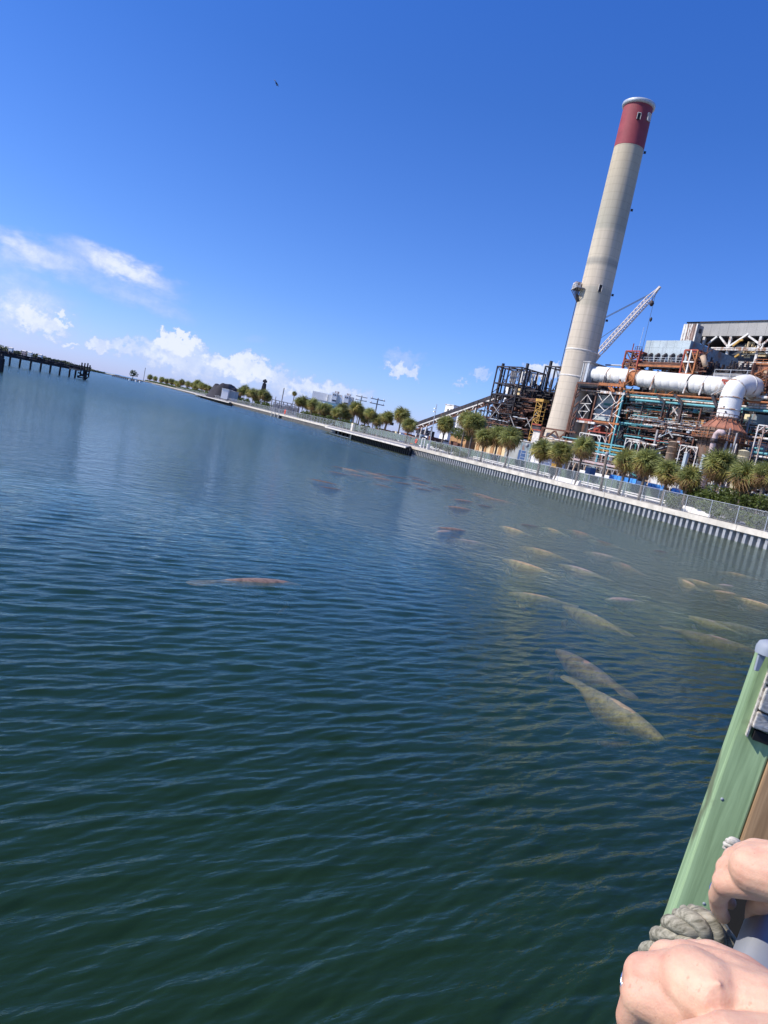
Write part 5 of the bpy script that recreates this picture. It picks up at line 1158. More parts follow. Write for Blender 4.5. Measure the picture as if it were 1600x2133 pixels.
for i in range(12): q = P(1484+i*20, 717-i*1.2, 40); b = MB(); b.lathe(q, [(.55, 0), (.55, .5), (.1, .7)], 10, True); b.build('hall_lamp', m_whitewall, T, smooth=True)
for k in range(20): q = Vector((X.x, X.y, zb-1-k*1.2))+BX*12.7; member(T, 'wall_girt', q, q+AX*ln, .18, m_dark)
# streaked white tower block in front of the band
X = P(1425, 675, 24); T = thing('streaked_tower_block', 'small white ribbed penthouse streaked with brown rust behind the pale blue building', 'building', (X.x, X.y, GZ)); X1 = alongA(X, 1455); ln = (X1-X).dot(AX); zb = P(1418, 708, 24).z-4
lb = (alongB(X1, 1466)-X1).dot(BX)
for c_ in range(12): b = MB(); b.box(Vector((X.x, X.y, zb))+AX*(ln*c_/12+.03)-BX*(.12*(c_ % 2)), AX, BX, UP, ln/12-.06, .3, X.z-zb); b.build('rib_panel', m_ribw if c_ not in (4, 8, 9, 10) else mat('rust_streak_cladding', (.30, .20, .16), .7, .3, .5), T)
b = MB(); b.box(Vector((X.x, X.y, zb))+BX*.32, AX, BX, UP, ln, lb, X.z-zb-.2); b.build('core', m_grey, T)
for z in (-2.5, -7): b = MB(); b.box(Vector((X1.x, X1.y, X.z+z))+BX*lb*.4, AX, BX, UP, .15, 1.1, 1.3); b.build('side_opening', m_cavern, T)

# ---------------------------------------------------------------- crane
bC = 55
pa, pb = P(1246, 737, bC), P(1369, 604, bC)
T = thing('crawler_crane', 'pale lattice boom of a tall crane leaning up behind the stack', 'crane', (pa.x, pa.y, GZ))
d_ = (pb-pa); L_ = d_.length; d_ /= L_; sd = BX; up2 = d_.cross(sd).normalized(); ww = .9
if up2.z < 0: up2 = -up2
base = pa - d_*pa.z/d_.z*.72 if d_.z > 0 else pa
member(T, 'boom_foot', Vector((base.x, base.y, GZ+2)), pa, 2.0, m_crane)
b = MB(); b.box(Vector((base.x, base.y, GZ))-AX*5-BX*3, AX, BX, UP, 10, 6, 4); b.build('crane_body', m_crane, T)
cor = [(sd*ww+up2*ww), (-sd*ww+up2*ww), (-sd*ww-up2*ww), (sd*ww-up2*ww)]
nb = 30
for c_ in cor:
    member(T, 'boom_chord', pa+c_*.8, pa+c_+d_*2, .3, m_crane); member(T, 'boom_chord', pa+c_+d_*2, pb+c_*.9-d_*4, .3, m_crane); member(T, 'boom_chord', pb+c_*.9-d_*4, pb+c_*.3, .28, m_crane)
for k in range(nb):
    a = pa+d_*(2+(L_-6)*k/nb); c2 = pa+d_*(2+(L_-6)*(k+1)/nb)
    for i in range(4):
        u, v = cor[i], cor[(i+1) % 4]
        if k % 2: u, v = v, u
        if i in (1, 3) and k % 2 == 0: member(T, 'lacing', a+u, a+v, .12, m_crane)
        member(T, 'lacing', a+u, c2+v, .14, m_crane)
member(T, 'boom_head', pb-d_*1, pb+d_*1.6, .8, m_crane)
for (q1_, q2_) in (((1262, 662), (1356, 613)), ((1262, 660), (1360, 609)), ((1250, 705), (1290, 678))): member(T, 'pendant_cable', P(*q1_, bC), P(*q2_, bC), .16, m_cable)
q = P(1359, 627, bC); member(T, 'hoist_cable', P(1360, 612, bC), q, .1, m_cable); b = MB(); b.lathe(q-UP*1.6, [(.2, -.4), (.75, .1), (.9, .8), (.5, 1.6), (.1, 1.8)], 12, True); b.build('hook_block', m_dark, T, smooth=True)
q = P(1366, 612, bC); member(T, 'hoist_cable', q, Vector((q.x, q.y, P(1340, 735, bC).z)), .1, m_cable); q = P(1356, 666, bC); b = MB(); b.lathe(q, [(.1, -.8), (.45, -.2), (.45, .5), (.1, 1)], 10, True); b.build('headache_ball', m_dark, T, smooth=True)

# ---------------------------------------------------------------- conveyor gallery
bV = 22
c0, c1 = P(866, 884, bV), P(1040, 822, bV); 
T = thing('conveyor_gallery', 'long inclined coal conveyor climbing to the dark steel skeleton', 'conveyor', (c0.x, c0.y, GZ))
d_ = c1-c0; L_ = d_.length; d_ /= L_; up2 = d_.cross(BX); up2 = up2 if up2.z > 0 else -up2
hC = 1.9
def bx(p, ex, ey, ez, name, m_): q = MB(); q.box(p, d_, BX, up2, ex, ey, ez); q.build(name, m_, T)
nseg = 22
for k in range(nseg): bx(c0+d_*(L_*k/nseg+.04)-up2*hC*.5, L_/nseg-.08, 3.2, hC+random.uniform(0, .05), 'gallery_cover', m_dark)
for z, w, mm in ((-1.1, .5, m_ribw), (-2.6, .45, m_rust)): member(T, 'truss_chord', c0+up2*z, c1+up2*z, w, mm)
for k in range(34): a = c0+d_*(L_*k/34); c2 = c0+d_*(L_*(k+1)/34); member(T, 'truss_brace', a+up2*(-1.1 if k % 2 else -2.6), c2+up2*(-2.6 if k % 2 else -1.1), .28, m_rust if k % 3 else m_ribw)
for px, py in ((880, 890), (890, 886), (958, 862), (992, 850)):
    X = P(px, py, bV); 
    for dB in (0, 3): member(T, 'bent_leg', Vector((X.x, X.y, GZ))+BX*dB-AX*1.2, X+BX*dB, .5, m_ribw if px < 900 or px > 980 else m_grey)
    for k in range(4): z = GZ+(X.z-GZ)*k/4; member(T, 'bent_brace', Vector((X.x, X.y, z)), Vector((X.x, X.y, z+(X.z-GZ)/4))+BX*3, .25, m_grey)
boxA(T, 'tail_housing', 868, 892, 888, 918, bV+2, 5, m_cavern)
X = P(929, 843, 45); T = thing('white_block_building', 'white windowed block standing behind the conveyor', 'building', (X.x, X.y, GZ)); X1 = alongA(X, 946); ln = (X1-X).dot(AX); lb = (alongB(X1, 957)-X1).dot(BX)
b = MB(); b.box(Vector((X.x, X.y, GZ)), AX, BX, UP, ln, lb, X.z-GZ); b.build('wall', m_whitewall, T)
b = MB(); b.box(X-AX*.3-BX*.3, AX, BX, UP, ln+.6, lb+.6, .4); b.build('roof', m_ribw, T)
for f_ in (.32, .68): q = X+AX*ln*f_-UP*3.4-BX*.12; b = MB(); b.box(q, AX, BX, UP, 1.0, .3, 1.6); b.build('window', m_cavern, T)
# grey windowless building behind tall palms
X = P(957, 862, 10); T = thing('grey_block_building', 'grey windowless block with a bright white corner strip behind the tall palms', 'building', (X.x, X.y, GZ)); X1 = alongA(X, 1000); ln = (X1-X).dot(AX)
b = MB(); b.box(Vector((X.x, X.y, GZ)), AX, BX, UP, ln, 10, X.z-GZ); b.build('wall', m_greywall, T)
b = MB(); b.box(Vector((X.x, X.y, GZ))-AX*.9-BX*.2, AX, BX, UP, 1.0, 1, X.z-GZ-1); b.build('corner_strip', m_whitewall, T)
for k in range(8): q = X+AX*ln*k/8-BX*.06; member(T, 'wall_seam', Vector((q.x, q.y, GZ)), q, .07, m_grey)
# low buildings behind the screen
def lowbuild(name, label, px0, py0, px1, off, depth, mm, extra=None, roofm=None):
    pa = wpix(px0, py0, off); s1_ = ws(px0, off); s0_ = ws(px1, off); T = thing(name, label, 'building', wl(s0_, off, GZ)); h = pa.z-GZ
    b = MB(); b.box(wl(s0_, off, GZ), WD, WN, UP, s1_-s0_, depth, h); b.build('wall', mm, T)
    b = MB(); b.box(wl(s0_-.2, off-.2, GZ+h), WD, WN, UP, s1_-s0_+.4, depth+.4, .2); b.build('roof', roofm or m_ribw, T); return T, s0_, s1_, h
T, s0_, s1_, h = lowbuild('grey_shed', 'low grey building with a dark blue door in front of the stack foot', 1046, 912, 1098, 22, 10, m_greywall)
b = MB(); q = ws(1088, 22); b.box(wl(q-.2, 21.85, GZ+.3), WD, WN, UP, 3.2, .2, h*.62); b.build('door', m_navy, T)
b = MB(); b.box(wl(s0_+.5, 21.9, GZ), WD, WN, UP, 4.4, .1, h-.3); b.build('shaded_bay', m_bluedark, T)
T, s0_, s1_, h = lowbuild('white_kiosk', 'bright white building end wall beside the grey shed', 1100, 916, 1122, 20, 6, m_whitewall)
T, s0_, s1_, h = lowbuild('ochre_shed', 'low ochre and pale yellow shed behind the small palms', 985, 912, 1046, 24, 8, m_yelwall, roofm=m_ochre)
for k in range(4): b = MB(); b.box(wl(s0_+(s1_-s0_)*(.1+k*.25), 23.8, GZ), WD, WN, UP, (s1_-s0_)*.1, .2, h*.9); b.build('brown_bay', m_ochre, T)
T, s0_, s1_, h = lowbuild('ochre_wall_building', 'orange-brown walled building left of the bushy shrub', 932, 903, 965, 26, 8, m_ochre, roofm=m_hopcone)
T, s0_, s1_, h = lowbuild('dark_equipment_house', 'dark cluttered shed under the tall palms', 962, 898, 1010, 30, 8, m_cavern)
T = thing('railed_stair', 'white railings of a stair landing in front of the stack foot', 'railing', wl(ws(1120, 16), 16, GZ))
for pxa, pxb, py in ((1078, 1140, 950), (1078, 1098, 936)):
    qa = wpix(pxa, py, 16); sa, sb = ws(pxa, 16), ws(pxb, 16); railing(T, wl(sb, 16, qa.z-1.2), wl(sa, 16, qa.z-1.2), m_galv, 1.2, 1.8)
T = thing('yellow_machine', 'small yellow machine part showing over the green screen below the palm trio', 'machine', wl(ws(1160, 11), 11, GZ))
qa = wpix(1153, 966, 11); b = MB(); b.box(qa-WD*1.4-UP*2, WD, WN, UP, 2.8, 1.6, 1.4); b.build('body', m_yellow, T); b = MB(); b.box(qa-WD*1.0-UP*.6, WD, WN, UP, 1.6, 1.4, .7); b.build('cab', m_yellow, T)
for q in (-1, 1): b = MB(); p_ = qa+WD*q-UP*2.1-WN*.1; b.tube([p_, p_-WN*.4], .6, 14); b.build('wheel', m_dark, T, smooth=True)
# ground-level clutter seen over the screen, at the foot of the plant
T = thing('yard_equipment', 'jumble of white, grey and rusty yard equipment at the foot of the conveyor', 'equipment', wl(ws(900, 20), 20, GZ))
for k, (mm, n_) in enumerate(((m_whitewall, 22), (m_bluegrey, 22), (m_rust, 30), (m_dark, 60))):
    r = random.Random(170+k); b = MB()
    for i in range(n_):
        px = r.uniform(862, 950); off = r.uniform(14, 30); s_ = ws(px, off); b.box(wl(s_, off, GZ), WD, WN, UP, r.uniform(.4, 3.0), r.uniform(.4, 2), r.uniform(.8, 3.4))
    b.build(['white_boxes', 'blue_boxes', 'rusty_heaps', 'dark_parts'][k], mm, T, kind='stuff')
T = thing('plant_yard_equipment', 'jumble of pale pipes and machinery at the foot of the power plant behind the palms', 'equipment', (P(1300, 960, -16)-UP*P(1300, 960, -16).z+UP*GZ).xyz)
q = P(1180, 960, -14); q.z = 0
for k, (mm, n_) in enumerate(((m_white, 120), (m_rust, 160), (m_dark, 260), (m_bluegrey, 60), (m_tan, 60), (m_teal, 40))):
    clutter(T, ['white_parts', 'rusty_parts', 'dark_parts', 'blue_parts', 'tan_parts', 'teal_parts'][k], q, 90, 14, GZ, GZ+(6 if k != 2 else 7), n_, mm, 180+k, (.15, .7), (.6, 4))
# ================================================================== LEFT SIDE AND FAR SHORE
# ---------------------------------------------------------------- trestle pier
q0 = gz(25, 763, 0); q1 = gz(181, 792, 0); pd = (q1-q0).normalized(); pn = Vector((-pd.y, pd.x, 0)); pn = pn if pn.y > 0 else -pn
T = thing('trestle_pier', 'dark tarred trestle pier on single piles running in from the left edge', 'pier', q1)
def pp_at(px):
    lo, hi = -80.0, 80.0
    for _ in range(40):
        mid = (lo+hi)/2
        if proj(q0+pd*mid)[0] < px: lo = mid
        else: hi = mid
    return q0+pd*lo
Lp = (q1-q0).length; ZB, ZD = 3.0, 3.55
s_ = q0-pd*40
b = MB(); b.box(Vector((s_.x, s_.y, ZB)), pd, pn, UP, Lp+41, 4.0, ZD-ZB); b.build('deck', m_creo, T)
b = MB(); b.box(Vector((s_.x, s_.y, ZB-.3))-pn*.15, pd, pn, UP, Lp+34, .5, .45); b.build('stringer', m_creo, T)
for px in (3, 25, 46, 68, 89, 109, 129, 149, 161, 181):
    q = pp_at(px); w = .62 if px < 181 else 1.1
    for dB in (1.2,): member(T, 'pile', q+pn*dB-UP*2, q+pn*dB+UP*(ZB+.1), w, m_creo, shape='pipe')
a, c_ = pp_at(161), pp_at(181)
member(T, 'cross_brace', a+UP*.8, c_+UP*2.2, .4, m_creo); member(T, 'cross_brace', a+UP*2.2, c_+UP*.8, .4, m_creo); member(T, 'cross_beam', a+UP*.5, c_+UP*.5, .4, m_creo)
member(T, 'pale_beam', pp_at(141)-pn*.3+UP*(ZB-.05), pp_at(161)-pn*.3+UP*(ZB-.05), .5, m_tan)
r = random.Random(33); k = 0
px = -20
while px < 184:
    q = pp_at(px); member(T, 'rail_post', q+UP*ZD, q+UP*(ZD+1.1), .22, m_creo); px += 9
member(T, 'handrail', s_*1+UP*(ZD+1.05), pp_at(183)+UP*(ZD+1.05), .16, m_creo); member(T, 'pipeline', s_+pn*1.5+UP*(ZD+.35), pp_at(176)+pn*1.5+UP*(ZD+.35), .55, m_dark, shape='pipe')
for px in (166, 172, 178, 183): q = pp_at(px); member(T, 'mooring_post', q+UP*1, q+UP*(ZD+1.7+r.random()), .5, m_creo, shape='pipe')
b = MB()
for i in range(22): q = pp_at(r.uniform(-10, 180))+pn*r.uniform(.5, 3)+UP*ZD; b.box(q, pd, pn, UP, r.uniform(.4, 2), r.uniform(.3, 1.2), r.uniform(.3, 1.2))
b.build('deck_fittings', m_creo, T, kind='stuff')
T = thing('mooring_dolphin', 'black cluster of piles standing in the water at the far left edge', 'mooring piles', gz(2, 775, 0))
for k in range(7): q = gz(-8+k*1.8, 775-(k % 3)*1.2, 0); member(T, 'pile', q-UP*2, q+UP*r.uniform(2.6, 3.6), .7, m_creo, shape='pipe')

# ---------------------------------------------------------------- far shores
def foliage_mass(name, pts, depth_, hfun, n, m, leaf, seed):
    """a far wood: many leaf clumps over an uneven volume"""
    r = random.Random(seed); b = MB()
    for i in range(n):
        t = r.random()*(len(pts)-1); k = int(t); f_ = t-k; p = pts[k]*(1-f_)+pts[min(k+1, len(pts)-1)]*f_; h = hfun(t/(len(pts)-1), r)
        p = Vector((p.x+r.uniform(-.5, .5)*depth_*.3, p.y+r.uniform(0, 1)*depth_, .3+h*r.random()**.7)); s_ = leaf*r.uniform(.5, 1.5)
        a = Vector((r.gauss(0, 1), r.gauss(0, .5), r.gauss(0, .6))).normalized(); q = a.cross(Vector((r.gauss(0, 1), r.gauss(0, 1), r.gauss(0, 1)))).normalized(); o = len(b.v)
        b.v += [tuple(p-a*s_), tuple(p+q*s_*.7), tuple(p+a*s_), tuple(p-q*s_*.7)]; b.f.append((o, o+1, o+2, o+3))
    o = b.build(name, m); o['kind'] = 'stuff'; return o
fs = [at(px, 740, 1300) for px in (-260, -60, 40, 100, 150, 190)]
for v in fs: v.z = 0
b = MB()
for i in range(len(fs)-1): b.quadbox([fs[i]-UP, fs[i+1]-UP, fs[i+1]-UP+Vector((0, 400, 0)), fs[i]-UP+Vector((0, 400, 0)), fs[i]+UP*1, fs[i+1]+UP*1, fs[i+1]+UP*1+Vector((0, 400, 0)), fs[i]+UP*1+Vector((0, 400, 0))])
o = b.build('far_shore', m_ground); o['kind'] = 'structure'
def hf(t, r): return max(2.2, 12.5*(1-t)**.8 + 2.2*math.sin(t*31)+1.6*math.sin(t*77))
foliage_mass('mangrove_wood', fs, 60, hf, 9000, m_mang, 1.5, 41)
for i, (px, lb) in enumerate(((22, 'tiny white house in the far trees, leftmost of four'), (50, 'tiny white house with a pink-red wall in the far trees'), (63, 'tiny white house in the middle of the far treeline'), (85, 'tiny white house in the far trees, rightmost of four'))):
    q = at(px, 735, 1290); q.z = 5.2*(1-px/240)+2.0; T = thing('far_house', lb, 'house', Vector((q.x, q.y, 1)), None)
    b = MB(); b.cbox((q.x, q.y, q.z*.5+2.6), 6.5, 5, q.z+4.2); b.build('wall', m_pink if i == 1 else m_whitewall, T); z = q.z+4.7
    b = MB(); b.quadbox([Vector((q.x-3.6, q.y-2.8, z)), Vector((q.x+3.6, q.y-2.8, z)), Vector((q.x+3.6, q.y+2.8, z)), Vector((q.x-3.6, q.y+2.8, z)), Vector((q.x-3.6, q.y-.2, z+1.6)), Vector((q.x+3.6, q.y-.2, z+1.6)), Vector((q.x+3.6, q.y+.2, z+1.6)), Vector((q.x-3.6, q.y+.2, z+1.6))]); b.build('roof', m_ribw, T)
# thin spit and jetty
a, c_ = at(182, 768, 2400), at(240, 779, 2300); a.z = c_.z = 0; b = MB(); b.quadbox([a-UP, c_-UP, c_-UP+Vector((0, 40, 0)), a-UP+Vector((0, 40, 0)), a+UP*1.6, c_+UP*2.2, c_+UP*2.2+Vector((0, 40, 0)), a+UP*1.6+Vector((0, 40, 0))]); o = b.build('sand_spit', mat('pale_sand', (.5, .48, .42), .9, .2, .02)); o['kind'] = 'structure'
a, c_ = at(235, 780, 1000), at(292, 791, 900); a.z = c_.z = 0; dj = (c_-a).normalized(); nj = Vector((-dj.y, dj.x, 0)); T = thing('far_jetty', 'low black jetty at the far mouth of the canal', 'jetty', a)
b = MB(); b.box(a+UP*1.3, dj, nj, UP, (c_-a).length, 3, 1.5); b.build('deck', m_creo, T); 
for k in range(14): q = a+dj*(c_-a).length*k/14; member(T, 'pile', q-UP, q+UP*1.4, 1.3, m_creo, shape='pipe')
for px in (271, 285, 294): q = at(px, 787, 890); member(T, 'white_marker', Vector((q.x, q.y, -.5)), Vector((q.x, q.y, 2.1)), 2.0, m_whitewall)
def round_tree(px, py, wpx, hpx, Yd, label, seed, group=None):
    c_ = at(px, py, Yd); s1 = Yd/FPX; r = random.Random(seed); T = thing('round_tree', label, 'tree', Vector((c_.x, c_.y, GZ)), group); b = MB(); lob = [(r.uniform(-.5, .5), r.uniform(-.4, .4), r.uniform(-.3, .35), r.uniform(.35, .6)) for _ in range(8)]
    for i in range(500):
        lx, ly, lz, lr = r.choice(lob); u = Vector((r.gauss(0, 1), r.gauss(0, 1), r.gauss(0, 1))).normalized()*lr*r.uniform(.7, 1.05)
        p = c_+Vector(((lx+u.x)*wpx*.6*s1, (ly+u.y)*wpx*.6*s1, (lz+u.z)*hpx*.7*s1)); a = Vector((r.gauss(0, 1), r.gauss(0, 1), r.gauss(0, .7))).normalized(); q = a.cross(Vector((r.gauss(0, 1), r.gauss(0, 1), r.gauss(0, 1)))).normalized(); s_ = 1.0*s1*r.uniform(.5, 1.4); o = len(b.v)
        b.v += [tuple(p-a*s_), tuple(p+q*s_*.7), tuple(p+a*s_), tuple(p-q*s_*.7)]; b.f.append((o, o+1, o+2, o+3))
    b.build('crown', m_mang, T); member(T, 'trunk', Vector((c_.x, c_.y, 0)), c_, .8, m_trunk)
round_tree(278, 778, 17, 13, 1000, 'round bushy tree standing alone at the end of the far jetty', 51)
# poles
def pole(px0, py0, Yd, label, w=.35, arms=False, zb=GZ):
    X = at(px0, py0, Yd); T = thing('utility_pole', label, 'utility pole', Vector((X.x, X.y, zb))); member(T, 'pole', T.location, X, w, m_grey, shape='pipe')
    if arms:
        for z in (.6, 2.2): q = X-UP*z; member(T, 'crossarm', q-Vector((1, .3, 0))*2.6, q+Vector((1, .3, 0))*2.6, .3, m_grey)
        for dx in (-2.2, 0, 2.2):
            for z in (.6, 2.2): q = X-UP*z+Vector((1, .3, 0))*dx; member(T, 'insulator', q, q+UP*.6, .25, m_whitewall)
pole(303, 766, 1100, 'lone thin mast at the start of the far palm row', .9)
pole(592, 808, 380, 'tall plain pole left of the dense palm thicket', .55)
pole(575, 826, 420, 'shorter pole among the distant pipework', .45)
pole(754, 824, 330, 'utility pole with crossarms right of the white silos', .5, True)
pole(788, 829, 260, 'utility pole with crossarms left of the lone round palm', .45, True)
# coal heap
c_ = at(470, 822, 560); c_.z = GZ; b = MB(); n1, n2 = 60, 24; rx, ry, hz = 36*560/FPX, 22, 0
top_z = at(478, 802, 560).z
def coalh(u, v): 
    d = math.sqrt(u*u+v*v); h = max(0, 1-d**1.6); h = min(h*1.15, .58+.07*math.sin(u*7+1)); return h*(top_z-GZ)/.63*(1+.07*noise.noise(Vector((u*4, v*4, 0))))+.3*noise.noise(Vector((u*20, v*20, 3)))
for j in range(n2+1):
    for i in range(n1+1): u = i/n1*2-1; v = j/n2*2-1; b.v.append((c_.x+u*rx, c_.y+v*ry, GZ+coalh(u, v)))
for j in range(n2):
    for i in range(n1): k = j*(n1+1)+i; b.f.append((k, k+1, k+n1+2, k+n1+1))
T = b.build('coal_heap', m_coal, smooth=True); T['kind'] = 'structure'
def farbox(name, label, px0, py0, px1, py1, Yd, mm, dep=10, extra=None, cat='building'):
    a = at(px0, py0, Yd); c_ = at(px1, py1, Yd); w = c_.x-a.x; T = thing(name, label, cat, Vector((a.x, Yd, GZ))); zt_ = a.z; 
    b = MB(); b.box(Vector((a.x, Yd, min(c_.z, GZ+1) if extra is None else extra)), Vector((1,0,0)), Vector((0,1,0)), UP, w, dep, zt_-(min(c_.z, GZ+1) if extra is None else extra)); b.build('wall', mm, T)
    b = MB(); b.box(Vector((a.x-.3, Yd-.3, zt_)), Vector((1,0,0)), Vector((0,1,0)), UP, w+.6, dep+.6, .3); b.build('roof', m_ribw, T); return T, a, w, zt_
farbox('white_shed', 'small bright white shed in front of the coal heap', 463, 809, 474, 826, 470, m_whitewall)
farbox('grey_shed', 'grey shed joined to the white shed in front of the coal heap', 475, 813, 488, 828, 474, m_bluegrey)
# distant tower
X = at(553, 790, 520); T = thing('conveyor_tower', 'dark thin steel tower rising over the clump of palms by the coal heap', 'tower', Vector((X.x, X.y, GZ))); 
for sx in (-1, 1):
    for sy in (-1, 1): member(T, 'leg', (X.x+sx*2.4, X.y+sy*2, GZ), (X.x+sx*.8, X.y+sy*.8, X.z-3), .5, m_dark)
member(T, 'mast', (X.x, X.y, GZ+6), X, 1.1, m_dark)
for k in range(6): z = GZ+(X.z-GZ)*k/7; w = 2.4-1.6*k/6; member(T, 'brace', (X.x-w, X.y-2, z), (X.x+w*.8, X.y-2, z+(X.z-GZ)/7), .35, m_dark); member(T, 'brace', (X.x+w, X.y-2, z), (X.x-w*.8, X.y-2, z+(X.z-GZ)/7), .35, m_dark)
b = MB(); b.cbox((X.x, X.y, X.z-1.5), 2.6, 2.6, 1.6); b.build('cabin', m_dark, T)
# distant pipework between palms (565-615)
a = at(566, 832, 400); T = thing('substation_frames', 'distant grey substation frames and pipework between two palm clumps', 'steel frame', Vector((a.x, a.y, GZ)))
for k in range(7):
    X = at(567+k*8, 832+k*1.8, 400); member(T, 'post', (X.x, X.y, GZ), X, .45, m_grey)
    if k: member(T, 'beam', Xp, X, .4, m_grey)
    Xp = X
for k in range(6): X = at(570+k*8, 838+k*1.8, 410); member(T, 'post', (X.x, X.y, GZ), X, .4, m_bluegrey); member(T, 'beam', X, X+Vector((2.2, 0, 0)), .4, m_grey)
bb = MB(); r = random.Random(61)
for i in range(120): X = at(r.uniform(564, 618), 852, r.uniform(385, 420)); bb.box(Vector((X.x, X.y, GZ)), Vector((1,0,0)), Vector((0,1,0)), UP, r.uniform(.3, 2), 1, r.uniform(1, 4.5))
bb.build('small_equipment', m_grey, T, kind='stuff')
# white hall and silos on the blue frame
YW = 340
a = at(652, 814, YW); c_ = at(682, 831, YW); T = thing('white_hall', 'long white windowless hall raised on a blue steel frame above the palms', 'building', Vector((a.x, YW, GZ))); w = c_.x-a.x; zb = at(652, 830, YW).z
for k in range(6): b = MB(); b.box(Vector((a.x+w*k/6, YW-random.uniform(0, .04), zb)), Vector((1,0,0)), Vector((0,1,0)), UP, w/6-.04, .3, a.z-zb); b.build('wall_panel', m_whitewall, T)
b = MB(); b.box(Vector((a.x, YW+.31, zb)), Vector((1,0,0)), Vector((0,1,0)), UP, w+2.5, 12, a.z-zb-.3); b.build('core', m_greywall, T)
xx = at(640, 832, YW); member(T, 'base_beam', Vector((a.x-2.5, YW-1, zb-.4)), Vector((at(738, 845, YW).x, YW-1, zb-.4)), .6, m_galv)
for i, (px0, py0, px1, pyb) in enumerate(((693, 817, 712, 840), (718, 822, 737, 846))):
    a = at(px0, py0, YW-2); w = at(px1, py0, YW-2).x-a.x; zb2 = at(px0+5, pyb, YW-2).z; T = thing('white_silo_house', ['white silo house with square openings, left one of two', 'white silo house with square openings, right one of two'][i], 'building', Vector((a.x, YW-2, GZ)))
    b = MB(); b.box(Vector((a.x, YW-2, zb2)), Vector((1,0,0)), Vector((0,1,0)), UP, w*.55, 6, a.z-zb2); b.build('front_wall', m_whitewall, T)
    b = MB(); b.box(Vector((a.x+w*.55, YW-1.4, zb2)), Vector((1,0,0)), Vector((0,1,0)), UP, w*.45, 7, a.z-zb2-.4); b.build('side_block', m_ribw, T)
    b = MB(); b.box(Vector((a.x-1.6, YW-1.5, zb2)), Vector((1,0,0)), Vector((0,1,0)), UP, 1.6, 5, (a.z-zb2)*.75); b.build('annex', m_whitewall, T)
    b = MB(); b.box(Vector((a.x+w*.2, YW, a.z)), Vector((1,0,0)), Vector((0,1,0)), UP, w*.45, 3, .9); b.build('roof_vent', m_ribw, T)
    for fx, fz in ((.12, .72), (.32, .72), (.1, .16), (.22, .16), (.34, .16), (.46, .16)): b = MB(); b.box(Vector((a.x+w*fx, YW-2.08, zb2+(a.z-zb2)*fz)), Vector((1,0,0)), Vector((0,1,0)), UP, .42, .1, .7); b.build('window', m_cavern, T)
X = at(676, 836, YW-4); T = thing('blue_steel_frame', 'pale blue braced steel frame carrying the white silo houses', 'steel frame', Vector((X.x, X.y, GZ)))
xs = [at(px, 840, YW-4).x for px in (677, 688, 699, 712, 726, 738)]; zt_ = at(680, 837, YW-4).z
mfr = mat('pale_blue_steel', (.22, .42, .50), .6, .2, .6)
for x in xs: member(T, 'column', (x, YW-4, GZ), (x, YW-4, zt_-.6), .6, mfr); member(T, 'column', (x, YW+3, GZ), (x, YW+3, zt_-.6), .6, m_bluedark)
for dz, w in ((0, .9), (3.2, .6), (7.5, .5)): member(T, 'beam', (xs[0], YW-4, zt_-.5-dz), (xs[-1], YW-4, zt_-.5-dz), w, mfr)
for k in range(len(xs)-1): member(T, 'brace', (xs[k], YW-4, zt_-3.7), (xs[k+1], YW-4, zt_-.6), .45, mfr) if k % 2 else member(T, 'brace', (xs[k], YW-4, zt_-.6), (xs[k+1], YW-4, zt_-3.7), .45, mfr)
b = MB(); b.box(Vector((xs[0], YW-1, zt_-8)), Vector((1,0,0)), Vector((0,1,0)), UP, xs[-1]-xs[0], 4, 7); b.build('dark_hopper', m_bluedark, T)
T = thing('roadside_machines', 'small white and orange machines parked beyond the fence below the palm thicket', 'machines', wl(ws(800, 16), 16, GZ))
for k, (mm, n_) in enumerate(((m_whitewall, 14), (m_orange, 10), (m_cream, 6), (m_dark, 26))):
    r = random.Random(270+k); b = MB()
    for i in range(n_): px = r.uniform(735, 866); off = r.uniform(14, 24); b.box(wl(ws(px, off), off, GZ), WD, WN, UP, r.uniform(.8, 3.5), r.uniform(.8, 2), r.uniform(.8, 2.8))
    b.build(['white_bodies', 'orange_bodies', 'cream_boxes', 'dark_bodies'][k], mm, T, kind='stuff')
X = wpix(803, 884, 14); T = thing('excavator', 'small orange excavator with raised arm between the lone palm and the tall dark palm', 'excavator', Vector((X.x, X.y, GZ)))
b = MB(); b.box(Vector((X.x, X.y, GZ+1)), WD, WN, UP, 3.0, 2.2, 1.6); b.build('body', m_orange, T); b = MB(); b.box(Vector((X.x, X.y, GZ)), WD, WN, UP, 3.6, 2.4, .9); b.build('tracks', m_dark, T)
b = MB(); b.tube([Vector((X.x, X.y, GZ+2)), X+UP*2.2-WD*1.5, X+UP*1.0-WD*4.2], .3, 8); b.build('arm', m_orange, T); b = MB(); b.box(X+UP*.1-WD*4.6, WD, WN, UP, 1.0, 1.0, .9); b.build('bucket', m_dark, T)

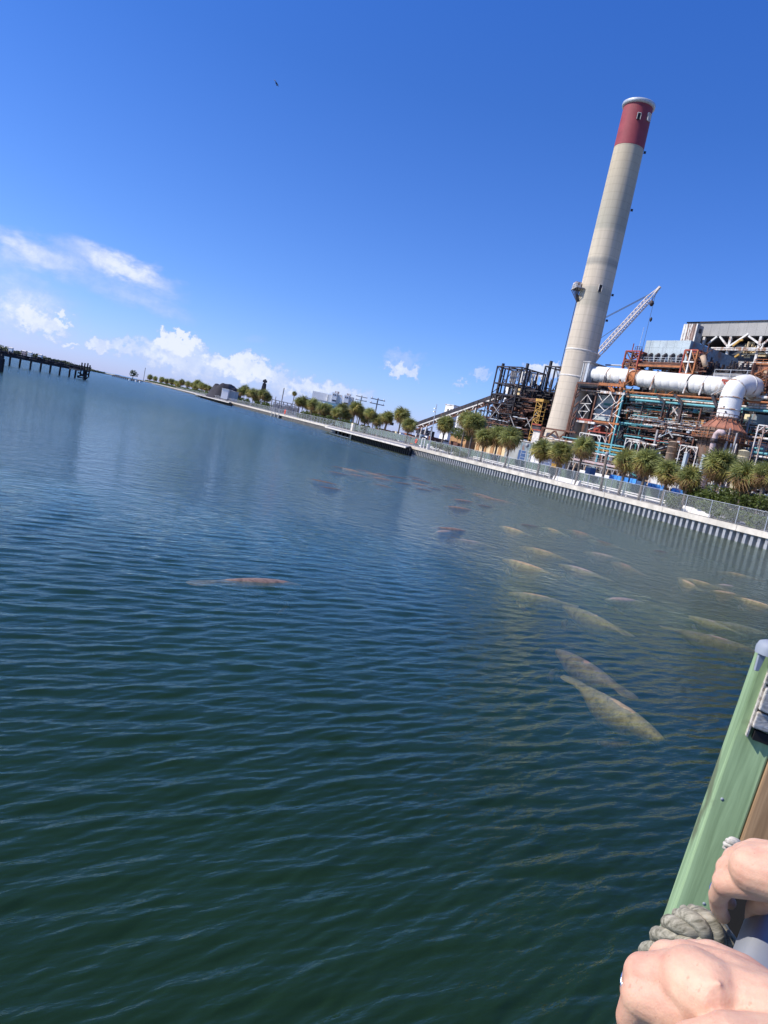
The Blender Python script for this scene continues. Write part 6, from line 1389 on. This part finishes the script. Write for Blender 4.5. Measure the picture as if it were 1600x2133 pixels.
# ---------------------------------------------------------------- bird
X = at(575.5, 173, 110); T = thing('soaring_bird', 'dark bird soaring alone high in the blue sky', 'bird', X)
a, c_ = at(570.6, 166.4, 110), at(580.4, 181, 110); u = (c_-a).normalized(); fw = u.cross(Vector((0, 1, 0))).normalized()
b = MB(); b.tube([X-Vector((0, .45, 0)), X-Vector((0, .3, 0)), X, X+Vector((0, .35, 0)), X+Vector((0, .6, 0))], [.02, .07, .11, .07, .03], 10); b.build('body', m_cable, T, smooth=True)
for sg, e in ((1, c_), (-1, a)):
    mid = X+(e-X)*.5+fw*.09; b = MB(); y = Vector((0, 1, 0)); v = b.v
    def q6(p, ch, th): return [p-y*ch*.4, p+y*ch*.6, p+y*ch*.6+fw*th, p-y*ch*.4+fw*th]
    A_, B_, C_ = q6(X, .34, .05), q6(mid, .36, .045), q6(e, .10, .02); b.quadbox(A_+B_); b.quadbox(B_+C_); b.build('wing', m_cable, T)
b = MB(); b.quadbox([X+Vector((-.05, .5, 0)), X+Vector((.05, .5, 0)), X+Vector((.13, .85, 0)), X+Vector((-.13, .85, 0)), X+Vector((-.05, .5, .03)), X+Vector((.05, .5, .03)), X+Vector((.13, .85, .02)), X+Vector((-.13, .85, .02))]); b.build('tail', m_cable, T)

# ---------------------------------------------------------------- manatees
def skin_mat(name, c1, c2, c3):
    m = bpy.data.materials.new(name); m.use_nodes = True; t = m.node_tree; b = t.nodes['Principled BSDF']; l = t.links.new; tc_ = N('ShaderNodeTexCoord', t)
    n = N('ShaderNodeTexNoise', t); n.inputs['Scale'].default_value = 6.5; n.inputs['Detail'].default_value = 10; n.inputs['Roughness'].default_value = .8; l(tc_.outputs['Object'], n.inputs[0])
    cr = N('ShaderNodeValToRGB', t); cr.color_ramp.elements[0].color = (*c1, 1); cr.color_ramp.elements[0].position = .36; cr.color_ramp.elements[1].color = (*c3, 1); cr.color_ramp.elements[1].position = .66; e = cr.color_ramp.elements.new(.5); e.color = (*c2, 1)
    l(n.outputs['Fac'], cr.inputs[0]); l(cr.outputs[0], b.inputs['Base Color']); b.inputs['Roughness'].default_value = .5
    bp = N('ShaderNodeBump', t); bp.inputs['Strength'].default_value = .4; bp.inputs['Distance'].default_value = .03; l(n.outputs['Fac'], bp.inputs['Height']); l(bp.outputs[0], b.inputs['Normal']); return m
MSK = {'tan': skin_mat('manatee_skin_algae', (.09, .065, .035), (.31, .225, .12), (.44, .34, .20)), 'red': skin_mat('manatee_skin_brown', (.075, .05, .035), (.22, .14, .095), (.32, .23, .165)), 'grey': skin_mat('manatee_skin_grey', (.10, .08, .06), (.29, .23, .18), (.38, .32, .25)), 'dark': skin_mat('manatee_skin_dark', (.05, .04, .035), (.11, .08, .065), (.2, .15, .1))}
def manatee_mesh(m, name):
    prof = [(0, .02, .02, -.02), (.05, .11, .09, -.02), (.16, .16, .13, 0), (.30, .20, .17, .0), (.48, .27, .23, .01), (.75, .37, .31, .02), (1.1, .45, .38, .03), (1.5, .46, .40, .03), (1.85, .38, .33, .02), (2.15, .27, .22, .0), (2.4, .20, .13, -.02), (2.6, .24, .07, -.03), (2.82, .33, .045, -.04), (3.0, .31, .03, -.05), (3.12, .18, .02, -.05), (3.17, .02, .01, -.05)]
    b = MB(); n = 18
    for x, ry, rz, zc in prof:
        for k in range(n): a = 2*math.pi*k/n; b.v.append((x, ry*.72*math.cos(a), (.27+.15*math.sin(math.pi*min(1, x/3.0)**.8))-rz*.8+rz*.8*math.sin(a)))
    for i in range(len(prof)-1):
        for k in range(n): p = i*n+k; q = i*n+(k+1) % n; b.f.append((p, p+n, q+n, q))
    b.f.append(tuple(range(n))); b.f.append(tuple((len(prof)-1)*n+k for k in range(n))[::-1])
    return b.mesh(name, m, smooth=True)
def flipper_mesh(m, sg):
    b = MB(); b.tube([(.55, sg*.25, -.12), (.62, sg*.42, -.2), (.80, sg*.58, -.26), (.98, sg*.64, -.3)], [.07, .09, .085, .03], 8); return b.mesh('flipper', m, smooth=True)
MM_ = {k: (manatee_mesh(v, 'body'), flipper_mesh(v, 1), flipper_mesh(v, -1)) for k, v in MSK.items()}
def manatee(head, tail, zback, kind, label, group='manatees floating in the canal', ln=None, yawonly=None):
    """head, tail picture points of the animal on the water, zback: height of its back against the surface"""
    h = gz(*head, 0); t = gz(*tail, 0); d = t-h; L_ = ln or max(2.0, min(3.4, d.length)); sc_ = L_/3.17
    T = thing('manatee', label, 'manatee', (h.x, h.y, zback-.43*sc_), group); T.rotation_euler = (0, 0, math.atan2(d.y, d.x)); T.scale = (sc_,)*3
    for nm, me in zip(('body', 'flipper', 'flipper'), MM_[kind]): o = bpy.data.objects.new(nm, me); COL.objects.link(o); o.parent = T
    return T
MAN = [((1387, 1526), (1225, 1424), .055, 'tan', 'big algae-streaked manatee nearest the wooden post, snout at the surface', 3.0),
 ((1163, 1340), (1292, 1420), .035, 'red', 'reddish brown manatee just beyond the nearest one', 3.0),
 ((1590, 1353), (1425, 1308), .05, 'red', 'long brown manatee whose head reaches the grey post cap', 3.1),
 ((1600, 1312), (1490, 1290), .03, 'grey', 'manatee behind the long brown one, at the right edge', 3.0), ((1436, 1277), (1480, 1292), .0, 'grey', 'small pale manatee just left of the one at the right edge', 2.0),
 ((1262, 1246), (1330, 1250), .05, 'grey', 'pale rounded manatee floating alone in the middle of the right-hand water', 2.2),
 ((630, 1212), (455, 1207), .055, 'red', 'lone reddish manatee in open water left of the picture centre', 3.2),
 ((1175, 1252), (1262, 1290), .0, 'tan', 'faint greenish manatee left of the pale rounded one', 3.0), ((1165, 1170), (1235, 1192), .03, 'grey', 'pale manatee right of the stack reflection', 2.8), ((1215, 1146), (1262, 1156), .03, 'grey', 'slim pale manatee beyond the one right of the stack reflection', 2.6),
 ((1275, 1165), (1362, 1200), .02, 'red', 'long brownish manatee in the middle of the right-hand herd', 3.1), ((1415, 1203), (1460, 1226), .04, 'tan', 'pale slanted manatee right of the herd centre', 2.8), ((1412, 1198), (1460, 1211), .02, 'tan', 'manatee directly beyond the pale slanted one', 2.8),
 ((1478, 1228), (1508, 1233), .04, 'tan', 'yellowish manatee above the one at the right edge', 2.2), ((1530, 1240), (1570, 1252), .04, 'tan', 'yellow-brown manatee near the right edge of the herd', 2.4), ((1490, 1216), (1526, 1220), .03, 'grey', 'short pale manatee behind the yellowish one', 2.2),
 ((1048, 1160), (1096, 1175), .05, 'tan', 'orange-tan manatee in the upper stack reflection', 2.8), ((1085, 1133), (1150, 1152), .03, 'tan', 'long tan manatee crossing the stack reflection', 3.1), ((1040, 1093), (1070, 1102), .05, 'tan', 'manatee at the left edge of the stack reflection', 2.6),
 ((1060, 1228), (1100, 1236), .02, 'tan', 'yellowish manatee low in the stack reflection', 2.4), ((905, 1108), (935, 1106), .05, 'grey', 'pale manatee in a small trio in open water, left one', 2.6), ((975, 1106), (950, 1103), .07, 'red', 'brown manatee in a small trio in open water, right one', 2.6), ((938, 1119), (955, 1122), .02, 'grey', 'faint pale manatee in a small trio in open water, nearest one', 2.4),
 ((1350, 1144), (1400, 1152), .03, 'dark', 'dark manatee far out toward the sea wall, right of the herd', 2.8), ((1180, 1100), (1235, 1116), .04, 'red', 'brown manatee at the back of the right-hand herd', 3.0), ((1225, 1120), (1290, 1138), .03, 'dark', 'dark manatee at the back of the herd, behind the slim pale one', 3.0),
 ((1130, 1095), (1180, 1112), .03, 'tan', 'tan manatee at the back of the herd right of the reflection', 3.0), ((1495, 1186), (1560, 1200), .02, 'tan', 'yellow-green manatee far right, beyond the herd', 3.0)]
for h_, t_, zb_, kd, lb, L_ in MAN: manatee(h_, t_, zb_-(.03 if h_[1] > 1300 else -.012), kd, lb, ln=L_)
FAR = [(684, 968), (677, 979), (722, 985), (711, 973), (738, 975), (758, 982), (772, 992), (775, 983), (770, 1004), (800, 989), (815, 991), (818, 1002), (851, 1003), (853, 996), (860, 997), (846, 990), (856, 1013), (882, 1012), (641, 995), (655, 1011), (915, 1009), (934, 1006), (936, 1012), (982, 1025), (1001, 1032), (943, 1038), (930, 1053), (987, 1049), (1075, 1089), (1020, 1036)]
r = random.Random(77)
for i, (px, py) in enumerate(sorted(FAR)):
    big = (px, py) in ((943, 1038), (722, 985), (684, 968)); h = gz(px-5, py, 0)
    T = thing('manatee', f'dark manatee back breaking the surface in the far scattered group, {"number" if False else (ORD+["twenty-seventh", "twenty-eighth", "twenty-ninth", "thirtieth"])[i]} from the left', 'manatee', (h.x, h.y, r.uniform(.055, .085)-.43), 'far scattered manatees')
    T.rotation_euler = (0, 0, r.uniform(-.5, .6)); kd = r.choice(['dark', 'dark', 'dark', 'red'])
    for nm, me_ in zip(('body', 'flipper', 'flipper'), MM_[kd]): o = bpy.data.objects.new(nm, me_); COL.objects.link(o); o.parent = T

# ================================================================== FOREGROUND
def wood(name, c1, c2, axis, gscale=60, gl=3, bump=.5, stain=None):
    """axis: unit vector of the grain in world space"""
    m = bpy.data.materials.new(name); m.use_nodes = True; t = m.node_tree; b = t.nodes['Principled BSDF']; l = t.links.new; g = N('ShaderNodeNewGeometry', t)
    axis = Vector(axis).normalized(); rot = axis.rotation_difference(Vector((1, 0, 0))).to_euler(); mp = N('ShaderNodeMapping', t); mp.inputs['Rotation'].default_value = rot; l(g.outputs['Position'], mp.inputs[0])
    m2 = N('ShaderNodeMapping', t); m2.inputs['Scale'].default_value = (gl, gscale, gscale); l(mp.outputs[0], m2.inputs[0])
    n1 = N('ShaderNodeTexNoise', t); n1.inputs['Scale'].default_value = 1; n1.inputs['Detail'].default_value = 6; n1.inputs['Roughness'].default_value = .6; n1.inputs['Distortion'].default_value = .6; l(m2.outputs[0], n1.inputs[0])
    n2 = N('ShaderNodeTexNoise', t); n2.inputs['Scale'].default_value = 9; n2.inputs['Detail'].default_value = 6; l(g.outputs['Position'], n2.inputs[0])
    cr = N('ShaderNodeValToRGB', t); cr.color_ramp.elements[0].color = (*c1, 1); cr.color_ramp.elements[0].position = .30; cr.color_ramp.elements[1].color = (*c2, 1); cr.color_ramp.elements[1].position = .62; l(n1.outputs['Fac'], cr.inputs[0])
    last = cr.outputs[0]
    if stain:
        mr = N('ShaderNodeMapRange', t); mr.inputs['From Min'].default_value = .56; mr.inputs['From Max'].default_value = .68; mr.inputs['To Max'].default_value = .75; l(n2.outputs['Fac'], mr.inputs[0])
        mm = N('ShaderNodeMix', t, data_type='RGBA'); l(mr.outputs[0], mm.inputs[0]); l(last, mm.inputs[6]); mm.inputs[7].default_value = (*stain, 1); last = mm.outputs[2]
    l(last, b.inputs['Base Color']); b.inputs['Roughness'].default_value = .8; b.inputs['Specular IOR Level'].default_value = .25
    bp = N('ShaderNodeBump', t); bp.inputs['Strength'].default_value = bump; bp.inputs['Distance'].default_value = .002; l(n1.outputs['Fac'], bp.inputs['Height']); l(bp.outputs[0], b.inputs['Normal']); return m
YP = 1.32
t0, t1 = at(1362, 2010, YP), at(1592, 1352, YP); pax = (t1-t0).normalized()
bot = t0 - pax*((t0.z+1.0)/pax.z); YX = Vector((0, 1, 0)); sx = Vector((.93, -.36, 0)).normalized(); sx = (sx - pax*sx.dot(pax)).normalized(); sy = pax.cross(sx); sy = sy if sy.y > 0 else -sy
m_green = wood('green_stained_timber', (.14, .21, .105), (.29, .41, .22), pax, 42, 2.2, .35, (.095, .10, .055))
m_brown = wood('brown_treated_timber', (.16, .095, .05), (.34, .22, .12), pax, 55, 2.0, .5)
m_weath = wood('weathered_grey_plank', (.22, .19, .15), (.60, .56, .48), sx, 130, 5, .8)
m_rope = wood('weathered_rope', (.07, .065, .04), (.36, .33, .25), (1, 0, .4), 160, 30, .9, (.25, .27, .17))
m_rail = mat('grey_composite_rail', (.36, .38, .41), .55, .06, 9, bump=.05); m_capg = mat('grey_post_cap', (.26, .29, .33), .6, .12, 14, bump=.2)
wdt = (at(1604, 1556, YP)-at(1522, 1556, YP)).dot(sx)
def bevel(o, w=.003, seg=2):
    md = o.modifiers.new('bevel', 'BEVEL'); md.width = w; md.segments = seg; md.limit_method = 'ANGLE'; return o
T = thing('railing_post', 'green-stained timber post at the lower right with a brown board fixed beside it', 'railing post', (bot.x, bot.y, -1))
b = MB(); b.box(bot, sx, sy, pax, wdt, .09, (t1-bot).length); bevel(b.build('green_post', m_green, T), .004)
b = MB(); p_ = bot+sx*(wdt+.001)-sy*.006; b.box(p_, sx, sy, pax, .16, .04, (t1-bot).length-.19); bevel(b.build('brown_board', m_brown, T), .004)
for k, f_ in enumerate((.24, .55, .86)):
    q = t0+pax*(t1-t0).length*f_*-1 if False else t0-(t0-t1)*f_ + sx*wdt*(.25 if k % 2 else .7) - sy*.0005; b = MB(); b.tube([q+sy*.003, q-sy*.0005], .003, 12); b.build('screw_head', m_capg, T, smooth=True)
# pale planks let into the upper part
lo = at(1566, 1512, YP-.02); hi = at(1603, 1388, YP-.02)
T2 = thing('weathered_planks', 'bleached horizontal planks with dark gaps fixed at the top of the green post', 'planks', lo)
ln_ = (hi-lo).length; sxx = (at(1600, 1524, YP-.02)-at(1566, 1511, YP-.02)).normalized()
hts = [0, .30, .72, 1.05, 1.4]
for k in range(4):
    a = lo+pax*ln_*hts[k]; b = MB(); b.box(a+sxx*.0+sy*(-.012-.004*(k % 2)), sxx, sy, pax, .30, .03, ln_*(hts[k+1]-hts[k])-.004); bevel(b.build('plank', m_weath, T2), .0025)
m_black = mat('painted_gap_shade', (.012, .011, .01), .9, .2, 5)  # near-black: the shade of the gaps is painted into the colour
b = MB(); b.box(lo+sxx*.008-pax*.022-sy*.0075, sxx, sy, pax, .28, .02, .018); b.build('gap_shade_strip', m_black, T2)  # black strip painted in for the shade under the lowest plank
b = MB(); b.box(lo-sxx*.004-pax*.022-sy*.003, sxx, sy, pax, .0035, .02, ln_*1.35); b.build('edge_trim', m_weath, T2)
# grey cap and strap
cc = at(1602, 1352, YP-.03); T3 = thing('post_cap', 'rounded grey cap and strap at the top of the green post on the right edge', 'post cap', cc)
b = MB(); q = [(at(1602, 1346, YP-.03))]; b.lathe((0, 0, 0), [(.021, -.012), (.022, .0), (.019, .010), (.010, .015), (.001, .017)], 28)
o = b.build('cap', m_capg, None, smooth=True); o.parent = T3; o.rotation_euler = pax.to_track_quat('Z', 'Y').to_euler()
s0_, s1_ = at(1590, 1350, YP-.035), at(1576, 1398, YP-.035); sd_ = (s1_-s0_).normalized(); b = MB(); w_ = sd_.cross(Vector((0, 1, 0))).normalized(); 
b.quadbox([s0_-w_*.004, s0_+w_*.012, s0_+w_*.012+YX*.006, s0_-w_*.004+YX*.006, s1_-w_*.003, s1_+w_*.004, s1_+w_*.004+YX*.006, s1_-w_*.003+YX*.006]); bevel(b.build('strap', m_capg, T3), .001)
# grey handrail
T4 = thing('grey_handrail', 'smooth light grey handrail in the bottom right corner under the wrists', 'handrail', at(1575, 1960, .80))
g0, g1 = at(1556, 1990, .72), at(1612, 1840, .80); gd = (g1-g0).normalized(); e0 = g0-gd*.75; 
gx = Vector((1, 0, -.12)); gx = (gx-gd*gx.dot(gd)).normalized(); gy = gd.cross(gx); gy = gy if gy.y > 0 else -gy
wG = .085; b = MB(); hl = (g1-e0).length+.5
prf = []
for k in range(24):
    a = 2*math.pi*k/24; ca, sa = math.cos(a), math.sin(a); pw = .45; prf.append((wG*.5*math.copysign(abs(ca)**pw, ca), .028*math.copysign(abs(sa)**pw, sa)))
cx0 = e0+gx*wG*.5+gy*.03; 
for z in (0, hl-.5-.005): 
    for (u, v) in prf: b.v.append(tuple(cx0+gx*u+gy*v+gd*z))
n = 24
for k in range(n): b.f.append((k, (k+1) % n, n+(k+1) % n, n+k))
b.f.append(tuple(range(n))[::-1]); b.f.append(tuple(range(n, 2*n)))
o = b.build('rail', m_rail, T4, smooth=False)
for p__ in o.data.polygons: p__.use_smooth = len(p__.vertices) == 4
bz = at(1600, 1900, .93); b = MB(); b.box(bz-sx*.06-pax*.10, sx, sy, pax, .3, .03, .14); b.build('painted_shade_block', m_black, T4)  # black block added to paint the dark gap beside the rail
# rope: three-strand laid rope in bent loops round the post
def rope(T, path, R, turns, name, mt, strands=3, n=12):
    N_ = len(path)*6; pts = [Vector(p) for p in path]; cv = []
    for i in range(len(pts)-1):
        p0, p1, p2, p3 = pts[max(0, i-1)], pts[i], pts[i+1], pts[min(len(pts)-1, i+2)]
        for k in range(10): t = k/10; cv.append(.5*((2*p1)+(p2-p0)*t+(2*p0-5*p1+4*p2-p3)*t*t+(3*p1-p0-3*p2+p3)*t**3))
    cv.append(pts[-1]); M_ = len(cv); prev = None; fr_ = []
    for i, p in enumerate(cv):
        d = (cv[min(i+1, M_-1)]-cv[max(i-1, 0)]).normalized()
        if prev is None: x = d.cross(Vector((0, 1, .1))).normalized()
        else: x = (prev-d*prev.dot(d)).normalized()
        prev = x; fr_.append((x, d.cross(x)))
    for s_ in range(strands):
        hp = []
        for i in range(M_): a = 2*math.pi*(turns*i/(M_-1)+s_/strands); hp.append(cv[i]+(fr_[i][0]*math.cos(a)+fr_[i][1]*math.sin(a))*R*.52)
        b = MB(); b.tube(hp, [R*.56]*M_, n); b.build(name, mt, T, smooth=True)
YR = .86
T5 = thing('mooring_rope', 'thick weathered three-strand rope wrapped round the post behind the lower hand', 'rope', at(1440, 1950, YR))
rope(T5, [at(1318, 2050, YR+.05), at(1362, 1985, YR), at(1405, 1935, YR-.035), at(1460, 1925, YR-.05), at(1510, 1975, YR-.045), at(1545, 2040, YR-.02), at(1560, 2110, YR+.03)], .0165, 3.6, 'strand', m_rope)
rope(T5, [at(1340, 2100, YR+.03), at(1385, 2020, YR-.02), at(1430, 1975, YR-.055), at(1475, 1990, YR-.06), at(1510, 2050, YR-.05), at(1530, 2120, YR-.02)], .0165, 3.0, 'strand', m_rope)
rope(T5, [at(1380, 1960, YR+.05), at(1415, 1910, YR+.02), at(1455, 1905, YR+.0), at(1500, 1935, YR+.02), at(1535, 1990, YR+.04)], .010, 3.4, 'strand', m_rope)
T6 = thing('rope_end', 'small pale frayed rope end on the green post behind the upper hand', 'rope end', at(1528, 1754, 1.2))
rope(T6, [at(1515, 1764, 1.2), at(1521, 1756, 1.19), at(1530, 1755, 1.19), at(1542, 1766, 1.2)], .0085, 1.6, 'strand', m_weath)

# ---------------------------------------------------------------- the person's hands and forearms
def skin_material():
    m = bpy.data.materials.new('skin'); m.use_nodes = True; t = m.node_tree; b = t.nodes['Principled BSDF']; l = t.links.new; g = N('ShaderNodeNewGeometry', t)
    n = N('ShaderNodeTexNoise', t); n.inputs['Scale'].default_value = 26; n.inputs['Detail'].default_value = 8; n.inputs['Roughness'].default_value = .65; l(g.outputs['Position'], n.inputs[0])
    cr = N('ShaderNodeValToRGB', t); cr.color_ramp.elements[0].color = (.50, .25, .17, 1); cr.color_ramp.elements[0].position = .32; cr.color_ramp.elements[1].color = (.62, .39, .26, 1); cr.color_ramp.elements[1].position = .66; l(n.outputs['Fac'], cr.inputs[0])
    n3 = N('ShaderNodeTexNoise', t); n3.inputs['Scale'].default_value = 190; n3.inputs['Detail'].default_value = 2; l(g.outputs['Position'], n3.inputs[0])
    mr = N('ShaderNodeMapRange', t); mr.inputs['From Min'].default_value = .66; mr.inputs['From Max'].default_value = .74; mr.inputs['To Max'].default_value = .45; l(n3.outputs['Fac'], mr.inputs[0])
    mm = N('ShaderNodeMix', t, data_type='RGBA'); l(mr.outputs[0], mm.inputs[0]); l(cr.outputs[0], mm.inputs[6]); mm.inputs[7].default_value = (.36, .17, .10, 1)
    l(mm.outputs[2], b.inputs['Base Color']); b.inputs['Roughness'].default_value = .58; b.inputs['Subsurface Weight'].default_value = .22; b.inputs['Subsurface Radius'].default_value = (.01, .004, .002); b.inputs['Subsurface Scale'].default_value = .6; b.inputs['Specular IOR Level'].default_value = .4
    vo = N('ShaderNodeTexVoronoi', t); vo.inputs['Scale'].default_value = 520; l(g.outputs['Position'], vo.inputs[0])
    mpp = N('ShaderNodeTexNoise', t); mpp.inputs['Scale'].default_value = 60; mpp.inputs['Detail'].default_value = 6; l(g.outputs['Position'], mpp.inputs[0])
    b1 = N('ShaderNodeBump', t); b1.inputs['Strength'].default_value = .13; b1.inputs['Distance'].default_value = .0012; l(vo.outputs['Distance'], b1.inputs['Height']); b2 = N('ShaderNodeBump', t); b2.inputs['Strength'].default_value = .5; b2.inputs['Distance'].default_value = .0022; l(mpp.outputs['Fac'], b2.inputs['Height']); l(b1.outputs[0], b2.inputs['Normal']); l(b2.outputs[0], b.inputs['Normal']); return m
m_skin = skin_material(); m_silver = mat('silver', (.75, .74, .72), .18, .05, 50, metal=1); m_nail = mat('fingernail', (.72, .48, .42), .3, .05, 50)
def organic(T, name, chains, vox=.0022, smooth_it=9):
    """one continuous skin surface: tapered chains of (px, py, depth, radius in mm) fused by a voxel remesh"""
    b = MB()
    for ch in chains:
        pts = [at(x, y, Y_) for (x, y, Y_, r_) in ch]; rs = [c_[3]/1000 for c_ in ch]; P2 = []; R2 = []
        for i in range(len(pts)-1):
            for k in range(6): t = k/6; P2.append(pts[i].lerp(pts[i+1], t)); R2.append(rs[i]*(1-t)+rs[i+1]*t)
        P2.append(pts[-1]); R2.append(rs[-1])
        b.tube(P2, R2, 16)
        for p, r_ in ((P2[0], R2[0]), (P2[-1], R2[-1])) + tuple(zip(pts[1:-1], rs[1:-1])):
            o = len(b.v); n1, n2 = 8, 14
            for i in range(n1+1):
                th = math.pi*i/n1
                for k in range(n2): a = 2*math.pi*k/n2; b.v.append((p.x+r_*math.sin(th)*math.cos(a), p.y+r_*math.sin(th)*math.sin(a), p.z+r_*math.cos(th)))
            for i in range(n1):
                for k in range(n2): b.f.append((o+i*n2+k, o+i*n2+(k+1) % n2, o+(i+1)*n2+(k+1) % n2, o+(i+1)*n2+k))
    o = b.build(name, m_skin, T, smooth=True); md = o.modifiers.new('fuse', 'REMESH'); md.mode = 'VOXEL'; md.voxel_size = vox; md.use_smooth_shade = True
    m2 = o.modifiers.new('soften', 'SMOOTH'); m2.factor = .5; m2.iterations = smooth_it; return o
PR = thing('person', 'bare hands and forearms of a person reaching in to grip the rope and railing', 'person', at(1700, 2050, .6))
# upper hand
UH = [
 [(1800, 1890, .66, 33), (1700, 1850, .69, 30), (1625, 1826, .715, 27), (1570, 1812, .73, 25)],
 [(1610, 1835, .72, 22), (1560, 1835, .735, 19), (1512, 1840, .75, 14.5)], [(1610, 1820, .72, 22), (1560, 1812, .74, 20), (1520, 1812, .76, 15)],
 [(1610, 1800, .725, 20), (1565, 1792, .745, 19), (1532, 1791, .765, 14)], [(1620, 1790, .73, 18), (1575, 1778, .755, 16), (1546, 1778, .77, 12)],
 [(1512, 1840, .75, 13), (1496, 1866, .765, 10.5), (1497, 1892, .785, 9.5), (1507, 1910, .80, 8)],
 [(1520, 1812, .76, 13), (1502, 1836, .785, 10), (1506, 1866, .81, 9.5), (1520, 1880, .82, 8)],
 [(1532, 1791, .765, 12), (1518, 1810, .80, 9.5), (1525, 1838, .825, 9), (1538, 1850, .83, 8)],
 [(1546, 1778, .77, 11), (1534, 1795, .81, 8.5), (1542, 1818, .83, 8), (1552, 1828, .83, 7)],
 [(1640, 1862, .73, 20), (1600, 1866, .76, 15), (1575, 1890, .79, 11), (1568, 1915, .80, 9)]]
o = organic(PR, 'hand_and_forearm', UH, .0016, 8); o['label'] = 'upper hand with curled fingers over the board, forearm leaving at the right edge'
LH = [
 [(1980, 2420, .42, 40), (1800, 2280, .44, 36), (1660, 2180, .46, 31), (1560, 2120, .475, 28)],
 [(1600, 2140, .47, 27), (1500, 2120, .48, 27), (1400, 2092, .50, 22), (1337, 2076, .51, 16)], [(1600, 2120, .47, 27), (1490, 2080, .49, 27), (1400, 2045, .51, 22), (1342, 2030, .52, 16)],
 [(1600, 2110, .48, 26), (1510, 2060, .50, 26), (1430, 2020, .52, 21), (1392, 2004, .53, 16)], [(1610, 2110, .49, 24), (1540, 2050, .51, 22), (1480, 2010, .53, 18), (1448, 1998, .54, 14.5)],
 [(1480, 2080, .485, 27), (1440, 2050, .50, 26)],
 [(1337, 2076, .51, 15), (1314, 2120, .515, 11.5), (1318, 2165, .53, 10), (1340, 2195, .54, 9)], [(1340, 2030, .52, 15), (1320, 2066, .54, 11), (1332, 2120, .56, 10), (1350, 2150, .57, 9)],
 [(1392, 2004, .53, 14), (1366, 2040, .56, 10.5), (1368, 2085, .58, 9.5), (1385, 2110, .59, 8.5)], [(1448, 1998, .54, 13), (1425, 2030, .57, 10), (1425, 2065, .59, 9), (1438, 2085, .60, 8)],
 [(1500, 2050, .470, 2.0), (1450, 2040, .480, 2.0), (1405, 2012, .502, 1.8)], [(1480, 2056, .473, 2.0), (1440, 2068, .477, 2.0), (1390, 2062, .489, 1.8)],
 [(1620, 2210, .44, 27), (1520, 2185, .44, 22), (1440, 2180, .45, 15), (1395, 2210, .46, 12)]]
o = organic(PR, 'hand_and_forearm', LH, .0016, 7); o['label'] = 'lower hand seen from the back, closest to the camera'
def ring(px, py, Y_, R, tilt, stone):
    c_ = at(px, py, Y_); b = MB(); u = tilt.normalized(); v = u.cross(Vector((.3, 1, .2))).normalized(); w_ = u.cross(v)
    for off in (-.0012, .0012): b.tube([c_+u*off+(v*math.cos(a)+w_*math.sin(a))*R for a in [2*math.pi*k/28 for k in range(29)]], .0009, 8, False)
    b.build('ring', m_silver, PR, smooth=True)
f_ = (at(1503, 1853, .757)-at(1496, 1866, .765)); ring(1501, 1856, .763, .0108, f_, 1)
f_ = (at(1340, 2030, .52)-at(1320, 2066, .54)); ring(1328, 2051, .532, .0125, f_, 1)
print('PARTS', NPART[0], 'OBJECTS', len(bpy.data.objects), 'TRIS', sum(len(o.data.polygons)*2 for o in bpy.data.objects if o.type == 'MESH'))
